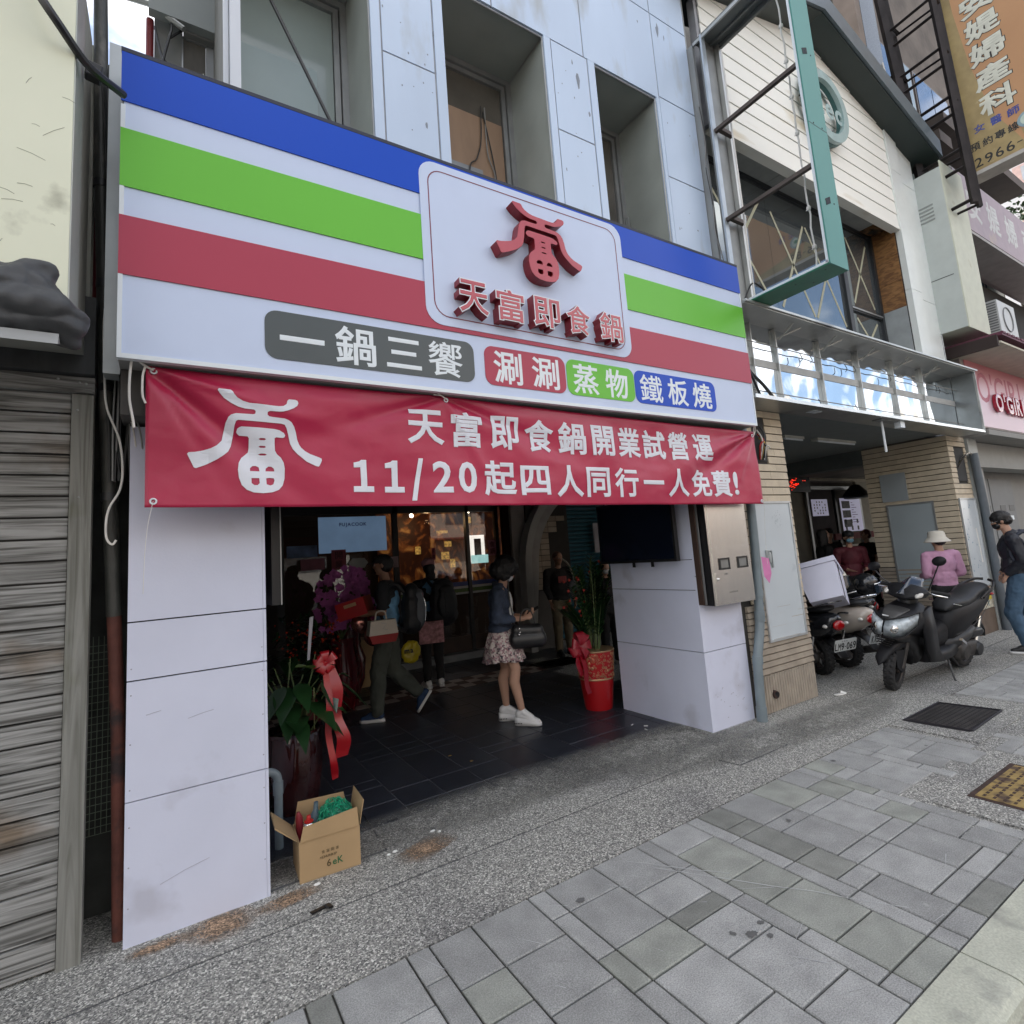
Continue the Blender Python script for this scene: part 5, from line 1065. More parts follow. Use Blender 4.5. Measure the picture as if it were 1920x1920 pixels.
box('bottom_edge', MATS['sign_underside'], SX-.01,.9,6.86,SX+.3,2.6,6.918, cs)
def Sx(ch, y1, y0, z0, z1, m, bold=.03, lift=.006, mb=None):
    mb2 = mb or MB(); char(mb2, ch, (-y1, z0, -y0, z1), org=(SX,0,0), U=(0,-1,0), V=(0,0,1), N=(-1,0,0), bold=bold, lift=lift)
    if not mb: mb2.build('character', m, cs)
wch = M('cream_characters',(.66,.66,.56),.5); dch = M('black_character_edge',(.03,.025,.02),.5)
for i,ch in enumerate('科產婦媞安'):
    z0 = 7.67+i*.42; y0 = 1.92+.004*i; y1 = y0+.43
    Sx(ch, y1+.01, y0-.01, z0-.01, z0+.37, dch, .060, .004); Sx(ch, y1, y0, z0, z0+.36, wch, .034, .009)
navy = M('blue_print',(.05,.07,.28),.5); blk = M('black_print',(.02,.02,.02),.5)
u = 2.46
for i, ch in enumerate('女醫師主治'): Sx(ch, u, u-.135, 7.50-.012*i, 7.63-.012*i, navy, .02); u -= .20
u = 2.54
for ch in '預約專線': Sx(ch, u, u-.125, 7.24, 7.37, blk, .02); u -= .15
u = 2.52
for ch in '2966-89':
    w = .095 if ch != '-' else .06
    if ch == '-': Sx(ch, u, u-w, 7.04, 7.055, blk, .0)
    else: Sx(ch, u, u-w, 6.97, 7.12, blk, .01)
    u -= w+.03
MB().lathe([(.0,0),(.13,0),(.13,.004),(0,.004)],(0,0,0),24).build('tmp', navy, None) if False else None
def disc(y, z, r, m, dx):
    MB().prism([(y+r*math.cos(2*math.pi*k/24), z+r*math.sin(2*math.pi*k/24)) for k in range(24)], 'x', SX-dx, SX-dx+.002).build('round_badge', m, cs)
disc(1.86,7.33,.12,M('pale_blue_badge',(.25,.36,.40),.5),.007); disc(1.86,7.33,.085,M('pale_green_badge',(.5,.58,.5),.5),.010); disc(1.86,7.34,.035,M('green_badge',(.03,.2,.1),.5),.013)
# horizontal clinic sign further on
hs = thing('clinic_fascia', 'long faded mauve clinic fascia sign running along the right-hand house', 'sign', (13,2.9,6.5))
mauve = M('faded_mauve_print',(.36,.27,.29),.45,var=.08,dirt=(.45,.36,.22),dscale=1.5,dcut=.6)
box('face', mauve, 10.65,2.84,6.30,18,2.85,7.28, hs); box('box', M('sign_box_pale',(.36,.35,.33),.6), 10.62,2.852,6.27,18,3.5,7.31, hs); box('bottom', MATS['sign_box_pale'], 10.62,2.83,6.22,18,3.4,6.268, hs)
for i,ch in enumerate('安媞婦產科'):
    mb = MB(); char(mb, ch, (11.05+i*.88,6.52,11.63+i*.88,7.1), org=(0,2.84,0), bold=.03, lift=.004); mb.build('character', M('pale_characters',(.56,.56,.54),.5), hs)
# air conditioner
ac = thing('air_conditioner', 'white outdoor air conditioner unit above the purple canopy', 'air conditioner', (12.7,3.2,4.7))
box('case', M('ac_white',(.58,.60,.60),.5,var=.03), 12.0,2.95,4.75,12.85,3.30,5.35, ac, bevel=.01)
mb = MB()
for i in range(12): mb.box(11.99,2.97,4.8+i*.045,11.998,3.28,4.822+i*.045)
mb.build('side_fins', M('ac_fins',(.2,.21,.22),.6), ac)
MB().tube([(12.42+.22*math.cos(t),2.944,5.05+.22*math.sin(t)) for t in [2*math.pi*k/20 for k in range(21)]],.012,5,False).build('fan_grille', MATS['ac_fins'], ac); box('bracket', rst, 11.9,2.95,4.70,12.95,3.35,4.745, ac)
# building carrying it and the next ones
gb = thing('dark_balcony_building', 'grimy grey and brown building behind the steel truss', 'building', (12,5,0))
grm = M('grimy_brown_render',(.13,.11,.095),.9,var=.35,scale=1.4,bump=.6,bscale=10); blueg = M('blue_reflecting_pane',(.10,.16,.26),.05,spec=1.)
box('wall', grm, 10.36,3.72,2.9,15.8,9,13.5, gb)
box('wood_post', M('bleached_timber',(.27,.21,.16),.8,var=.2), 10.30,3.72,7.6,10.55,4.0,13, gb) if False else None
tile_w = M('blue_grey_small_tiles',(.13,.16,.20),.4,var=.4,scale=60)
box('tiled_column', tile_w, 10.36,3.58,3.0,10.95,3.719,13, gb); box('plank_column', M('pinkish_plaster_column',(.30,.24,.20),.8,var=.15,scale=3), 10.14,3.58,7.4,10.34,3.9,13.5, gb)
for i,(x0,x1,z0,z1) in enumerate(((11.1,12.0,5.9,8.2),(12.1,13.2,5.9,8.2),(11.1,12.4,8.8,10.6),(12.5,14.2,8.8,10.6),(13.4,15.5,5.9,8.2))):
    w = box('window', M('bronze_frame',(.14,.12,.11),.5,.3), x0,3.66,z0,x1,3.719,z1, gb); box('pane', blueg, x0+.06,3.648,z0+.06,(x0+x1)/2-.02,3.656,z1-.06, w); box('pane', blueg if i%2 else glass_dim, (x0+x1)/2+.02,3.648,z0+.06,x1-.06,3.656,z1-.06, w)
box('balcony_slab', M('balcony_brown',(.10,.08,.07),.8), 10.95,2.9,8.25,15,3.65,8.45, gb); box('balcony_tray', MATS['balcony_brown'], 10.62,2.9,7.80,11.1,3.5,8.0, gb)
box('strut', M('bronze_bar',(.17,.15,.14),.5), 10.9,3.3,8.45,11.0,3.4,8.75, gb)
mb = MB()
for i in range(16): mb.box(10.98,3.3,4.4+i*.10,11.9,3.34,4.43+i*.10)
box('dark_room_front', core, 10.96,3.5,3.9,16,3.7,6.2, gb)
fw = thing('far_building', 'white and terracotta apartment block far down the street, coloured bright as if overexposed', 'building', (40,2,0))
fwm = M('overexposed_facade',(.90,.86,.84),.8,var=.04);  # colour raised so the shaded wall looks overexposed with daylight
box('wall', fwm, 34,-1,0,60,9.5,23, fw)
for j in range(7):
    for i in range(6):
        w = box('window', M('terracotta_band',(.80,.55,.48),.8), 33.94,-.4+i*1.6,6.2+j*2.2,33.999,.5+i*1.6,7.1+j*2.2, fw); box('pane', M('pale_pane',(.6,.6,.6),.3), 33.92,-.3+i*1.6,6.3+j*2.2,33.938,.2+i*1.6,7.0+j*2.2, w)
tree = thing('street_tree', 'dark leafy street tree at the right edge before the far building', 'tree', (22,4.3,0))
MB().tube([(22,4.3,0),(22.1,4.4,4),(22,4.5,7.5),(22.1,4.4,9.5)],[.22,.17,.10,.04],8).tube([(22.1,4.4,5),(21.3,3.7,7.2),(20.8,3.2,8.6)],[.1,.06,.02],6).tube([(22.1,4.4,6),(22.9,5.0,8),(23,5.1,9.2)],[.09,.05,.02],6).build('trunk', M('bark',(.06,.045,.035),.9), tree)
rs = random.Random(31); mb = MB()
cl = [(22+rs.gauss(0,1.0),4.0+rs.gauss(0,.7),9.7+rs.gauss(0,.8),rs.uniform(.35,.75)) for _ in range(34)]
for cx,cy,cz,cr_ in cl:
    for k in range(95):
        d = Vector((rs.gauss(0,1),rs.gauss(0,1),rs.gauss(0,1))).normalized()*cr_*rs.uniform(.4,1)
        p = Vector((cx,cy,cz))+d; a = Vector((rs.gauss(0,1),rs.gauss(0,1),rs.gauss(0,1))).normalized()*.09; b = a.cross(Vector((rs.gauss(0,1),rs.gauss(0,1),rs.gauss(0,1)))).normalized()*.05
        mb.poly([p-a,p+b,p+a,p-b])
mb.build('crown', M('dark_leaves',(.035,.07,.02),.6,var=.5,scale=2), tree, kind='stuff')
# purple backdrop noise: paper notices on the white strip
note('white notice sheet on the pale strip right of the far brick pillar', [(10.48,3.17,1.89),(10.64,3.17,1.90),(10.66,3.17,1.55),(10.50,3.17,1.54)], edge_white)
note('pink paper notice on the pale strip beside the man in the dark jacket', [(10.42,3.165,1.50),(10.66,3.165,1.50),(10.68,3.165,1.31),(10.46,3.165,1.31)], pink)
o = MB().prism([(10.46,1.53),(10.60,1.53),(10.60,1.50),(10.66,1.585),(10.60,1.66),(10.60,1.63),(10.46,1.63)],'y',3.160,3.163).build('red_arrow', M('red_arrow_print',(.42,.03,.05),.5)); tag(o, 'red arrow sticker above the pink notice on the pale strip', 'sticker')
mb = MB()
for k in range(3): char(mb, '即食富'[k], (10.50,1.80-.085*k,10.56,1.865-.085*k), org=(0,3.169,0), bold=.03, lift=.001)
o = mb.build('notice_text', blk); tag(o, 'three black characters on the white notice sheet', 'lettering')
# ================================================================ sunlit houses on the opposite side of the street (seen only as reflections and bounced light)
for i,(x0,x1,h,c,lab) in enumerate(((-34,-13,9.5,(.62,.56,.46),'cream sunlit house across the street, leftmost of the row'),(-12.6,9,11,(.60,.57,.52),'pale grey sunlit house across the street opposite the restaurant'),(9.4,30,8.5,(.64,.52,.42),'warm beige sunlit house across the street, opposite the scooters'),(30.4,60,10.5,(.58,.56,.52),'pale sunlit house across the street, farthest right'))):
    oh = thing('opposite_house', lab, 'building', ((x0+x1)/2,-16,0), 'houses across the street')
    box('wall', M('opposite_render_%d'%i if False else 'opposite_render'+'abcd'[i], c, .8, var=.05), x0,-24,-.13,x1,-15.5,h, oh)
    n = int((x1-x0)/2.6)
    for j in range(n):
        for k in range(int((h-3.2)/2.9)):
            xx = x0+.7+j*2.6; zz = 3.9+k*2.9; box('window', M('opposite_window',(.06,.08,.10),.1,spec=1.), xx,-15.498,zz,xx+1.4,-15.46,zz+1.5, oh)
    box('shop_awning', M('opposite_awning',(.35,.10,.08),.8), x0+.4,-15.49,2.9,x1-.4,-14.4,3.0, oh)
# ================================================================ restaurant front inside the arcade
sf = thing('restaurant_front', 'dark framed glass front of the restaurant deep inside the arcade', 'shop front', (2.6,8.3,0))
rb_wood = M('dark_red_brown_wood', (.05,.014,.010), .4, var=.3, scale=3, stretch=(6,6,.5)); tan = M('tan_door_trim',(.20,.13,.085),.5,var=.1)
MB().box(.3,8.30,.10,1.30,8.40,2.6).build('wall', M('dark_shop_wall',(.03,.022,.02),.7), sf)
for x0,x1 in ((1.30,1.40),(3.02,3.10),(4.31,4.37),(4.90,4.96)): box('door_post', dark_frame, x0,8.30,.10,x1,8.38,2.6, sf)
box('lintel', dark_frame, 1.40,8.30,2.40,4.90,8.38,2.6, sf); box('kick_panel', M('brown_kick_panel',(.05,.03,.022),.5,var=.2), 1.40,8.32,.10,4.90,8.36,.34, sf)
clear = bpy.data.materials.new('clear_shop_glass'); clear.use_nodes = True; _nt = clear.node_tree; _nt.nodes.clear()
_o = _nt.nodes.new('ShaderNodeOutputMaterial'); _m = _nt.nodes.new('ShaderNodeMixShader'); _t = _nt.nodes.new('ShaderNodeBsdfTransparent'); _g = _nt.nodes.new('ShaderNodeBsdfGlossy'); _fr = _nt.nodes.new('ShaderNodeFresnel'); _fr.inputs['IOR'].default_value = 1.6; _g.inputs['Roughness'].default_value = .01
_t.inputs['Color'].default_value = (.85,.85,.85,1)
_nt.links.new(_fr.outputs[0], _m.inputs[0]); _nt.links.new(_t.outputs[0], _m.inputs[1]); _nt.links.new(_g.outputs[0], _m.inputs[2]); _nt.links.new(_m.outputs[0], _o.inputs['Surface'])
for x0,x1 in ((1.40,3.02),(3.10,4.31),(4.37,4.90)): box('pane', clear, x0,8.338,.34,x1,8.342,2.40, sf)
# interior wall with orange artwork; its emission stands in for warm lamplight
art = ramp_mat('emissive_orange_mural', 'noise', [(0,(.015,.006,.004)),(.48,(.06,.015,.006)),(.58,(.30,.09,.02)),(.68,(.65,.32,.08)),(1,(.75,.5,.2))], 3.2, (1,1,.7), rough=.5, bump=0, dist=2.)
_b = art.node_tree.nodes['Principled BSDF']; art.node_tree.links.new(_b.inputs['Base Color'].links[0].from_socket, _b.inputs['Emission Color']); _b.inputs['Emission Strength'].default_value = .07
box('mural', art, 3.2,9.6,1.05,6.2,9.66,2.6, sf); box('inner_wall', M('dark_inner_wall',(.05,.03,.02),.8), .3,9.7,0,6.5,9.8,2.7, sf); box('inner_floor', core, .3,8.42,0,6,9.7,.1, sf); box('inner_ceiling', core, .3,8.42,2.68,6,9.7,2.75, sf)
for (z0,z1,m) in ((1.155,1.225,M('blue_band',(.03,.06,.22),.5)),(1.115,1.153,M('white_band',(.40,.42,.42),.5)),(1.055,1.113,M('green_band',(.07,.14,.03),.5)),(1.02,1.053,M('white_band',(.40,.42,.42),.5))): box('band', m, 3.10,8.330,z0,4.90,8.335,z1, sf)
lamp = thing('ceiling_spot', 'small lit ceiling spotlight seen through the restaurant glass', 'lamp', (3.6,9.0,2.45)); MB().ball((3.62,9.0,2.42),.035,10).build('bulb', M('lit_bulb',(1,.9,.7),.5,emit=6), lamp)
for i,(x,z,w,h) in enumerate(((4.35,2.12,.22,.05),(4.50,1.86,.14,.10),(4.42,1.62,.16,.14),(4.60,1.46,.10,.16),(5.0,2.3,.10,.12),(3.9,1.75,.10,.14))):
    t = thing('lit_panel', ('wide yellow lit menu strip','square framed yellow lit sign','bright cup picture panel','lower lit yellow poster','yellow chalk drawing panel near the right door','small lit poster by the middle door')[i]+' glowing inside the restaurant', 'lit panel', (x,9.58,z)); box('panel', M('dim_warm_panel',(.55,.33,.08),.5,var=.7,scale=26,emit=.28), x,9.57,z,x+w,9.59,z+h, t)
lamp = thing('ceiling_spot', 'small lit lamp over the mural behind the right glass door', 'lamp', (4.6,9.3,2.4)); MB().ball((4.9,9.3,2.5),.03,10).build('bulb', MATS['lit_bulb'], lamp)
pd = bpy.data.lights.new('spot_glow','POINT'); pd.energy = 2.2; pd.color = (1,.62,.3); pd.shadow_soft_size = .05; po_ = bpy.data.objects.new('spot_glow', pd); COL.objects.link(po_); po_.location = (3.9,9.0,2.3)
t = thing('menu_poster', 'pale blue poster reading FUJACOOK behind the restaurant glass', 'poster', (2.4,8.3,1.85))
box('sheet', M('pale_blue_poster',(.17,.27,.42),.5,var=.15,scale=2,emit=.14), 1.885,8.322,1.83,2.915,8.330,2.365, t)  # poster sheet given a faint bluish glow of its own
mb = MB(); line_text(mb, 'FUJACOOK', 2.19, 2.225, .052, (0,8.32,0), bold=.03, lift=.001); mb.build('lettering', navy, t)
def paper(label, x0,x1,z0,z1, mat, txt=None, y=8.325):
    t = thing('paper_sign', label, 'paper sign', ((x0+x1)/2,y,z0)); box('sheet', mat, x0,y-.004,z0,x1,y,z1, t)
    if txt:
        mb = MB(); n = len(txt); h = (z1-z0-.03)/n
        for i,ch in enumerate(txt): s_ = min(h*.85,(x1-x0)*.8); cx = (x0+x1)/2; zz = z1-.015-h*(i+.5); char(mb, ch, (cx-s_/2,zz-s_/2,cx+s_/2,zz+s_/2), org=(0,y-.004,0), bold=.02, lift=.001)
        mb.build('characters', M('maroon_ink',(.09,.01,.02),.6), t)
rose = M('rose_red_paper',(.28,.05,.07),.6); paper('red couplet paper on the middle glass door', 3.665,3.735,1.62,1.82, rose, '天富'); paper('pink couplet paper on the right glass door', 4.735,4.90,1.63,1.90, M('dusty_pink_paper',(.30,.11,.15),.6), '食鍋')
paper('pink hanging sign at the left behind the flowers', 1.60,1.93,1.60,1.76, MATS['dusty_pink_paper'], None, 8.2); paper('red paper sign above the purple orchids', 2.03,2.24,1.58,1.87, rose, '開業', 8.2); paper('white and pink notice beside the capped man', 2.89,3.08,1.55,1.72, M('white_pink_notice',(.40,.30,.32),.6), None, 8.29)
paper('blue and orange small poster at the left of the glass', 1.44,1.86,1.79,1.96, M('blue_orange_print',(.10,.17,.33),.5,var=.5,scale=6), None, 8.32)
o = MB().prism([(2.30,1.66),(2.36,1.73),(2.54,1.73),(2.60,1.66),(2.54,1.58),(2.36,1.58)],'y',8.29,8.30).build('mirror', M('pale_octagon',(.36,.38,.37),.2)); tag(o, 'pale octagonal plate above the purple flowers', 'plate')
w = thing('daylight_panel', 'glowing panel standing in for daylight showing in the right glass door', 'window', (4.55,9.5,1.5)); box('pane', M('emissive_daylight_pane',(.75,.72,.66),.5,emit=.75), 5.02,9.52,1.52,5.34,9.53,2.05, w); box('lower_pane', M('emissive_teal_pane',(.35,.62,.60),.5,emit=.5), 5.02,9.51,1.50,5.40,9.519,1.66, w); box('door_leaf', rb_wood, 5.10,9.50,1.66,5.25,9.509,1.98, w)  # glowing panes stand in for daylight and reflection at the glass
# brown panel, door trim
dr = thing('wooden_door', 'dark red brown wooden door with a tan jamb beside the glass front', 'door', (5.1,8.2,0))
box('leaf', rb_wood, 4.965,8.18,.1,5.22,8.24,2.75, dr); box('jamb', tan, 5.225,8.14,0,5.36,8.24,2.75, dr); MB().obox((5.26,8.12,1.72),(.06,.03,.12)).build('doorbell', edge_white, dr, bevel=.008); MB().ball((5.28,8.10,1.30),(.025,.03,.02),8).tube([(5.28,8.1,1.3),(5.34,8.08,1.29)],.01,6).build('handle', black, dr)
# arch with brick lining, shutter
aw = thing('white_arch', 'white rendered arch with brick lining deep in the arcade', 'arch', (5.4,7.7,0))
archm = M('arch_white_render',(.36,.36,.35),.7,var=.07)
def arc_pts(cx, r, z0, zc, n=14): return [(cx-r, z0)]+[(cx-r*math.cos(R(90*k/n)), zc+r*math.sin(R(90*k/n))*1.0) for k in range(n+1)]
CXA = 6.75
out = arc_pts(CXA, 1.70, 0, 1.35); inn = arc_pts(CXA, 1.57, 0, 1.35); inn2 = arc_pts(CXA, 1.44, .9, 1.35)
mb = MB(); V = []
for y in (7.66, 7.86):
    V.append([[mb.b.verts.new((x,y,z)) for x,z in out],[mb.b.verts.new((x,y,z)) for x,z in inn]])
n = len(out)
for i in range(n-1):
    mb.b.faces.new((V[0][0][i],V[0][0][i+1],V[0][1][i+1],V[0][1][i])); mb.b.faces.new((V[0][1][i],V[0][1][i+1],V[1][1][i+1],V[1][1][i])); mb.b.faces.new((V[0][0][i],V[0][0][i+1],V[1][0][i+1],V[1][0][i]))
mb.build('outer_ring', archm, aw)
mb = MB(); mb.loft([[(x,7.70,z) for x,z in inn],[(x,7.70,z) for x,z in inn[:1]+arc_pts(CXA,1.40,0,1.35)[1:]]], cap=False, close=False); mb.build('inner_ring', M('arch_grey_render',(.30,.30,.285),.7), aw)
bk = M('arch_brick',(.30,.255,.20),.8,rand=.15)
for j in range(13):
    z = .98+j*.098
    for i in range(6):
        x0 = 5.30+i*.19
        if x0 < 5.30+.001 or math.hypot(min(0,x0+.1-CXA), max(0,z-1.35)) > 1.12: box('brick', bk, x0,7.80,z,x0+.182,7.84,z+.088, aw) if x0+.18 < 6.2-.0+max(0,(z-1.2))*.35 else None
box('brick_backing', grout, 5.25,7.845,.9,6.15,7.9,2.5, aw)
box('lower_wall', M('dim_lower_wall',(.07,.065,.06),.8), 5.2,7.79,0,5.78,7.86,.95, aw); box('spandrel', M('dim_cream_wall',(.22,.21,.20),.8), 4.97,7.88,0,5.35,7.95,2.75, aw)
rs_ = thing('roller_shutter', 'teal blue roller shutter half hidden behind the hanging screen', 'roller shutter', (7,8.2,0))
tealb = M('teal_blue_shutter',(.02,.10,.14),.4,.2,var=.15,scale=3,stretch=(.3,1,1))
for j in range(34):
    z = .03+j*.078; MB().prism([(8.22,z),(8.19,z+.01),(8.185,z+.04),(8.20,z+.068),(8.22,z+.072)],'x',5.9,9.4).build('slat', tealb, rs_)
box('backing', black, 5.9,8.225,0,9.4,8.24,2.75, rs_)
o = box('wall_sheet', M('pale_hanging_sheet',(.38,.38,.42),.6), 6.93,8.05,1.54,7.06,8.07,2.10); tag(o, 'pale narrow sheet hanging before the teal shutter by the screen', 'sheet')
box('blue_crate_side', M('blue_crate',(.02,.10,.28),.5), 0,0,0,.01,.01,.01) if False else None
# ================================================================ cardboard box with its contents
bx_ = thing('cardboard_box', 'open brown cardboard box with green writing on the pavement by the left pillar', 'cardboard box', (0,0,0))
W,D,H = .312,.25,.200
mb = MB(); t_ = .004
for b in ((0,0,0,W,t_,H),(0,D-t_,0,W,D,H),(0,t_,0,t_,D-t_,H),(W-t_,t_,0,W,D-t_,H),(t_,t_,.0,W-t_,D-t_,t_)): mb.box(*b)
mb.build('carton', cardboard, bx_)
MB().prism([(t_,H+.001),(W-t_,H+.001),(W-.012,H+.098),(.022,H+.072)],'y',-.006,-.002).build('front_flap', cardboard, bx_); MB().prism([(-.002,H-.002),(-.006,H+.002),(-.115,H+.095),(-.11,H+.10)],'y',.008,D-.01).build('side_flap', cardboard, bx_)
MB().prism([(W+.001,H),(W+.005,H),(W+.03,H+.12),(W+.026,H+.125)],'y',.008,D-.01).build('side_flap', cardboard, bx_); MB().prism([(.01,H),(W-.01,H),(W-.03,H+.10),(.03,H+.11)],'y',D+.001,D+.005).build('back_flap', cardboard, bx_)
mb = MB(); line_text(mb, '6', .135, .045, .034, (0,-.001,0), bold=.02, lift=.001); mb.build('print', M('box_ink',(.10,.07,.03),.8), bx_)
mb = MB(); line_text(mb, 'eK', .165, .045, .034, (0,-.001,0), bold=.015, lift=.001); mb.build('marker_writing', M('green_marker',(.03,.13,.05),.7), bx_)
mb = MB(); u_ = .11
for ch in '食富開業': char(mb, ch, (u_,.115,u_+.016,.131), org=(0,-.001,0), bold=.0, lift=.001); u_ += .024
line_text(mb, '<CHUNRSP', .10, .092, .012, (0,-.001,0), bold=.02, lift=.001); mb.build('print', MATS['box_ink'], bx_)
place(bx_, (.588,3.222,0), R(-3))
sc_ = thing('spray_can', 'silver spray can with a red cap standing in the cardboard box', 'spray can', (.66,3.33,.12)); MB().lathe([(.030,0),(.032,.01),(.032,.13),(.028,.145),(.018,.155)],(.66,3.33,.09),18).build('can', steel, sc_, smooth=True); MB().lathe([(.024,0),(.024,.008),(.012,.009),(.012,.028),(.009,.034)],(.66,3.33,.245),14).build('cap', M('red_cap',(.5,.02,.02),.4), sc_, smooth=True)
bt = thing('bottle', 'grey-blue plastic bottle leaning in the cardboard box behind the spray can', 'bottle', (.70,3.39,.1)); MB().tube([(.70,3.40,.08),(.71,3.40,.24),(.712,3.40,.27),(.715,3.40,.31)],[.03,.03,.014,.012],12).build('body', M('grey_blue_plastic',(.10,.15,.18),.3), bt, smooth=True)
bt = thing('bottle', 'red bottle at the left rim inside the cardboard box', 'bottle', (.63,3.42,.1)); MB().tube([(.635,3.42,.08),(.625,3.41,.25),(.62,3.41,.28)],[.02,.02,.008],10).build('body', M('dark_red_plastic',(.25,.02,.03),.4), bt, smooth=True)
net = thing('green_net', 'tangled bright green plastic netting bulging out of the cardboard box', 'net', (.81,3.35,.22))
rs = random.Random(77); netm = M('green_net_strand',(.01,.33,.17),.35,var=.3,scale=20); mb = MB()
for k in range(210):
    a = rs.uniform(0,6.28); e = rs.uniform(-.35,1.2); c = Vector((.805,3.35,.215)); pts = []
    da, de = rs.uniform(-.9,.9), rs.uniform(-.7,.7)
    for q in range(5):
        aa, ee = a+da*q/4, e+de*q/4; rr = rs.uniform(.82,1.05)
        pts.append(c+Vector((.098*math.cos(aa)*math.cos(ee)*rr, .10*math.sin(aa)*math.cos(ee)*rr, .105*math.sin(ee)*rr)))
    mb.tube(catmull(pts,2), .0016, 4, False)
mb.build('strands', netm, net, kind='stuff')
blob(lambda m: (m.ball((.81,3.36,.21),(.085,.09,.085),12), m.ball((.86,3.33,.22),(.05,.06,.06),10)), 'bundle', M('green_net_core',(.005,.16,.09),.5,var=.4,scale=30), .008, net, disp=.014, dfreq=22, smooth=1)
o = blob(lambda m: m.ball((.745,3.29,.20),(.034,.03,.04),10), 'plastic_bag', M('pale_green_bag',(.30,.42,.38),.3,var=.2,scale=30), .005, None, disp=.006, dfreq=40, smooth=1); tag(o, 'pale crumpled plastic bag in the box between can and net', 'bag')
# ================================================================ plants
leaf_m = M('dark_glossy_leaf',(.012,.042,.012),.28,var=.35,scale=4,spec=.7); leaf_l = M('light_green_leaf',(.13,.22,.04),.35,var=.15,scale=3); stem_m = M('green_stem',(.10,.14,.05),.5)
def leaf(mb, base, tip, width, droop=.2, fold_=.25, nseg=6, nrm=None):
    base, tip = Vector(base), Vector(tip); d = tip-base; L = d.length; up_ = Vector((0,0,1)) if nrm is None else Vector(nrm); s = d.cross(up_); s = s.normalized() if s.length > 1e-4 else Vector((1,0,0)); n = s.cross(d).normalized()
    rows = []
    for i in range(nseg+1):
        t = i/nseg; w = width*math.sin(math.pi*min(1,t**.75*.98+.02))*(1-.25*t)+.0008; p = base+d*t-Vector((0,0,1))*droop*L*t*t
        rows.append([p+s*w+n*fold_*w, p, p-s*w+n*fold_*w])
    V = [[mb.b.verts.new(q) for q in r] for r in rows]
    for a,b in zip(V,V[1:]):
        mb.b.faces.new((a[0],a[1],b[1],b[0])); mb.b.faces.new((a[1],a[2],b[2],b[1]))
pp = thing('potted_plant', 'large leafy plant in a dark glazed pot with red ribbon by the left pillar', 'potted plant', (.75,4.2,0))
mb = MB(); prof = [(.12,0),(.15,.06),(.175,.25),(.18,.44),(.172,.50),(.185,.505),(.185,.525),(.165,.525),(.16,.47)]
mb.loft([[(.75+r*(1+.035*math.cos(t*14+z*22))*math.cos(t), 4.2+r*(1+.035*math.cos(t*14+z*22))*math.sin(t), z) for t in [2*math.pi*k/56 for k in range(56)]] for r,z in prof]); mb.build('pot', M('oxblood_glaze',(.030,.006,.006),.08,var=.4,scale=5,spec=.8,coat=.5), pp, smooth=True)
MB().lathe([(.0,0),(.16,0),(.16,.01),(0,.012)],(.75,4.2,.47),20).build('soil', M('potting_soil',(.03,.02,.015),.95), pp)
rs = random.Random(12)
for i in range(26):
    a = rs.uniform(0,6.28); r_ = rs.uniform(.05,.16); h = rs.uniform(.62,1.0); base = (.75+rs.uniform(-.06,.06),4.2+rs.uniform(-.06,.06),.48)
    top = Vector((.75+(r_+.05)*math.cos(a), 4.2+(r_+.05)*math.sin(a), h)); L = rs.uniform(.17,.28)
    tip = top+Vector((math.cos(a)*L, math.sin(a)*L, rs.uniform(-.16,.04)))
    MB().tube([base,(Vector(base)+top)/2+Vector((0,0,.05)),top], [.006,.005,.004], 5).build('stem', stem_m, pp)
    mb = MB(); leaf(mb, top, tip, rs.uniform(.055,.085), .25); mb.build('leaf', leaf_m, pp, smooth=2)
for (b,t,w,m) in (((.85,4.02,.93),(.72,3.97,.99),.085,leaf_l),((1.0,4.05,.83),(1.24,4.0,.62),.06,leaf_m),((.93,4.05,.86),(.98,3.95,.66),.08,leaf_m),((1.04,4.06,.86),(1.12,4.05,.82),.05,leaf_m),((.88,4.0,.62),(1.02,3.93,.50),.07,leaf_m),((.66,4.0,.85),(.55,3.92,.70),.07,leaf_m),((.70,4.0,.78),(.80,3.9,.72),.06,leaf_m)):
    mb = MB(); leaf(mb, b, t, w, .15); mb.build('leaf', m, pp, smooth=2); MB().tube([(.76,4.15,.48),((b[0]+.76)/2,(b[1]+4.15)/2,b[2]*.8),b],.005,5).build('stem', stem_m, pp)
for k in range(5): MB().tube([(.66+.05*k,4.08,.48),(.66+.05*k,4.06,.80)],.004,5).build('stem', M('pale_stem',(.30,.32,.14),.5), pp)
rib = M('red_satin_ribbon',(.36,.006,.012),.3,var=.15,scale=6,spec=.7); rb_o = thing('ribbon', 'red satin bow with long tails tied to the plant by the left pillar', 'ribbon', (.95,4.08,.9))
def loop(mb, c, ax, r, w, n=12, tilt=0):
    c = Vector(c); ax = Vector(ax).normalized(); s = ax.cross(Vector((0,-1,.2))).normalized(); k = Vector((0,-1,.1))
    V = []
    for i in range(n+1):
        t = math.pi*2*i/n; p = c+ax*r*(1-math.cos(t))+k*r*.55*math.sin(t); q = w*(.25+.38*(1-math.cos(t))); V.append((mb.b.verts.new(p-s*q), mb.b.verts.new(p+s*q)))
    for a,b in zip(V,V[1:]): mb.b.faces.new((a[0],a[1],b[1],b[0]))
def bow(th, c, mat, sc=1., n=7, seed=1):
    r = random.Random(seed)
    for i in range(n):
        a = 2*math.pi*i/n+r.uniform(-.2,.2); mb = MB(); loop(mb, c, (math.cos(a),-.25*r.random(),math.sin(a)), .055*sc*r.uniform(.8,1.15), .045*sc); mb.build('loop', mat, th, smooth=2)
    MB().ball(c, .02*sc, 8).build('knot', mat, th, smooth=True)
bow(rb_o, (.93,4.02,.96), rib, .72, 8, 2)
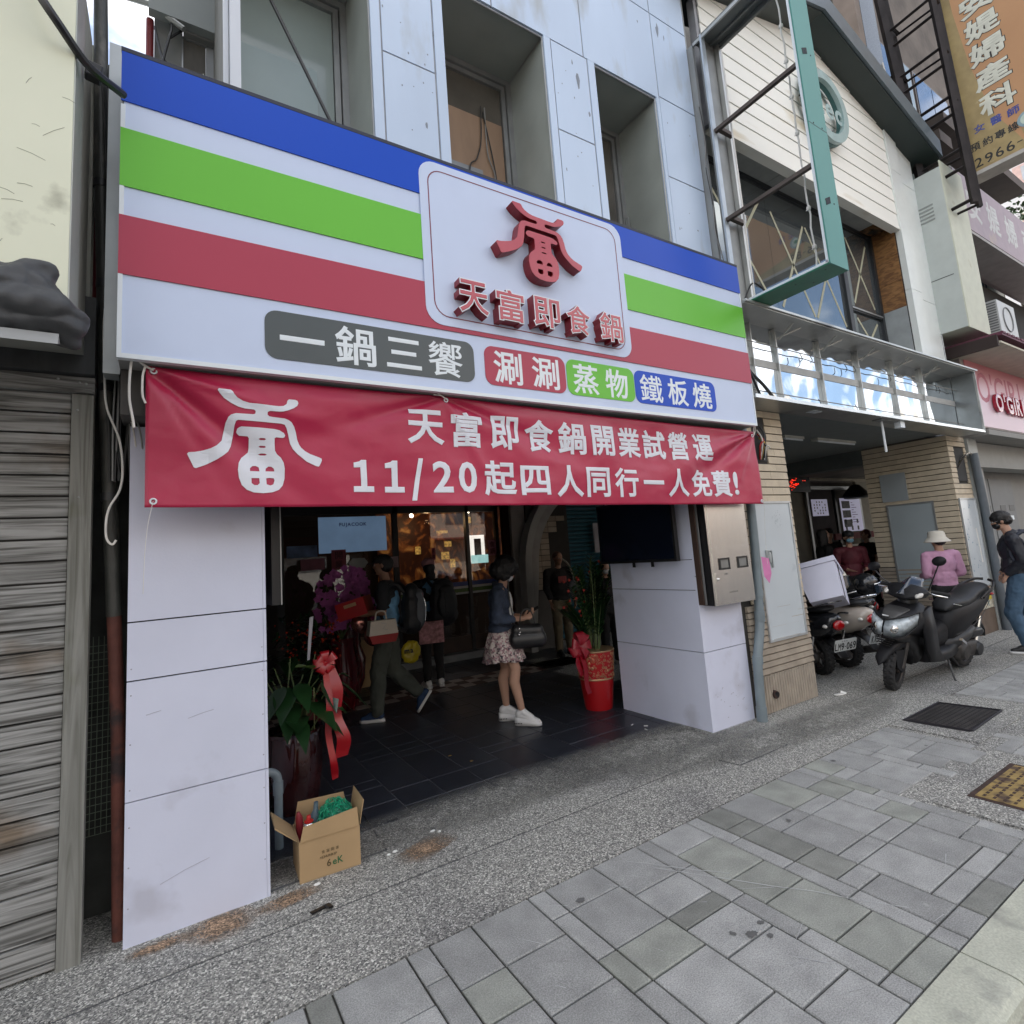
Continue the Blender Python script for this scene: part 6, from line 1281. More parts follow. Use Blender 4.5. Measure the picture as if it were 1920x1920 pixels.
for pts,w in (([(.95,4.02,.93),(.99,4.0,.78),(.985,4.0,.60),(1.03,3.99,.45),(1.02,4.0,.32)],.045),([(.93,4.0,.90),(.94,3.98,.70),(.93,3.97,.50),(.955,3.97,.30),(.965,3.97,.20)],.022)):
    mb = MB(); c_ = catmull(pts,5); V = [(mb.b.verts.new(p+Vector((-w,.0+.01*math.sin(i*.8),0))), mb.b.verts.new(p+Vector((w,.02*math.cos(i*.6),0)))) for i,p in enumerate(c_)]
    for a,b in zip(V,V[1:]): mb.b.faces.new((a[0],a[1],b[1],b[0]))
    mb.build('tail', rib, rb_o, smooth=2)
o = MB().prism([(.845,.97),(.862,.97),(.895,1.27),(.868,1.265)],'y',4.18,4.19).build('gift_card', M('grey_white_card',(.42,.42,.46),.6)); tag(o, 'narrow white card standing in the leafy plant by the left pillar', 'card')
# red pot with lucky plant
rpot = thing('potted_plant', 'tall feathery green plant in a red pot with gold medallions by the right pillar', 'potted plant', (3.73,4.5,0))
CX_,CY_ = 3.735,4.50
redp = M('red_lacquer_pot',(.42,.008,.012),.35,var=.05,coat=.2); goldm = M('gold_relief',(.55,.36,.20),.35,.6)
MB().lathe([(.135,0),(.142,.02),(.172,.30),(.168,.305)],(CX_,CY_,0),40).build('pot', redp, rpot, smooth=True); MB().lathe([(.176,.0),(.178,.018),(.195,.265),(.198,.28),(.185,.285),(.18,.25)],(CX_,CY_,.30),40).build('pot_band', redp, rpot, smooth=True)
MB().lathe([(.180,0),(.182,.012),(.180,.016)],(CX_,CY_,.300),40).lathe([(.200,.0),(.203,.008),(.200,.014)],(CX_,CY_,.572),40).build('gold_rim', goldm, rpot, smooth=True)
MB().lathe([(0,0),(.18,0),(.18,.01),(0,.012)],(CX_,CY_,.545),20).build('soil', M('moss_topping',(.03,.05,.02),.95), rpot)
rs = random.Random(5); mb = MB(); spots = []
for _ in range(900):
    a, z, r_ = rs.uniform(0,6.28), rs.uniform(.325,.56), rs.choice((.022,.014,.010,.008))
    if all(math.hypot((a-b)*.19, z-y) > r_+q+.003 for b,y,q in spots): spots.append((a,z,r_))
for a,z,r_ in spots:
    R0 = .178+(z-.30)*.065+.0015; m_ = Matrix.Rotation(a,4,'Z')
    for rr in ((r_,) if r_ < .012 else (r_,r_*.5)):
        mb.tube([Vector((CX_,CY_,z))+m_@Vector((R0,rr*math.cos(t),rr*math.sin(t))) for t in [2*math.pi*k/9 for k in range(10)]], .0024, 4, False)
mb.build('gold_medallions', goldm, rpot, kind='stuff')
for i in range(27):
    a = rs.uniform(0,6.28); lean = rs.uniform(.05,.30); h = rs.uniform(1.0,1.56)
    if i < 5: a = math.pi+rs.uniform(-.5,.3); lean = rs.uniform(.28,.42); h = rs.uniform(.95,1.25)
    b = Vector((CX_+.06*math.cos(a),CY_+.06*math.sin(a),.55)); top = Vector((CX_+lean*math.cos(a)+.05,CY_+lean*math.sin(a)*.6,h)); mid_ = (b+top)/2+Vector((-.03*math.cos(a),0,.05))
    cpt = catmull([b,mid_,top],9); MB().tube(cpt, .005, 5).build('stem', stem_m, rpot)
    for q in range(5,len(cpt)):
        p = cpt[q]; d = (cpt[min(q+1,len(cpt)-1)]-cpt[q-1]).normalized()
        for sgn in (-1,1):
            s = Vector((math.cos(a+1.57),math.sin(a+1.57),.0))*sgn; mb = MB(); leaf(mb, p, p+(s*.8+d*.7)*.088, .023, .1, nseg=3); mb.build('leaflet', leaf_m, rpot, smooth=2)
mb = MB()
for i in range(22): mb.ball((CX_+rs.uniform(-.35,.15),CY_+rs.uniform(-.1,.05),rs.uniform(.9,1.5)),(.014,.014,.016),7)
mb.build('red_ornaments', M('red_tassel',(.35,.03,.02),.5), rpot, kind='stuff')
bw = thing('ribbon', 'dark red satin bow on the left side of the red and gold pot', 'ribbon', (3.47,4.4,.6)); bow(bw, (3.46,4.40,.66), M('deep_red_ribbon',(.30,.008,.02),.35,var=.15,spec=.6), 1.15, 7, 5)
for pts in ([(3.46,4.38,.62),(3.50,4.36,.45),(3.49,4.35,.30),(3.52,4.35,.20)],[(3.45,4.38,.62),(3.42,4.37,.50),(3.46,4.36,.38)]):
    mb = MB(); c_ = catmull(pts,5); V = [(mb.b.verts.new(p+Vector((-.035,0,0))), mb.b.verts.new(p+Vector((.035,.02,0)))) for p in c_]
    for a,b in zip(V,V[1:]): mb.b.faces.new((a[0],a[1],b[1],b[0]))
    mb.build('tail', MATS['deep_red_ribbon'], bw, smooth=2)
# orchids and gift flowers in the middle of the arcade
of = thing('flower_stand', 'tall mass of purple orchids in a dark red vase inside the arcade', 'flower stand', (1.72,6.6,0))
MB().lathe([(.13,0),(.17,.05),(.20,.45),(.15,.75),(.17,.80)],(1.72,6.6,0),28).build('vase', M('dark_red_vase',(.10,.006,.01),.15,coat=.5), of, smooth=True)
rs = random.Random(41); petal = M('purple_orchid_petal',(.42,.10,.34),.6,var=.35,scale=6)
for k in range(150):
    u_, v_ = rs.uniform(-1,1), rs.uniform(-1,1); c = Vector((1.72+u_*.33*(1-.25*abs(v_)), 6.45-abs(1-u_*u_)*.16+rs.uniform(-.05,.05), 1.27+v_*.33-.1*u_*u_)); mb = MB()
    f = Vector((u_*.4,-1,rs.uniform(-.2,.4))).normalized(); s = f.cross(Vector((0,0,1))).normalized(); t_ = s.cross(f)
    for q in range(5):
        a = 2*math.pi*q/5+rs.random()*.3; d = s*math.cos(a)+t_*math.sin(a); e_ = s*-math.sin(a)+t_*math.cos(a); r_ = .042
        mb.poly([c,c+d*r_*.6+e_*r_*.55+f*.008,c+d*r_*1.15+f*.002,c+d*r_*.6-e_*r_*.55+f*.008])
    mb.build('flower', petal, of)
for k in range(9): wire('stem', stem_m, [(1.72,6.6,.78),(1.72+rs.uniform(-.2,.2),6.55,1.1),(1.72+rs.uniform(-.3,.3),6.45,1.4)], .006, of)
foil = M('rose_gold_foil',(.55,.24,.20),.18,.8,var=.3,scale=8)
for (x,z,r_,l) in ((1.80,.99,.11,'upper rose gold foil balloon below the orchids'),(1.95,.84,.12,'lower rose gold foil balloon with dark print below the orchids')):
    o = MB().ball((x,6.05,z),(r_*1.1,.07,r_),18).build('foil_balloon', foil, smooth=True); tag(o, l, 'balloon')
bw = thing('ribbon', 'magenta pink bow between the orchids and the balloons', 'ribbon', (2.02,6.0,1.02)); bow(bw, (2.02,5.98,1.03), M('magenta_ribbon',(.42,.03,.18),.4,spec=.6), 1.4, 7, 9)
g2 = thing('flower_stand', 'dark bushy gift plant with small red and gold ornaments behind the leafy plant', 'flower stand', (1.15,5.9,0)); MB().lathe([(.14,0),(.19,.35),(.21,.5)],(1.15,5.9,0),24).build('pot', M('dark_maroon_pot',(.06,.006,.008),.3), g2, smooth=True)
mb = MB()
for k in range(260):
    a, r_, z = rs.uniform(0,6.28), rs.uniform(0,.33), rs.uniform(.5,1.12); p = Vector((1.15+r_*math.cos(a),5.9+r_*math.sin(a),z)); q = p+Vector((rs.uniform(-.12,.12),rs.uniform(-.12,.12),rs.uniform(-.05,.12))); leaf(mb, p, q, .018, .2, nseg=3)
mb.build('foliage', leaf_m, g2, kind='stuff'); mb = MB()
for k in range(60): mb.ball((1.15+rs.uniform(-.3,.3),5.62+rs.uniform(-.05,.05),rs.uniform(.75,1.12)),rs.uniform(.008,.014),6)
mb.build('ornaments', M('red_gold_beads',(.45,.05,.02),.25,.4), g2, kind='stuff')
o = box('carton', cardboard, 2.1,7.5,.0,2.45,7.8,.62); tag(o, 'tall brown carton by the glass front behind the walking man', 'carton')
o = box('tall_vase', M('dark_red_glazed',(.09,.006,.01),.12,coat=.5), 0,0,0,.01,.01,.01) if False else None
tv = thing('floor_vase', 'tall dark red glazed vase with ringed neck left of the walking man', 'vase', (1.95,7.2,0)); MB().lathe([(.12,0),(.20,.2),(.22,.45),(.16,.62),(.17,.66),(.16,.70),(.17,.74),(.16,.78),(.19,.95)],(1.95,7.2,0),28).build('body', M('dark_red_vase',(.10,.006,.01),.15), tv, smooth=True)
# ================================================================ people (local frame: facing +x, left = +y)
def caps(mb, L, seg=12):
    for c in L:
        if c[0] == 'e': mb.ball(c[1], c[2], seg, Matrix.Rotation(c[3],4,c[4]) if len(c) > 3 else None)
        else:
            for (a, ra), (b, rb) in zip(c, c[1:]): cap(mb, a, ra, b, rb, seg)
def soft(name, mat, L, th, vox=.009, disp=0, dfreq=14, smooth=4):
    return blob(lambda m: caps(m, L), name, mat, vox, th, disp, dfreq, smooth, off=(0,0,0))
def vec(*a): return Vector(a)
def hand(w, d, n, side, curl=.35, size=1.):
    """palm, four unequal fingers and a thumb; w wrist, d pointing direction, n palm normal, side towards the thumb"""
    w, d, n, s = Vector(w), Vector(d).normalized(), Vector(n).normalized(), Vector(side).normalized(); q = size
    L = [('e', w+d*.045*q, (.040*q,.036*q,.017*q))] if False else []
    L += [[(w,.021*q),(w+d*.03*q+s*.012*q,.019*q),(w+d*.072*q+s*.018*q,.013*q)],[(w+d*.02*q,.020*q),(w+d*.074*q,.013*q)],[(w+d*.02*q,.019*q),(w+d*.066*q-s*.022*q,.012*q)]]
    for k,(off,l) in enumerate(((.030,.068),(.011,.078),(-.010,.072),(-.028,.055))):
        b = w+d*(.076-.006*abs(k-1))*q+s*off*q; a1 = curl*.6; a2 = curl*1.6
        k1 = b+(d*math.cos(a1)+n*math.sin(a1))*l*.5*q; k2 = k1+(d*math.cos(a2)+n*math.sin(a2))*l*.5*q
        L.append([(b,.0095*q),(k1,.0085*q),(k2,.0070*q)])
    t0 = w+d*.022*q+s*.024*q; t1 = t0+(d*.55+s*.65+n*.35).normalized()*.036*q; t2 = t1+(d*.8+s*.1+n*.5).normalized()*.028*q
    L.append([(t0,.0125*q),(t1,.0105*q),(t2,.0085*q)]); return L
def head(c, f=(1,0,0), s=1., up=(0,0,1)):
    """skull, jaw, nose, brow, lips, ears; returns caps list and frame"""
    c, f, u = Vector(c), Vector(f).normalized(), Vector(up).normalized(); l = u.cross(f).normalized(); u = f.cross(l).normalized()
    m = Matrix((f,l,u)).transposed().to_4x4()
    def E(x,y,z,r): return ('M', c+(f*x+l*y+u*z)*s, tuple(q*s for q in r), m)
    L = [E(-.005,0,.02,(.092,.074,.092)),E(.022,0,-.045,(.058,.052,.058)),E(.035,0,.0,(.055,.056,.06)),E(.088,0,-.012,(.018,.012,.016)),E(.080,0,.010,(.010,.008,.022)),E(.078,0,-.050,(.010,.022,.007)),E(.066,0,-.085,(.016,.020,.014)),
         E(-.002,.074,-.005,(.018,.010,.028)),E(-.002,-.074,-.005,(.018,.010,.028)),E(.072,.028,.028,(.012,.020,.008)),E(.072,-.028,.028,(.012,.020,.008))]
    return L, (c,f,l,u,s)
def mcaps(mb, L, seg=14):
    for c in L:
        if c[0] == 'M': mb.ball(c[1], c[2], seg, c[3])
        else: caps(mb, [c])
def softm(name, mat, L, th, vox=.008, disp=0, dfreq=14, smooth=3): return blob(lambda m: mcaps(m, L), name, mat, vox, th, disp, dfreq, smooth, off=(0,0,0))
def eyes(th, fr):
    c,f,l,u,s = fr
    for q in (-1,1):
        e = MB().ball(c+(f*.076+l*q*.029+u*.010)*s, .0105*s, 8).mesh('eye', M('eye_white',(.5,.48,.45),.3), smooth=True); e = link('eye', e, th)
        p = MB().ball(c+(f*.085+l*q*.029+u*.010)*s, .0055*s, 8).mesh('pupil', M('eye_dark',(.015,.010,.008),.2), smooth=True); link('pupil', p, e)
def mask(th, fr, mat):
    c,f,l,u,s = fr; m = Matrix((f,l,u)).transposed().to_4x4()
    softm('face_mask', mat, [('M',c+(f*.052-u*.042)*s,(.050*s,.060*s,.046*s),m),('M',c+(f*.075-u*.03)*s,(.026*s,.030*s,.03*s),m)], th, .007)
    MB().tube([c+(f*.06+l*.055-u*.02)*s, c+(l*.082+u*.0)*s],.0018,4).tube([c+(f*.06-l*.055-u*.02)*s, c+(-l*.082+u*.0)*s],.0018,4)
skin1 = M('warm_skin',(.46,.27,.19),.55,var=.05,scale=12); skin2 = M('tanned_skin',(.34,.19,.125),.55,var=.05,scale=12); hair_b = M('black_hair',(.010,.009,.009),.5,var=.4,scale=30,bump=.6,bscale=120)
def part(name, mb, mat, th, smooth=True): return link(name, mb.mesh(name, mat, smooth=smooth), th)
# ---- 1 woman in denim jacket
denim = M('dark_blue_denim',(.035,.050,.085),.85,var=.30,scale=14,bump=.5,bscale=90)
wm = thing('person', 'woman in denim jacket, floral skirt and white platform shoes looking at her phone', 'person')
hc = vec(.075,0,1.455)
H, fr = head(hc, (.80,-.05,-.60), .98)
B = list(H)+[[(vec(.02,0,1.30),.05),(vec(.055,0,1.40),.045)],[(vec(0,.15,1.27),.05),(vec(0,-.15,1.27),.05)],('e',vec(.0,0,1.16),(.095,.135,.15)),('e',vec(.0,0,1.0),(.085,.115,.12)),('e',vec(-.01,0,.87),(.105,.15,.11)),
     [(vec(-.005,.17,1.25),.045),(vec(-.04,.20,1.01),.036),(vec(.20,.10,.985),.024)],[(vec(-.005,-.17,1.25),.045),(vec(-.03,-.20,1.01),.036),(vec(.21,-.09,.985),.025)],
     [(vec(-.01,.075,.83),.078),(vec(.0,.085,.50),.052),(vec(-.035,.085,.40),.053),(vec(-.02,.09,.12),.031)],[(vec(-.01,-.075,.83),.078),(vec(.10,-.085,.52),.052),(vec(.08,-.09,.40),.053),(vec(.14,-.095,.12),.031)]]
B += hand((.20,.10,.985),(.9,-.25,.12),(0,-.3,1),(0,-.9,.3),.5)+hand((.21,-.09,.985),(.9,.22,.22),(0,.4,.9),(-.1,.5,.8),.9)
softm('body', skin1, B, wm, .0062)
eyes(wm, fr); mask(wm, fr, M('white_mask',(.62,.62,.66),.7))
c,f,l,u,s = fr; mm = Matrix((f,l,u)).transposed().to_4x4()
softm('hair', hair_b, [('M',c-f*.03+u*.030,(.130,.122,.118),mm),('M',c-f*.065-u*.04,(.105,.118,.095),mm),('M',c+l*.062-u*.03+f*.01,(.065,.035,.075),mm),('M',c-l*.062-u*.03+f*.01,(.065,.035,.075),mm),('M',c+f*.05+u*.078,(.055,.075,.03),mm)], wm, .008, .008, 26, 2)
softm('denim_jacket', denim, [('e',vec(-.012,0,1.17),(.118,.158,.155)),('e',vec(-.018,0,1.02),(.115,.145,.14)),('e',vec(-.02,0,.93),(.118,.150,.08)),[(vec(-.01,.155,1.27),.058),(vec(-.01,-.155,1.27),.058)],[(vec(-.005,.175,1.25),.062),(vec(-.045,.205,1.01),.055),(vec(.10,.15,.995),.043)],[(vec(-.005,-.175,1.25),.062),(vec(-.035,-.205,1.01),.055),(vec(.10,-.15,.995),.043)],('e',vec(-.015,0,1.315),(.07,.085,.035))], wm, .009, .010, 17, 2)
part('jacket_collar', MB().tube(catmull([(.07,.06,1.24),(.02,.09,1.315),(-.06,0,1.345),(.02,-.09,1.315),(.07,-.06,1.24)],6),.017,8), denim, wm)
part('jacket_hem', MB().loft([[((.122+.004*q)*math.cos(t)-.02,(.155+.004*q)*math.sin(t),z) for t in [2*math.pi*k/30 for k in range(30)]] for q,z in ((0,.875),(1,.885),(1,.915),(0,.925))]), denim, wm)
softm('white_top', M('white_top_cloth',(.60,.60,.60),.8), [('e',vec(.065,0,1.14),(.055,.055,.13)),('e',vec(.07,0,1.02),(.05,.06,.10))], wm, .009)
floral = ramp_mat('floral_print', 'cell', [(0,(.12,.08,.10)),(.22,(.46,.30,.32)),(.5,(.60,.54,.50)),(.72,(.62,.58,.54)),(.80,(.05,.04,.06)),(1,(.40,.22,.24))], 62, rough=.8, bump=.1)
mb = MB(); rings = []
for z,rx,ry,am,fq in ((.90,.118,.145,.0,0),(.83,.145,.172,.006,9),(.745,.165,.195,.012,11),(.735,.172,.203,.012,11),(.66,.185,.218,.016,12),(.60,.200,.232,.020,13)):
    rings.append([((rx+am*math.cos(fq*t))*math.cos(t)-.01,(ry+am*math.cos(fq*t))*math.sin(t),z+.012*math.sin(3*t)*(z<.7)) for t in [2*math.pi*k/90 for k in range(90)]])
sk = part('skirt', mb.loft(rings, cap=False), floral, wm); sd = sk.modifiers.new('t','SOLIDIFY'); sd.thickness = .004
shoe_w = M('white_sneaker',(.70,.70,.70),.45,var=.03); 
def shoe(th, ank, yaw, mat, sole_m, L=.25, hgt=.075, heel=.0, wedge=False, pitch=0):
    M_ = Matrix.Translation(Vector(ank)) @ Matrix.Rotation(yaw,4,'Z') @ Matrix.Rotation(pitch,4,'Y')
    def P(x,y,z): return M_ @ Vector((x,y,z))
    z0 = -hgt
    up_ = [[(P(-.035,0,-.03+heel*.2),.040),(P(.0,0,.005),.037)],[(P(-.04,0,-.03),.036),(P(.07,0,-.04-heel*.4),.034),(P(.145,0,-.058-heel*.6),.028)],[(P(.0,0,.0),.036),(P(.08,0,-.030-heel*.4),.031)]]
    softm('shoe', mat, up_, th, .006, 0, 1, 2)
    so = MB(); n = 16; ring = [(-.085,.0),(-.075,.028),(-.04,.036),(.03,.034),(.10,.044),(.155,.036),(.182,.012),(.182,-.012),(.155,-.034),(.10,-.040),(.03,-.032),(-.04,-.036),(-.075,-.028)]
    def zz(x): return (-.045 if not wedge else (-.028-.22*max(0,x+.05)*.55))
    bot = [P(x,y,z0) for x,y in ring]; top = [P(x*.98,y*1.02,max(z0+.014,z0+ (.028 if not wedge else .075-.20*max(0,x+.03)))) for x,y in ring]
    so.loft([bot,top]); return part('sole', so, sole_m, th, smooth=2)
for a,yw in (((-.02,.09,.125),.0),((.14,-.095,.125),-.25)):
    s1 = shoe(wm, a, yw, shoe_w, M('white_rubber_sole',(.72,.72,.72),.5), hgt=.122, heel=.05, wedge=True)
    Mx = Matrix.Translation(a) @ Matrix.Rotation(yw,4,'Z'); mb = MB()
    for i in range(5): mb.ball(Mx @ Vector((-.07+.016*i,-.040,-.098)),(.006,.003,.006),6)
    for i in range(4): mb.tube([Mx @ Vector((.045+.022*i,-.02,-.022-.012*i)), Mx @ Vector((.05+.022*i,.02,-.022-.012*i))],.003,4)
    part('shoe_details', mb, black, s1)
place(wm, (2.80,4.74,0), R(-34))
ph = thing('phone', 'dark smartphone held by the woman in the denim jacket', 'phone', (0,0,0)); part('case', MB().obox((0,0,0),(.15,.075,.009)), black, ph, False); part('screen', MB().obox((0,0,.005),(.138,.068,.001)), M('phone_screen',(.02,.02,.025),.1,emit=.0), ph, False); ph.location = (3.075,4.60,1.045); ph.rotation_euler = (R(8),R(-24),R(-26))
hb = thing('handbag', 'black leather boston bag hanging from the woman in the floral skirt', 'handbag')
leather = M('black_leather',(.014,.014,.016),.35,var=.3,scale=10,bump=.2,spec=.6)
softm('bag_body', leather, [[(vec(-.10,0,0),.052),(vec(.10,0,-.01),.052)],[(vec(-.115,0,-.065),.062),(vec(.115,0,-.065),.062)]], hb, .008)
part('handle', MB().tube(catmull([(-.07,-.03,.04),(-.05,-.035,.12),(.0,-.03,.15),(.05,-.035,.12),(.07,-.03,.04)],5),.006,6), leather, hb); part('shoulder_strap', MB().tube(catmull([(-.11,0,.03),(-.14,.05,.25),(-.13,.12,.40),(-.15,.16,.47)],5),.006,6), leather, hb)
part('charm', MB().ball((-.08,-.06,.02),.010,8).ball((-.075,-.062,-.005),.008,8).ball((-.085,-.06,-.02),.010,8), chrome, hb)
place(hb, (2.93,4.50,.88), R(-26)); hb.scale = (1.05,1.1,1.35)
# ---- 2 walking man with grey backpack, carrying a red box
olive = M('olive_grey_trousers',(.055,.062,.052),.85,var=.15,scale=8,bump=.3,bscale=30); dk = M('black_tee',(.018,.020,.024),.85,var=.2); vestm = M('light_blue_vest',(.13,.30,.48),.7,var=.45,scale=9,dirt=(.45,.5,.55),dscale=7,dcut=.55)
mw = thing('person', 'man in olive trousers and pale blue vest walking left past the orchids', 'person')
H, fr = head(vec(.03,0,1.60), (1,.15,-.10), 1.0)
B = list(H)+[[(vec(0,0,1.42),.052),(vec(.02,0,1.53),.048)],[(vec(0,.16,1.38),.055),(vec(0,-.16,1.38),.055)],('e',vec(0,0,1.26),(.11,.155,.17)),('e',vec(0,0,1.08),(.10,.135,.14)),('e',vec(0,0,.94),(.105,.15,.11)),
     [(vec(0,.19,1.37),.048),(vec(.0,.22,1.12),.040),(vec(.24,.12,1.10),.028)],[(vec(0,-.19,1.37),.048),(vec(.02,-.22,1.12),.040),(vec(.25,-.12,1.12),.028)],
     [(vec(0,.08,.90),.08),(vec(.10,.09,.50),.058),(vec(.13,.09,.11),.035)],[(vec(0,-.08,.90),.08),(vec(-.02,-.09,.48),.058),(vec(-.30,-.09,.20),.035)]]
B += hand((.24,.12,1.10),(1,-.1,.1),(0,-.6,.6),(0,.3,.9),.8)+hand((.25,-.12,1.12),(1,.1,.1),(0,.6,.6),(0,-.3,.9),.8)
softm('body', skin2, B, mw, .009); eyes(mw, fr)
c,f,l,u,s = fr; mm = Matrix((f,l,u)).transposed().to_4x4()
softm('hair', hair_b, [('M',c-f*.03+u*.02,(.098,.086,.095),mm),('M',c-f*.04-u*.03,(.07,.082,.06),mm)], mw, .009, .004, 30)
softm('cap', M('black_cap',(.015,.015,.017),.7), [('M',c-f*.005+u*.055,(.102,.086,.065),mm),('M',c+f*.11+u*.035,(.06,.055,.008),mm)], mw, .008)
softm('t_shirt', dk, [('e',vec(0,0,1.27),(.128,.172,.175)),('e',vec(0,0,1.09),(.12,.155,.15)),[(vec(0,.165,1.38),.062),(vec(0,-.165,1.38),.062)],[(vec(0,.195,1.37),.066),(vec(.0,.22,1.18),.060)],[(vec(0,-.195,1.37),.066),(vec(.015,-.225,1.18),.060)]], mw, .010, .006, 14)
softm('vest', vestm, [('e',vec(-.005,0,1.24),(.137,.150,.165)),('e',vec(-.005,0,1.06),(.132,.165,.17)),('e',vec(-.01,0,.93),(.13,.168,.07))], mw, .010, .005, 14)
softm('trousers', olive, [('e',vec(0,0,.93),(.125,.168,.12)),[(vec(0,.085,.90),.098),(vec(.10,.095,.50),.088),(vec(.12,.09,.12),.072)],[(vec(0,-.085,.90),.098),(vec(-.02,-.095,.48),.090),(vec(-.27,-.09,.24),.072)]], mw, .010, .014, 11, 2)
navy_s = M('navy_sneaker',(.015,.04,.10),.7,var=.3,scale=20); sole_w = M('white_sole',(.6,.6,.6),.5)
shoe(mw, (.13,.09,.095), 0, navy_s, sole_w, hgt=.092); shoe(mw, (-.31,-.09,.205), 0, navy_s, sole_w, hgt=.085, pitch=R(55))
place(mw, (2.00,5.80,0), R(150))
def backpack(label, loc, rz, m1, m2, sz=1.):
    t = thing('backpack', label, 'backpack')
    softm('bag', m1, [('e',vec(0,0,0),(.105*sz,.155*sz,.20*sz)),('e',vec(.01,0,-.13*sz),(.115*sz,.165*sz,.12*sz)),('e',vec(.0,0,.14*sz),(.08*sz,.13*sz,.10*sz))], t, .010)
    softm('front_pocket', m2, [('e',vec(-.075*sz,0,-.03*sz),(.06*sz,.12*sz,.16*sz)),('e',vec(-.07*sz,0,.12*sz),(.05*sz,.09*sz,.06*sz))], t, .009)
    for q in (-1,1): part('strap', MB().tube(catmull([(.06,q*.09*sz,.16*sz),(.16,q*.13*sz,.24*sz),(.30,q*.13*sz,.12*sz),(.28,q*.13*sz,-.08*sz),(.05,q*.14*sz,-.20*sz)],5),.018*sz,6), m1, t)
    part('zipper', MB().tube(catmull([(-.13*sz,.05*sz,-.12*sz),(-.14*sz,.06*sz,.02*sz),(-.11*sz,.05*sz,.14*sz)],4),.003,5), chrome, t)
    place(t, loc, rz); return t
bagk = M('black_nylon',(.014,.015,.018),.6,var=.2); bagg = M('grey_nylon',(.10,.11,.125),.7,var=.15)
backpack('grey and black backpack on the back of the walking man', (2.23,5.66,1.12), R(150), bagk, bagg, 1.12)
o = MB().obox((0,0,0),(.30,.36,.18)).mesh('box', M('red_gift_box',(.38,.012,.015),.45)); t = thing('gift_box', 'bright red gift box with a gold label carried by the walking man', 'gift box'); link('carton', o, t); part('label', MB().obox((.0,.1815,.04),(.13,.002,.035)), goldm, t, False); t.location = (1.70,5.93,1.17); t.rotation_euler = (0,R(14),R(150))
t = thing('tote_bag', 'cream and red printed tote bag hanging below the red gift box', 'tote bag'); part('bag', MB().prism([(-.12,.12),(.14,.12),(.16,-.02),(-.14,-.02)],'y',-.05,.05), M('cream_canvas',(.48,.44,.38),.8,var=.05), t, False); part('base', MB().prism([(-.14,-.021),(.16,-.021),(.13,-.10),(-.11,-.10)],'y',-.055,.055), M('red_canvas',(.24,.02,.02),.8), t, False); part('sketch', MB().tube([(-.02,-.052,.10),(.04,-.052,.08),(.0,-.052,.04),(.05,-.052,.02)],.002,4), MATS['marker_smudge'], t); part('handle', MB().tube(catmull([(-.06,0,.12),(-.04,0,.20),(.04,0,.20),(.06,0,.12)],5),.008,6), MATS['cream_canvas'], t); place(t, (1.83,5.50,.93), 0)
t = thing('plastic_bag', 'yellow plastic shopping bag printed "ma" behind the walking man', 'bag'); softm('bag', M('yellow_plastic',(.42,.32,.01),.4,var=.2), [('e',vec(0,0,0),(.12,.04,.13))], t, .009, .012, 16, 2); mb = MB(); line_text(mb, 'ma', -.10, .0, .06, (0,-.052,0), bold=.03, lift=.002); part('print', mb, black, t, False); place(t, (2.35,6.05,.60), 0)
# ---- 3 person with pink cap
pc = thing('person', 'person in pink cap and black clothes standing at the restaurant door, seen from behind', 'person')
H, fr = head(vec(.02,0,1.53), (1,0,-.15), .96)
B = list(H)+[[(vec(0,0,1.36),.05),(vec(.01,0,1.46),.046)],[(vec(0,.15,1.32),.05),(vec(0,-.15,1.32),.05)],('e',vec(0,0,1.18),(.105,.15,.17)),('e',vec(0,0,1.0),(.10,.135,.14)),('e',vec(0,0,.88),(.105,.15,.11)),[(vec(0,.18,1.31),.045),(vec(.03,.21,1.08),.038),(vec(.20,.14,1.0),.026)],[(vec(0,-.18,1.31),.045),(vec(.03,-.21,1.08),.038),(vec(.20,-.14,1.0),.026)],[(vec(0,.08,.85),.08),(vec(.01,.085,.46),.055),(vec(0,.09,.10),.034)],[(vec(0,-.08,.85),.08),(vec(.03,-.085,.46),.055),(vec(.02,-.09,.10),.034)]]
B += hand((.20,.14,1.0),(1,-.1,.1),(0,-1,0),(0,0,1),.6)+hand((.20,-.14,1.0),(1,.1,.1),(0,1,0),(0,0,1),.6)
softm('body', skin1, B, pc, .010); eyes(pc, fr); c,f,l,u,s = fr; mm = Matrix((f,l,u)).transposed().to_4x4()
softm('hair', hair_b, [('M',c-f*.03-u*.02,(.085,.082,.08),mm),('M',c-f*.06-u*.12,(.05,.07,.07),mm)], pc, .010); softm('cap', M('dusty_pink_cap',(.48,.24,.25),.8), [('M',c-f*.005+u*.045,(.104,.090,.075),mm),('M',c+f*.11+u*.02,(.055,.055,.008),mm)], pc, .008)
blk_c = M('black_clothes',(.012,.012,.013),.85,var=.2)
softm('jacket', blk_c, [('e',vec(0,0,1.19),(.125,.17,.18)),('e',vec(0,0,1.0),(.12,.155,.16)),[(vec(0,.16,1.32),.06),(vec(0,-.16,1.32),.06)],[(vec(0,.185,1.31),.062),(vec(.03,.215,1.08),.054),(vec(.17,.15,1.01),.042)],[(vec(0,-.185,1.31),.062),(vec(.03,-.215,1.08),.054),(vec(.17,-.15,1.01),.042)]], pc, .011, .006, 14)
softm('vest', vestm, [('e',vec(.0,0,1.22),(.132,.150,.15)),('e',vec(.0,0,1.02),(.128,.162,.13))], pc, .011)
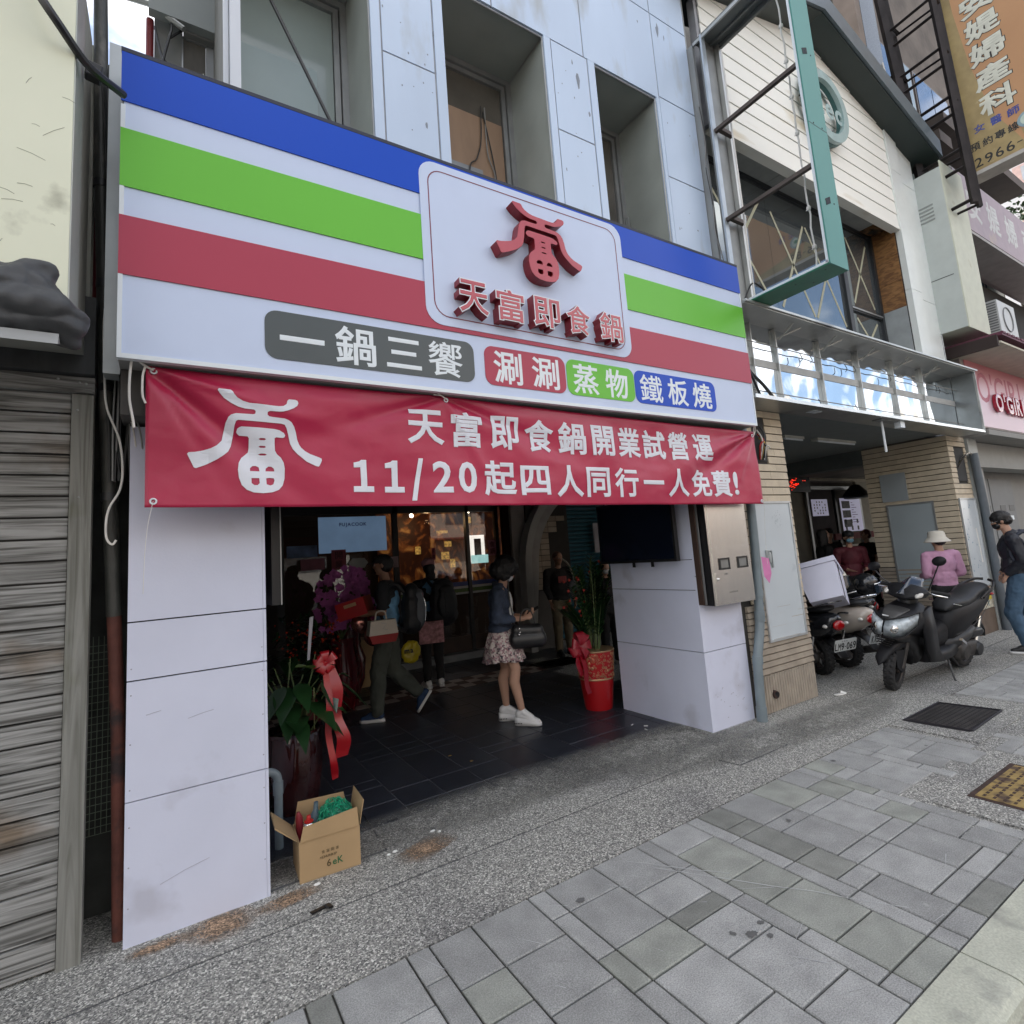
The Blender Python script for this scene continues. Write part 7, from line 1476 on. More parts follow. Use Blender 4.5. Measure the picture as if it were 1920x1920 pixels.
softm('trousers', blk_c, [('e',vec(0,0,.87),(.12,.16,.12)),[(vec(0,.08,.85),.092),(vec(.01,.085,.46),.066),(vec(0,.09,.10),.050)],[(vec(0,-.08,.85),.092),(vec(.03,-.085,.46),.066),(vec(.02,-.09,.10),.050)]], pc, .011, .006, 14)
shoe(pc, (0,.09,.09), .1, shoe_w, sole_w, hgt=.088); shoe(pc, (.02,-.09,.09), -.1, shoe_w, sole_w, hgt=.088)
place(pc, (2.92,6.75,0), R(85))
backpack('large round black backpack with small badges on the person in the pink cap', (2.99,6.50,1.08), R(95), bagk, bagk, 1.25)
t = thing('paper_bag', 'pink patterned bag hanging at the hip of the person in the pink cap', 'bag'); part('bag', MB().obox((0,0,0),(.30,.06,.26)), M('pink_pattern_bag',(.38,.18,.19),.7,var=.5,scale=25), t, False); place(t, (2.75,6.38,.74), R(-15))
# ---- 4 older man
om = thing('person', 'older man in dark printed sweatshirt and khaki trousers by the arch', 'person')
H, fr = head(vec(.02,0,1.50), (1,.2,-.12), .98)
B = list(H)+[[(vec(0,0,1.34),.05),(vec(.01,0,1.44),.046)],[(vec(0,.16,1.30),.05),(vec(0,-.16,1.30),.05)],('e',vec(0,0,1.16),(.11,.155,.17)),('e',vec(.01,0,1.0),(.12,.145,.14)),('e',vec(0,0,.86),(.105,.15,.11)),[(vec(0,.19,1.29),.045),(vec(-.01,.22,1.05),.038),(vec(.05,.22,.82),.026)],[(vec(0,-.19,1.29),.045),(vec(-.01,-.22,1.05),.038),(vec(.08,-.2,.84),.026)],[(vec(0,.08,.83),.08),(vec(.01,.09,.45),.055),(vec(0,.10,.10),.034)],[(vec(0,-.08,.83),.08),(vec(.03,-.09,.45),.055),(vec(.04,-.10,.10),.034)]]
B += hand((.05,.22,.82),(.2,0,-1),(0,-1,0),(1,0,0),.5)+hand((.08,-.2,.84),(.2,0,-1),(0,1,0),(1,0,0),.5)
softm('body', skin2, B, om, .010); eyes(om, fr); c,f,l,u,s = fr; mm = Matrix((f,l,u)).transposed().to_4x4()
softm('hair', M('reddish_grey_hair',(.12,.07,.05),.7,var=.3,scale=30), [('M',c-f*.02+u*.035,(.096,.080,.080),mm)], om, .009)
softm('sweatshirt', blk_c, [('e',vec(0,0,1.17),(.13,.18,.18)),('e',vec(.01,0,1.0),(.138,.17,.16)),('e',vec(.01,0,.88),(.125,.165,.07)),[(vec(0,.16,1.30),.06),(vec(0,-.16,1.30),.06)],[(vec(0,.195,1.29),.064),(vec(-.01,.225,1.05),.056),(vec(.04,.22,.88),.046)],[(vec(0,-.195,1.29),.064),(vec(-.01,-.225,1.05),.056),(vec(.07,-.2,.90),.046)]], om, .011, .006, 14)
mb = MB(); char(mb, '開', (-.07,1.12,.07,1.22), org=(.145,0,0), U=(0,1,0), N=(1,0,0), bold=.04, lift=.004); part('chest_print', mb, M('red_print',(.22,.03,.03),.6), om, False)
softm('trousers', M('khaki_trousers',(.17,.14,.09),.85,var=.2), [('e',vec(0,0,.84),(.12,.165,.12)),[(vec(0,.08,.83),.092),(vec(.01,.09,.45),.075),(vec(0,.10,.10),.060)],[(vec(0,-.08,.83),.092),(vec(.03,-.09,.45),.075),(vec(.04,-.10,.10),.060)]], om, .011, .008, 12)
shoe(om, (0,.10,.09), .1, blk_c, blk_c, hgt=.088); shoe(om, (.04,-.10,.09), -.1, blk_c, blk_c, hgt=.088)
place(om, (5.30,7.10,0), R(-105))
t = thing('shoulder_bag', 'grey shoulder bag worn across the older man by the arch', 'bag'); softm('bag', bagg, [('e',vec(0,0,0),(.05,.13,.16))], t, .01); part('strap', MB().tube(catmull([(-.02,0,.12),(.06,-.1,.38),(.0,-.2,.50)],5),.012,6), M('pale_strap',(.35,.35,.30),.7), t); place(t, (5.52,6.98,1.0), R(-105))
# ---- generic background figures
def simple(label, loc, rz, h, top, bottom, hairm=hair_b, skin=skin1, longhair=False, maskm=None, sleeves=True, capm=None, hat=None, arms='down', headf=(1,0,-.1), shoem=blk_c, vox=.011, shirt='jacket'):
    k = h/1.65; t = thing('person', label, 'person'); z = lambda v: v*k
    H, fr = head(vec(.02,0,z(1.535)), headf, k)
    if arms == 'down': aL = [(vec(0,.19,z(1.31)),.046),(vec(-.01,.22,z(1.06)),.038),(vec(.06,.21,z(.83)),.026)]; aR = [(vec(0,-.19,z(1.31)),.046),(vec(-.01,-.22,z(1.06)),.038),(vec(.06,-.21,z(.83)),.026)]
    elif arms == 'front': aL = [(vec(0,.19,z(1.31)),.046),(vec(-.02,.23,z(1.06)),.038),(vec(.20,.13,z(1.0)),.026)]; aR = [(vec(0,-.19,z(1.31)),.046),(vec(-.02,-.23,z(1.06)),.038),(vec(.20,-.13,z(1.0)),.026)]
    B = list(H)+[[(vec(0,0,z(1.36)),.05),(vec(.01,0,z(1.46)),.046)],[(vec(0,.15,z(1.32)),.05),(vec(0,-.15,z(1.32)),.05)],('e',vec(0,0,z(1.18)),(.105,.15,.17)),('e',vec(0,0,z(1.0)),(.10,.135,.14)),('e',vec(0,0,z(.88)),(.105,.15,.11)),aL,aR,
        [(vec(0,.08,z(.85)),.08),(vec(.01,.085,z(.46)),.055),(vec(0,.09,.10),.034)],[(vec(0,-.08,z(.85)),.08),(vec(.03,-.085,z(.46)),.055),(vec(.02,-.09,.10),.034)]]
    dl = aL[2][0]-aL[1][0]; dr = aR[2][0]-aR[1][0]
    B += hand(aL[2][0],dl,(0,-1,0),(1,0,.2),.5,.95)+hand(aR[2][0],dr,(0,1,0),(1,0,.2),.5,.95)
    softm('body', skin, B, t, vox); eyes(t, fr); c,f,l,u,s = fr; mm = Matrix((f,l,u)).transposed().to_4x4()
    hl = [('M',c-f*.025+u*.03,(.098*k,.086*k,.090*k),mm),('M',c-f*.045-u*.02,(.07*k,.082*k,.07*k),mm)]
    if longhair: hl += [('M',c-f*.05-u*.12,(.06,.10,.14),mm),('M',c+l*.075-u*.09,(.05,.03,.12),mm),('M',c-l*.075-u*.09,(.05,.03,.12),mm)]
    softm('hair', hairm, hl, t, .009, .005, 28)
    if maskm: mask(t, fr, maskm)
    if capm: softm('cap', capm, [('M',c-f*.005+u*.055,(.102,.088,.065),mm),('M',c+f*.11+u*.03,(.055,.055,.008),mm)], t, .008)
    e = 1. if sleeves else .45
    def sl(A, r0, r1): 
        return [(A[0][0],r0),(A[1][0],r1),(A[1][0].lerp(A[2][0],.8),r1*.8)] if sleeves else [(A[0][0],r0),(A[0][0].lerp(A[1][0],.62),r1*1.05)]
    softm(shirt, top, [('e',vec(0,0,z(1.19)),(.125,.17,.18)),('e',vec(0,0,z(1.0)),(.12,.155,.16)),('e',vec(0,0,z(.90)),(.12,.160,.07)),[(vec(0,.16,z(1.32)),.06),(vec(0,-.16,z(1.32)),.06)],sl(aL,.062,.055),sl(aR,.062,.055)], t, vox, .007, 13)
    softm('trousers', bottom, [('e',vec(0,0,z(.87)),(.12,.16,.12)),[(vec(0,.08,z(.85)),.092),(vec(.01,.085,z(.46)),.070),(vec(0,.09,.10),.055)],[(vec(0,-.08,z(.85)),.092),(vec(.03,-.085,z(.46)),.070),(vec(.02,-.09,.10),.055)]], t, vox, .007, 13)
    shoe(t, (0,.09,.09), .1, shoem, sole_w, hgt=.088); shoe(t, (.02,-.09,.09), -.1, shoem, sole_w, hgt=.088)
    place(t, loc, rz); return t, fr
maroon = M('maroon_jacket',(.10,.012,.022),.7,var=.25); blue_mask = M('blue_mask',(.16,.34,.45),.7)
simple('person with white mask half hidden between the red pot plant and the right pillar', (5.30,6.0,0), R(-110), 1.42, blk_c, blk_c, maskm=M('white_mask2',(.5,.52,.54),.7))
simple('person in maroon jacket with a blue face mask under the arcade', (9.6,4.75,0), R(-135), 1.60, maroon, blk_c, capm=M('black_cap',(.015,.015,.017),.7), maskm=blue_mask, arms='front')
simple('person in black cap standing behind the maroon jacket', (10.9,5.75,0), R(-120), 1.68, blk_c, blk_c, capm=MATS['black_cap'])
simple('woman with long dark hair in black behind the cream arcade pillar', (9.75,5.25,0), R(-40), 1.66, blk_c, blk_c, longhair=True, skin=skin1)
simple('person in black t-shirt with reddish hair waiting at the counter', (12.15,5.65,0), R(150), 1.60, blk_c, blk_c, hairm=M('dark_red_hair',(.09,.02,.02),.6,var=.3), sleeves=False, shirt='t_shirt')
simple('person in a dark coat with maroon hood near the counter', (13.3,5.9,0), R(100), 1.60, maroon, blk_c)
# bucket hat woman
pinkb = M('pink_blouse',(.50,.27,.40),.75,var=.08,scale=7,bump=.2,bscale=20)
t, fr = simple('woman in white bucket hat and pink blouse standing behind the black scooter', (8.55,3.12,0), R(58), 1.50, pinkb, blk_c, arms='front', headf=(1,.1,-.2), shirt='blouse')
c,f,l,u,s = fr; mb = MB(); hatm = M('cream_bucket_hat',(.60,.57,.50),.85,var=.05,scale=10,bump=.2)
mb.lathe([(.135,-.035),(.150,-.030),(.112,.015),(.098,.03),(.092,.085),(.080,.105),(.03,.115),(.0,.116)],(c.x-.01,c.y,c.z+.005),28,cap=False); hp = part('bucket_hat', mb, hatm, t); hp.modifiers.new('t','SOLIDIFY').thickness = .005
# navy jacket man walking with backpack
nv = M('black_navy_jacket',(.014,.016,.024),.55,var=.2,scale=8,bump=.3,bscale=20); jean = M('blue_jeans',(.055,.105,.17),.85,var=.22,scale=9,bump=.3,bscale=60)
nm = thing('person', 'man in black jacket, blue jeans and face mask walking at the right edge', 'person')
H, fr = head(vec(.06,0,1.58), (1,.05,-.28), 1.0)
B = list(H)+[[(vec(.0,0,1.40),.052),(vec(.03,0,1.51),.048)],[(vec(0,.17,1.36),.055),(vec(0,-.17,1.36),.055)],('e',vec(0,0,1.22),(.12,.165,.18)),('e',vec(0,0,1.04),(.11,.145,.15)),('e',vec(0,0,.92),(.11,.155,.11)),[(vec(0,.20,1.35),.05),(vec(-.06,.23,1.10),.042),(vec(.10,.16,.94),.028)],[(vec(0,-.20,1.35),.05),(vec(-.06,-.23,1.10),.042),(vec(.10,-.16,.94),.028)],[(vec(0,.085,.88),.085),(vec(.12,.09,.48),.06),(vec(.02,.09,.10),.037)],[(vec(0,-.085,.88),.085),(vec(-.06,-.09,.48),.06),(vec(-.30,-.09,.22),.037)]]
B += hand((.10,.16,.94),(.5,0,-.8),(0,-1,0),(0,0,1),.9)+hand((.10,-.16,.94),(.5,0,-.8),(0,1,0),(0,0,1),.9)
softm('body', skin1, B, nm, .009); eyes(nm, fr); mask(nm, fr, black); c,f,l,u,s = fr; mm = Matrix((f,l,u)).transposed().to_4x4()
softm('hair', hair_b, [('M',c-f*.015+u*.035,(.106,.092,.092),mm),('M',c-f*.05-u*.01,(.07,.086,.06),mm),('M',c+f*.045+u*.075,(.04,.06,.022),mm)], nm, .008, .006, 30, 2)
part('glasses', MB().tube([c+f*.09+l*.05+u*.012,c+f*.095+u*.012,c+f*.09-l*.05+u*.012],.0025,5).tube([c+f*.09+l*.055+u*.012,c+l*.083+u*.012],.002,5).tube([c+f*.09-l*.055+u*.012,c-l*.083+u*.012],.002,5), chrome, nm)
softm('jacket', nv, [('e',vec(0,0,1.23),(.14,.185,.19)),('e',vec(0,0,1.04),(.138,.175,.17)),('e',vec(0,0,.95),(.130,.172,.08)),[(vec(0,.17,1.36),.07),(vec(0,-.17,1.36),.07)],[(vec(0,.205,1.35),.072),(vec(-.06,.235,1.10),.064),(vec(.08,.17,.97),.052)],[(vec(0,-.205,1.35),.072),(vec(-.06,-.235,1.10),.064),(vec(.08,-.17,.97),.052)],('e',vec(-.02,0,1.425),(.07,.08,.045))], nm, .010, .010, 12, 2)
softm('jeans', jean, [('e',vec(0,0,.90),(.130,.170,.12)),[(vec(0,.09,.88),.103),(vec(.11,.095,.48),.080),(vec(.02,.09,.12),.062)],[(vec(0,-.09,.88),.103),(vec(-.06,-.095,.48),.080),(vec(-.28,-.09,.25),.062)]], nm, .010, .010, 12, 2)
shoe(nm, (.02,.09,.095), 0, M('black_shoe',(.015,.015,.016),.5), sole_w, hgt=.092); shoe(nm, (-.31,-.09,.20), 0, MATS['black_shoe'], sole_w, hgt=.085, pitch=R(50))
place(nm, (8.70,2.43,0), R(112))
backpack('slate blue backpack on the man in the black jacket at the right edge', (8.80,2.17,1.17), R(112), M('slate_nylon',(.035,.042,.065),.6,var=.15), M('grey_blue_nylon',(.10,.12,.16),.6), 1.15)
# ================================================================ scooters (local frame: heading +x, rear axle at x=0, ground z=0)
def sec(x, z, w, h, ax='x', n=22, p=2.5, y=0, top=1., slope=0):
    out = []
    for k in range(n):
        t = 2*math.pi*k/n; c, s = math.cos(t), math.sin(t)
        a = math.copysign(abs(c)**(2/p), c)*w; b = math.copysign(abs(s)**(2/p), s)*h
        if ax == 'x': out.append((x+slope*b, y+a*(top if b > 0 else 1), z+b))
        else: out.append((x+b, y+a, z+slope*b))
    return out
def sloft(name, mat, secs, th, ax='x', p=2.5, n=22, smooth=2, solid=True):
    return part(name, MB().loft([sec(*s, ax=ax, p=p, n=n) for s in secs]), mat, th, smooth)
matte = M('matte_black_fairing',(.011,.011,.013),.48,var=.08,scale=3,spec=.28); gloss = M('dark_seat_vinyl',(.010,.011,.013),.5,var=.1,bump=.05)
lens = M('headlight_glass',(.50,.56,.60),.12,spec=.8,var=.35,scale=22,coat=.6); amber = M('clear_indicator',(.62,.60,.56),.1,spec=1.,coat=.5); tailr = M('red_tail_lens',(.35,.006,.008),.1,coat=.8); platem = M('plate_white',(.66,.68,.68),.4,var=.03); eng = M('greasy_engine_metal',(.055,.05,.047),.55,.4,var=.4,scale=14,bump=.3)
def wheel(th, x, r, w, name, yaw=0, y=0):
    t = bpy.data.objects.new(name, None); COL.objects.link(t); t.parent = th; t.location = (x,y,r); t.rotation_euler = (0,0,yaw)
    n = 40; rings = []
    prof = [(r-.065,-w*.40),(r-.045,-w*.5),(r-.018,-w*.44),(r-.003,-w*.22),(r,0),(r-.003,w*.22),(r-.018,w*.44),(r-.045,w*.5),(r-.065,w*.40),(r-.072,0)]
    mb = MB(); V = [[mb.b.verts.new((a*math.cos(2*math.pi*k/n),b,a*math.sin(2*math.pi*k/n))) for k in range(n)] for a,b in prof]
    for i in range(len(V)):
        A, B_ = V[i], V[(i+1)%len(V)]
        for k in range(n): mb.b.faces.new((A[k],A[(k+1)%n],B_[(k+1)%n],B_[k]))
    for k in range(26): # tread blocks
        a = 2*math.pi*k/26
        for q in (-1,1): mb.obox((math.cos(a)*(r-.006),q*w*.27,math.sin(a)*(r-.006)),(.012,w*.26,.03),Matrix.Rotation(-a,4,'Y')@Matrix.Rotation(q*.5,4,'X'))
    part('tyre', mb, rubber, t, 2)
    mb = MB(); rr = r-.066
    mb.tube([(rr*math.cos(2*math.pi*k/28),-w*.3,rr*math.sin(2*math.pi*k/28)) for k in range(29)],.010,6,False).tube([(rr*math.cos(2*math.pi*k/28),w*.3,rr*math.sin(2*math.pi*k/28)) for k in range(29)],.010,6,False)
    mb.tube([(0,-w*.45,0),(0,w*.45,0)],.035,12)
    for k in range(5): a = 2*math.pi*k/5; mb.tube([(.03*math.cos(a),0,.03*math.sin(a)),(rr*math.cos(a),0,rr*math.sin(a))],.014,6)
    part('rim', mb, M('dark_cast_rim',(.07,.06,.055),.4,.6), t)
    return t
def plate(th, txt, x, z, tilt, y=0, w=.26, h=.14, small=''):
    e = part('licence_plate', MB().prism([(p_[0],p_[1]) for p_ in rrect(-w/2,-h/2,w/2,h/2,.012,3)],'x',-.0015,.0015), platem, th, False)
    e.location = (x,y,z); e.rotation_euler = (0,tilt,0)
    mb = MB(); org, U, V, N = (-.0016,0,0),(0,-1,0),(0,0,1),(-1,0,0); widths = [.026 if c == '-' else .038 for c in txt]; u = -sum(widths)/2
    for c, ww in zip(txt, widths):
        if c == '-': mb.box(-.0022,-(u+.02),-.012,-.0016,-(u+.004),-.006) if False else char(mb, '一', (u+.003,-.020,u+.020,-.012), org, U, V, N, 0, 0, .001)
        elif c == '1': char(mb, c, (u+.004,-.058,u+ww-.008,.030), org, U, V, N, .02, 0, .001)
        else: char(mb, c, (u+.001,-.058,u+ww-.003,.030), org, U, V, N, .025, 0, .001)
        u += ww
    for i, c in enumerate('台北市' if txt else ''): char(mb, c, (-.05+i*.026,.040,-.034+i*.026,.058), org, U, V, N, 0, 0, .001)
    if txt: part('plate_characters', mb, black, e, False)
    else: mb.b.free()
    return e
def mirror(th, base, mid_, c, face=(1,0,0)):
    s = part('mirror_stem', MB().tube(catmull([base,mid_,c],5),.007,8), black, th)
    softm('mirror', matte, [('M',Vector(c)+Vector((0,0,.025)),(.032,.075,.048),Matrix.Rotation(.25,4,'X'))], s, .006)
def helmet(label, loc, rz, shell, tilt=0):
    t = thing('helmet', label, 'helmet'); 
    mb = MB(); mb.loft([[(r_*1.1*math.cos(a)-(.02 if z>0 else 0), r_*math.sin(a), z) for a in [2*math.pi*k/28 for k in range(28)]] for r_, z in ((.110,-.10),(.128,-.05),(.132,.02),(.120,.08),(.09,.125),(.045,.148),(.005,.153))], cap=False); s_ = part('shell', mb, shell, t, 2); s_.modifiers.new('t','SOLIDIFY').thickness = .012
    part('lining', MB().ball((0,0,-.01),(.115,.105,.10),16), black, t); mb = MB(); mb.grid(lambda u,v: ((.15-.02*v)*math.cos((u-.5)*2.2)+.01,(.14-.015*v)*math.sin((u-.5)*2.2),-.06+.12*v),14,5); part('visor', mb, M('smoked_visor',(.02,.03,.045),.05,spec=1.,coat=1.), t, 2)
    part('trim', MB().tube([(.142*math.cos((u-6)*.19)+.01,.134*math.sin((u-6)*.19),.062) for u in range(13)],.005,5), chrome, t); place(t, loc, rz); t.rotation_euler = (tilt,0,rz); return t
# ---- 1 the big black sport scooter in front
s1 = thing('scooter', 'large matte black scooter parked on its kickstand in front of the brick arcade', 'scooter')
XF = 1.40
wheel(s1, 0, .235, .125, 'rear_wheel'); wheel(s1, XF, .235, .115, 'front_wheel', R(14))
sloft('front_fender', matte, [(XF+.30,.30,.010,.012),(XF+.27,.355,.060,.03),(XF+.17,.44,.082,.045),(XF+.02,.475,.088,.055),(XF-.12,.44,.085,.06),(XF-.22,.34,.075,.05),(XF-.26,.24,.050,.03)], s1)
for q in (-1,1):
    part('fender_side', MB().prism([(XF+.14,.42),(XF+.10,.26),(XF+.0,.19),(XF-.06,.24),(XF-.02,.42)],'y',q*.072-.010,q*.072+.010).b and MB().prism([(XF+.14,.42),(XF+.10,.26),(XF+.0,.19),(XF-.06,.24),(XF-.02,.42)],'y',q*.078-.008,q*.078+.008), matte, s1, False)
    part('fork', MB().tube([(XF+.0,q*.085,.235),(XF-.10,q*.085,.60)],.020,10), eng, s1)
# apron: lofted upward; each section (z, x-centre, half width, half depth)
def zloft(name, mat, S, p=2.6, th=s1): 
    return part(name, MB().loft([sec(x, z, w, d, ax='z', p=p) for z,x,w,d in S]), mat, th, 2)
sloft('front_cowl', matte, [(XF+.245,.66,.035,.02),(XF+.22,.655,.115,.055),(XF+.15,.665,.175,.095),(XF+.05,.685,.205,.125),(XF-.06,.70,.215,.15),(XF-.16,.70,.215,.18),(XF-.26,.68,.20,.20),(XF-.33,.62,.175,.20)], s1, p=2.3)
sloft('inner_fender', black, [(XF+.10,.53,.11,.03),(XF-.05,.54,.13,.07),(XF-.18,.50,.14,.14),(XF-.28,.42,.14,.20)], s1)
for q in (-1,1):
    part('leg_shield', MB().loft([[(XF-.14,q*.20,.80),(XF-.14,q*.17,.80),(XF-.30,q*.15,.84),(XF-.30,q*.19,.84)],[(XF-.12,q*.235,.62),(XF-.12,q*.20,.62),(XF-.36,q*.17,.62),(XF-.36,q*.225,.62)],[(XF-.20,q*.235,.42),(XF-.20,q*.20,.42),(XF-.46,q*.16,.40),(XF-.46,q*.215,.40)],[(XF-.36,q*.21,.27),(XF-.36,q*.18,.27),(XF-.62,q*.15,.24),(XF-.62,q*.205,.24)]]), matte, s1, 2)
    # big split headlights wrapped round the nose
    h = part('headlight', MB().loft([[(XF+.262,q*.012,.585),(XF+.268,q*.012,.665),(XF+.240,q*.012,.725)],[(XF+.235,q*.09,.575),(XF+.240,q*.10,.68),(XF+.205,q*.10,.755)],[(XF+.165,q*.175,.60),(XF+.165,q*.185,.71),(XF+.125,q*.18,.785)],[(XF+.04,q*.232,.70),(XF+.03,q*.236,.775),(XF+.0,q*.228,.815)]]), lens, s1, 2)
    part('lamp_bezel', MB().tube([(XF+.264,q*.012,.577),(XF+.236,q*.095,.568),(XF+.165,q*.182,.592),(XF+.04,q*.236,.69),(XF+.0,q*.232,.822),(XF+.125,q*.186,.79),(XF+.205,q*.105,.762),(XF+.24,q*.012,.732)],.007,6), black, h)
    part('reflector', MB().ball((XF+.215,q*.085,.655),(.035,.055,.05),12), chrome, h)
part('nose_emblem', MB().obox((XF+.20,0,.76),(.05,.07,.012),(0,-.5,0)), chrome, s1, False)
sloft('nose_deck', M('silver_grey_deck',(.09,.09,.09),.4,.3), [(XF+.19,.735,.05,.01),(XF+.10,.78,.10,.014),(XF+.0,.825,.13,.016)], s1)
# handlebar fairing with screen
sloft('handlebar_fairing', matte, [(XF-.02,.93,.06,.02),(XF-.07,.955,.19,.05),(XF-.16,.98,.225,.07),(XF-.26,.97,.18,.065),(XF-.34,.94,.09,.04)], s1, p=2.2)
zloft('steering_neck', black, [(.78,XF-.17,.08,.08),(.86,XF-.18,.09,.08),(.95,XF-.19,.10,.09)])
mb = MB(); mb.grid(lambda u,v: (XF+.0-.22*v-.16*abs(u-.5)*1.4, (u-.5)*(.36-.20*v), .965+.16*v-.06*abs(u-.5)),12,6); ws = part('windscreen', mb, M('smoked_screen',(.03,.04,.06),.12,spec=.8,coat=.3), s1, 2); ws.modifiers.new('t','SOLIDIFY').thickness = .004
for q in (-1,1):
    sloft('front_indicator', amber, [(XF-.04,.955,.008,.006,) if False else (XF-.035,.95,.012,.010,),(XF-.08,.965,.040,.022),(XF-.15,.985,.030,.020),(XF-.20,.99,.008,.006)], s1).location = (0,q*.165,0)
    part('grip', MB().tube([(XF-.26,q*.20,.99),(XF-.30,q*.37,.985)],.018,10), rubber, s1); part('brake_lever', MB().tube([(XF-.22,q*.18,.985),(XF-.20,q*.27,.975),(XF-.25,q*.37,.965)],.007,6), chrome, s1)
mirror(s1, (XF-.20,-.20,1.01), (XF-.17,-.29,1.06), (XF-.19,-.40,1.14)); mirror(s1, (XF-.20,.20,1.01), (XF-.14,.27,1.14), (XF-.12,.33,1.30))
# tunnel, floor, body, seat
sloft('floor_board', matte, [(XF-.38,.33,.19,.10),(XF-.55,.285,.20,.07),(XF-.75,.28,.195,.075),(XF-.95,.31,.17,.10)], s1, p=3); sloft('centre_tunnel', matte, [(XF-.30,.52,.10,.12),(XF-.45,.43,.09,.13),(XF-.65,.42,.09,.12),(XF-.82,.46,.12,.14)], s1)
sloft('rear_body', matte, [(.56,.50,.12,.14),(.46,.555,.165,.20),(.28,.60,.185,.20),(.08,.66,.185,.165),(-.12,.72,.170,.13),(-.32,.785,.13,.10),(-.46,.825,.075,.06),(-.52,.84,.03,.02)], s1, p=2.3)
sloft('lower_side', M('charcoal_side_panel',(.022,.022,.024),.5), [(.60,.36,.13,.06),(.45,.36,.17,.08),(.22,.40,.18,.09),(.05,.46,.165,.06)], s1)
sloft('seat', gloss, [(.55,.71,.06,.02),(.50,.745,.115,.050),(.36,.765,.145,.062),(.20,.765,.150,.060),(.08,.785,.148,.066),(-.04,.835,.142,.062),(-.20,.868,.135,.055),(-.34,.885,.10,.040),(-.40,.89,.04,.015)], s1, p=2.4)
for q in (-1,1): part('grab_rail', MB().tube(catmull([(-.10,q*.16,.80),(-.28,q*.165,.88),(-.44,q*.11,.935),(-.50,q*.03,.945)],5),.016,8), black, s1); part('rail_highlight', MB().tube(catmull([(-.02,q*.172,.80),(-.16,q*.175,.86),(-.30,q*.168,.905)],4),.008,6), eng, s1); part('side_line', MB().tube(catmull([(.50,q*.172,.47),(.30,q*.190,.50),(.0,q*.188,.60),(-.3,q*.14,.74)],5),.004,5), chrome if False else eng, s1); part('chrome_pin', MB().tube([(.52,q*.135,.79),(.40,q*.155,.765)],.006,6), chrome, s1)
part('tail_light', MB().ball((-.50,0,.79),(.04,.10,.03),12), tailr, s1)
sloft('rear_fender', black, [(-.20,.50,.06,.03),(-.32,.46,.065,.03),(-.42,.38,.06,.02),(-.46,.30,.05,.01)], s1)
part('engine_case', MB().loft([sec(x,z,w,h) for x,z,w,h in ((.46,.27,.05,.06),(.34,.26,.075,.095),(.12,.26,.07,.09),(-.06,.245,.065,.085),(-.12,.24,.03,.04))]), eng, s1, 2).location = (0,.11,0)
part('variator_cover', MB().tube([(.30,.15,.26),(.30,.205,.26)],[.095,.075],20), eng, s1); part('clutch_cover', MB().tube([(-.02,.14,.24),(-.02,.20,.24)],[.085,.065],20), black, s1); part('air_filter', MB().loft([sec(x,z,w,h) for x,z,w,h in ((.22,.40,.03,.03),(.10,.42,.045,.055),(-.10,.42,.045,.05),(-.18,.41,.02,.02))]), black, s1, 2).location = (0,.13,0)
part('exhaust', MB().tube(catmull([(.35,-.10,.20),(.15,-.15,.17),(.0,-.17,.22),(-.38,-.18,.33)],5),[.02]*5+[.03]*5+[.052]*6,12), eng, s1); part('shock', MB().tube([(-.05,.13,.28),(-.14,.12,.58)],.022,8), chrome, s1)
part('kickstand', MB().tube([(.62,.14,.24),(.70,.27,.06),(.735,.34,.008)],.011,6).obox((.755,.345,.008),(.07,.02,.012)), black, s1, False); part('centre_stand', MB().tube([(.48,.12,.22),(.34,.14,.10),(.30,.17,.10)],.013,6), black, s1); part('footpeg', MB().obox((.44,.215,.40),(.12,.03,.025),(0,-.5,0)), chrome, s1, False)
for i in range(4): part('shield_vent', MB().obox((XF+.215,.0,.545-.022*i),(.02,.20-.03*i,.007)), black, s1, False)
s1.location = (7.55,2.74,0); s1.scale = (1,.84,1); s1.rotation_euler = (R(-11),0,R(176.5))
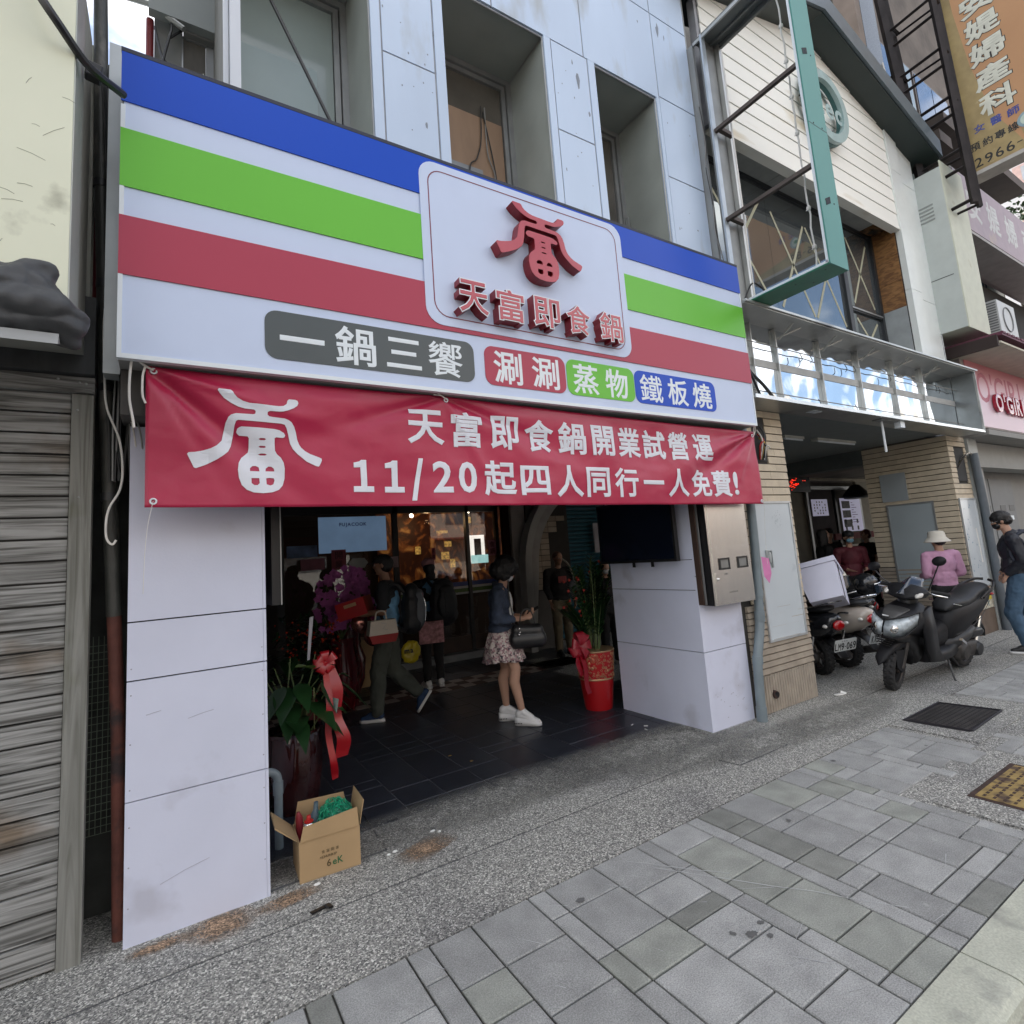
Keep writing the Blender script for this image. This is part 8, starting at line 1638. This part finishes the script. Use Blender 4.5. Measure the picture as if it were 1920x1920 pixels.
# ---- 2 cream retro scooter
def scooter_small(label, bodym, txt, retro, label_kw=None):
    t = thing('scooter', label, 'scooter'); XF = 1.25
    wheel(t, 0, .215, .10, 'rear_wheel'); wheel(t, XF, .215, .09, 'front_wheel')
    sloft('rear_body', bodym, [(.50,.42,.08,.10),(.40,.50,.15,.18),(.20,.54,.185 if retro else .165,.20),(.0,.56,.19 if retro else .165,.18),(-.20,.58,.165,.15),(-.36,.62,.11,.10),(-.43,.66,.04,.03)], t, p=2.2)
    sloft('seat', gloss, [(.48,.70,.06,.02),(.40,.735,.12,.045),(.18,.75,.14,.05),(-.06,.765,.135,.05),(-.28,.77,.11,.04),(-.36,.77,.04,.012)], t)
    part('leg_shield', MB().loft([sec(x,z,w,d,ax='z') for z,x,w,d in ((.28,.78,.15,.05),(.45,.90,.19,.05),(.65,.96,.20,.06),(.82,.97,.16,.06),(.92,.95,.10,.05))]), bodym, t, 2)
    sloft('floor_board', black, [(.92,.30,.16,.04),(.70,.27,.18,.03),(.48,.28,.17,.04)], t, p=3); sloft('front_fender', bodym, [(XF+.24,.27,.01,.01),(XF+.18,.36,.06,.04),(XF,.42,.075,.06),(XF-.18,.36,.07,.05),(XF-.24,.27,.03,.02)], t)
    sloft('handlebar_cover', bodym, [(XF-.12,.94,.05,.03),(XF-.20,.98,.13,.05),(XF-.32,.99,.12,.05),(XF-.38,.98,.05,.02)], t); part('headlight', MB().ball((XF-.11,0,.96),(.05,.07,.06),14), lens, t)
    for q in (-1,1):
        part('grip', MB().tube([(XF-.30,q*.14,1.0),(XF-.33,q*.33,1.0)],.017,8), rubber, t); mirror(t, (XF-.28,q*.16,1.02), (XF-.25,q*.24,1.12), (XF-.27,q*.29,1.24)); part('rear_indicator', MB().ball((-.38,q*.13,.60),(.03,.025,.022),10), amber, t)
    part('grab_rail', MB().tube(catmull([(-.10,.13,.77),(-.34,.12,.83),(-.46,.06,.86),(-.46,-.06,.86),(-.34,-.12,.83),(-.10,-.13,.77)],5),.011,8), chrome, t)
    part('tail_light', MB().ball((-.43,0,.60),(.035,.09 if retro else .07,.055),14), tailr, t); sloft('rear_fender', black, [(-.20,.42,.06,.03),(-.34,.36,.06,.02),(-.42,.26,.05,.01)], t)
    plate(t, txt, -.47, .40, R(-22)); part('exhaust', MB().tube(catmull([(.3,-.11,.17),(.05,-.14,.17),(-.30,-.15,.24)],5),[.018]*4+[.042]*7,12), eng, t); part('engine_case', MB().loft([sec(x,z,w,h) for x,z,w,h in ((.40,.24,.04,.05),(.2,.23,.06,.08),(-.06,.22,.055,.075),(-.12,.22,.02,.03))]), eng, t, 2).location = (0,.10,0)
    part('shock', MB().tube([(-.05,.12,.25),(-.14,.11,.50)],.02,8), chrome, t)
    part('centre_stand', MB().tube([(.25,-.10,.18),(.20,-.16,.01)],.012,6).tube([(.25,.10,.18),(.20,.16,.01)],.012,6), black, t)
    if retro:
        for q in (-1,1): part('side_badge', MB().tube(catmull([(-.10,q*.186,.62),(-.17,q*.176,.66),(-.26,q*.150,.66)],4),.012,6), chrome, t)
        mb = MB(); u = 0
        line_text(mb, 'Tuka', -.22, .50, .05, (0,-.187,0), U=(1,0,0), bold=.02, lift=.004); part('side_script', mb, black, t, False)
    return t
cream = M('cream_scooter_paint',(.52,.46,.40),.22,var=.03,coat=.7); blackp = M('gloss_black_paint',(.014,.015,.018),.2,var=.05,coat=.6)
s2 = scooter_small('cream retro scooter with red tail light, rear towards the pavement, beside the white crate', cream, 'KXD-03', True); place(s2, (6.84,3.60,0), R(74))
s3 = scooter_small('black scooter carrying a white foam crate next to the cream brick pillar', blackp, 'LM9-069', False); place(s3, (6.33,3.63,0), R(66))
s3.rotation_euler = (R(-4),0,R(66))
s4 = scooter_small('black scooter in the second row with two helmets resting on it', blackp, '', False); place(s4, (7.65,4.05,0), R(118))
helmet('open black helmet with chrome trim hanging on the second-row scooter', (7.48,3.55,.90), R(-65), blackp, R(18)); helmet('cream and black helmet resting on the second-row scooter seat', (7.25,3.80,.98), R(-120), M('cream_helmet',(.55,.50,.40),.25,coat=.6), 0)
cr_ = thing('foam_crate', 'white lidded foam crate strapped crooked on the rear of the black scooter', 'crate'); foam = M('white_foam',(.66,.67,.80),.5,var=.03,bump=.05)
part('crate', MB().loft([[(-.19,-.15,-.17),(.19,-.15,-.17),(.19,.15,-.17),(-.19,.15,-.17)],[(-.235,-.185,.15),(.235,-.185,.15),(.235,.185,.15),(-.235,.185,.15)]]), foam, cr_, False); part('lid', MB().box(-.25,-.20,.152,.25,.20,.20), foam, cr_, False)
mb = MB(); 
for x in (-.08,): mb.tube([(x,-.150,-.172),(x,-.19,.15),(x,-.203,.20),(x,.203,.20),(x,.19,.15)],.005,5)
part('strap', mb, black, cr_); cr_.scale = (1.1,1.1,1.15); cr_.location = (6.20,3.40,1.0); cr_.rotation_euler = (R(-14),R(20),R(20))
bpy.data.scenes.remove(SCR)
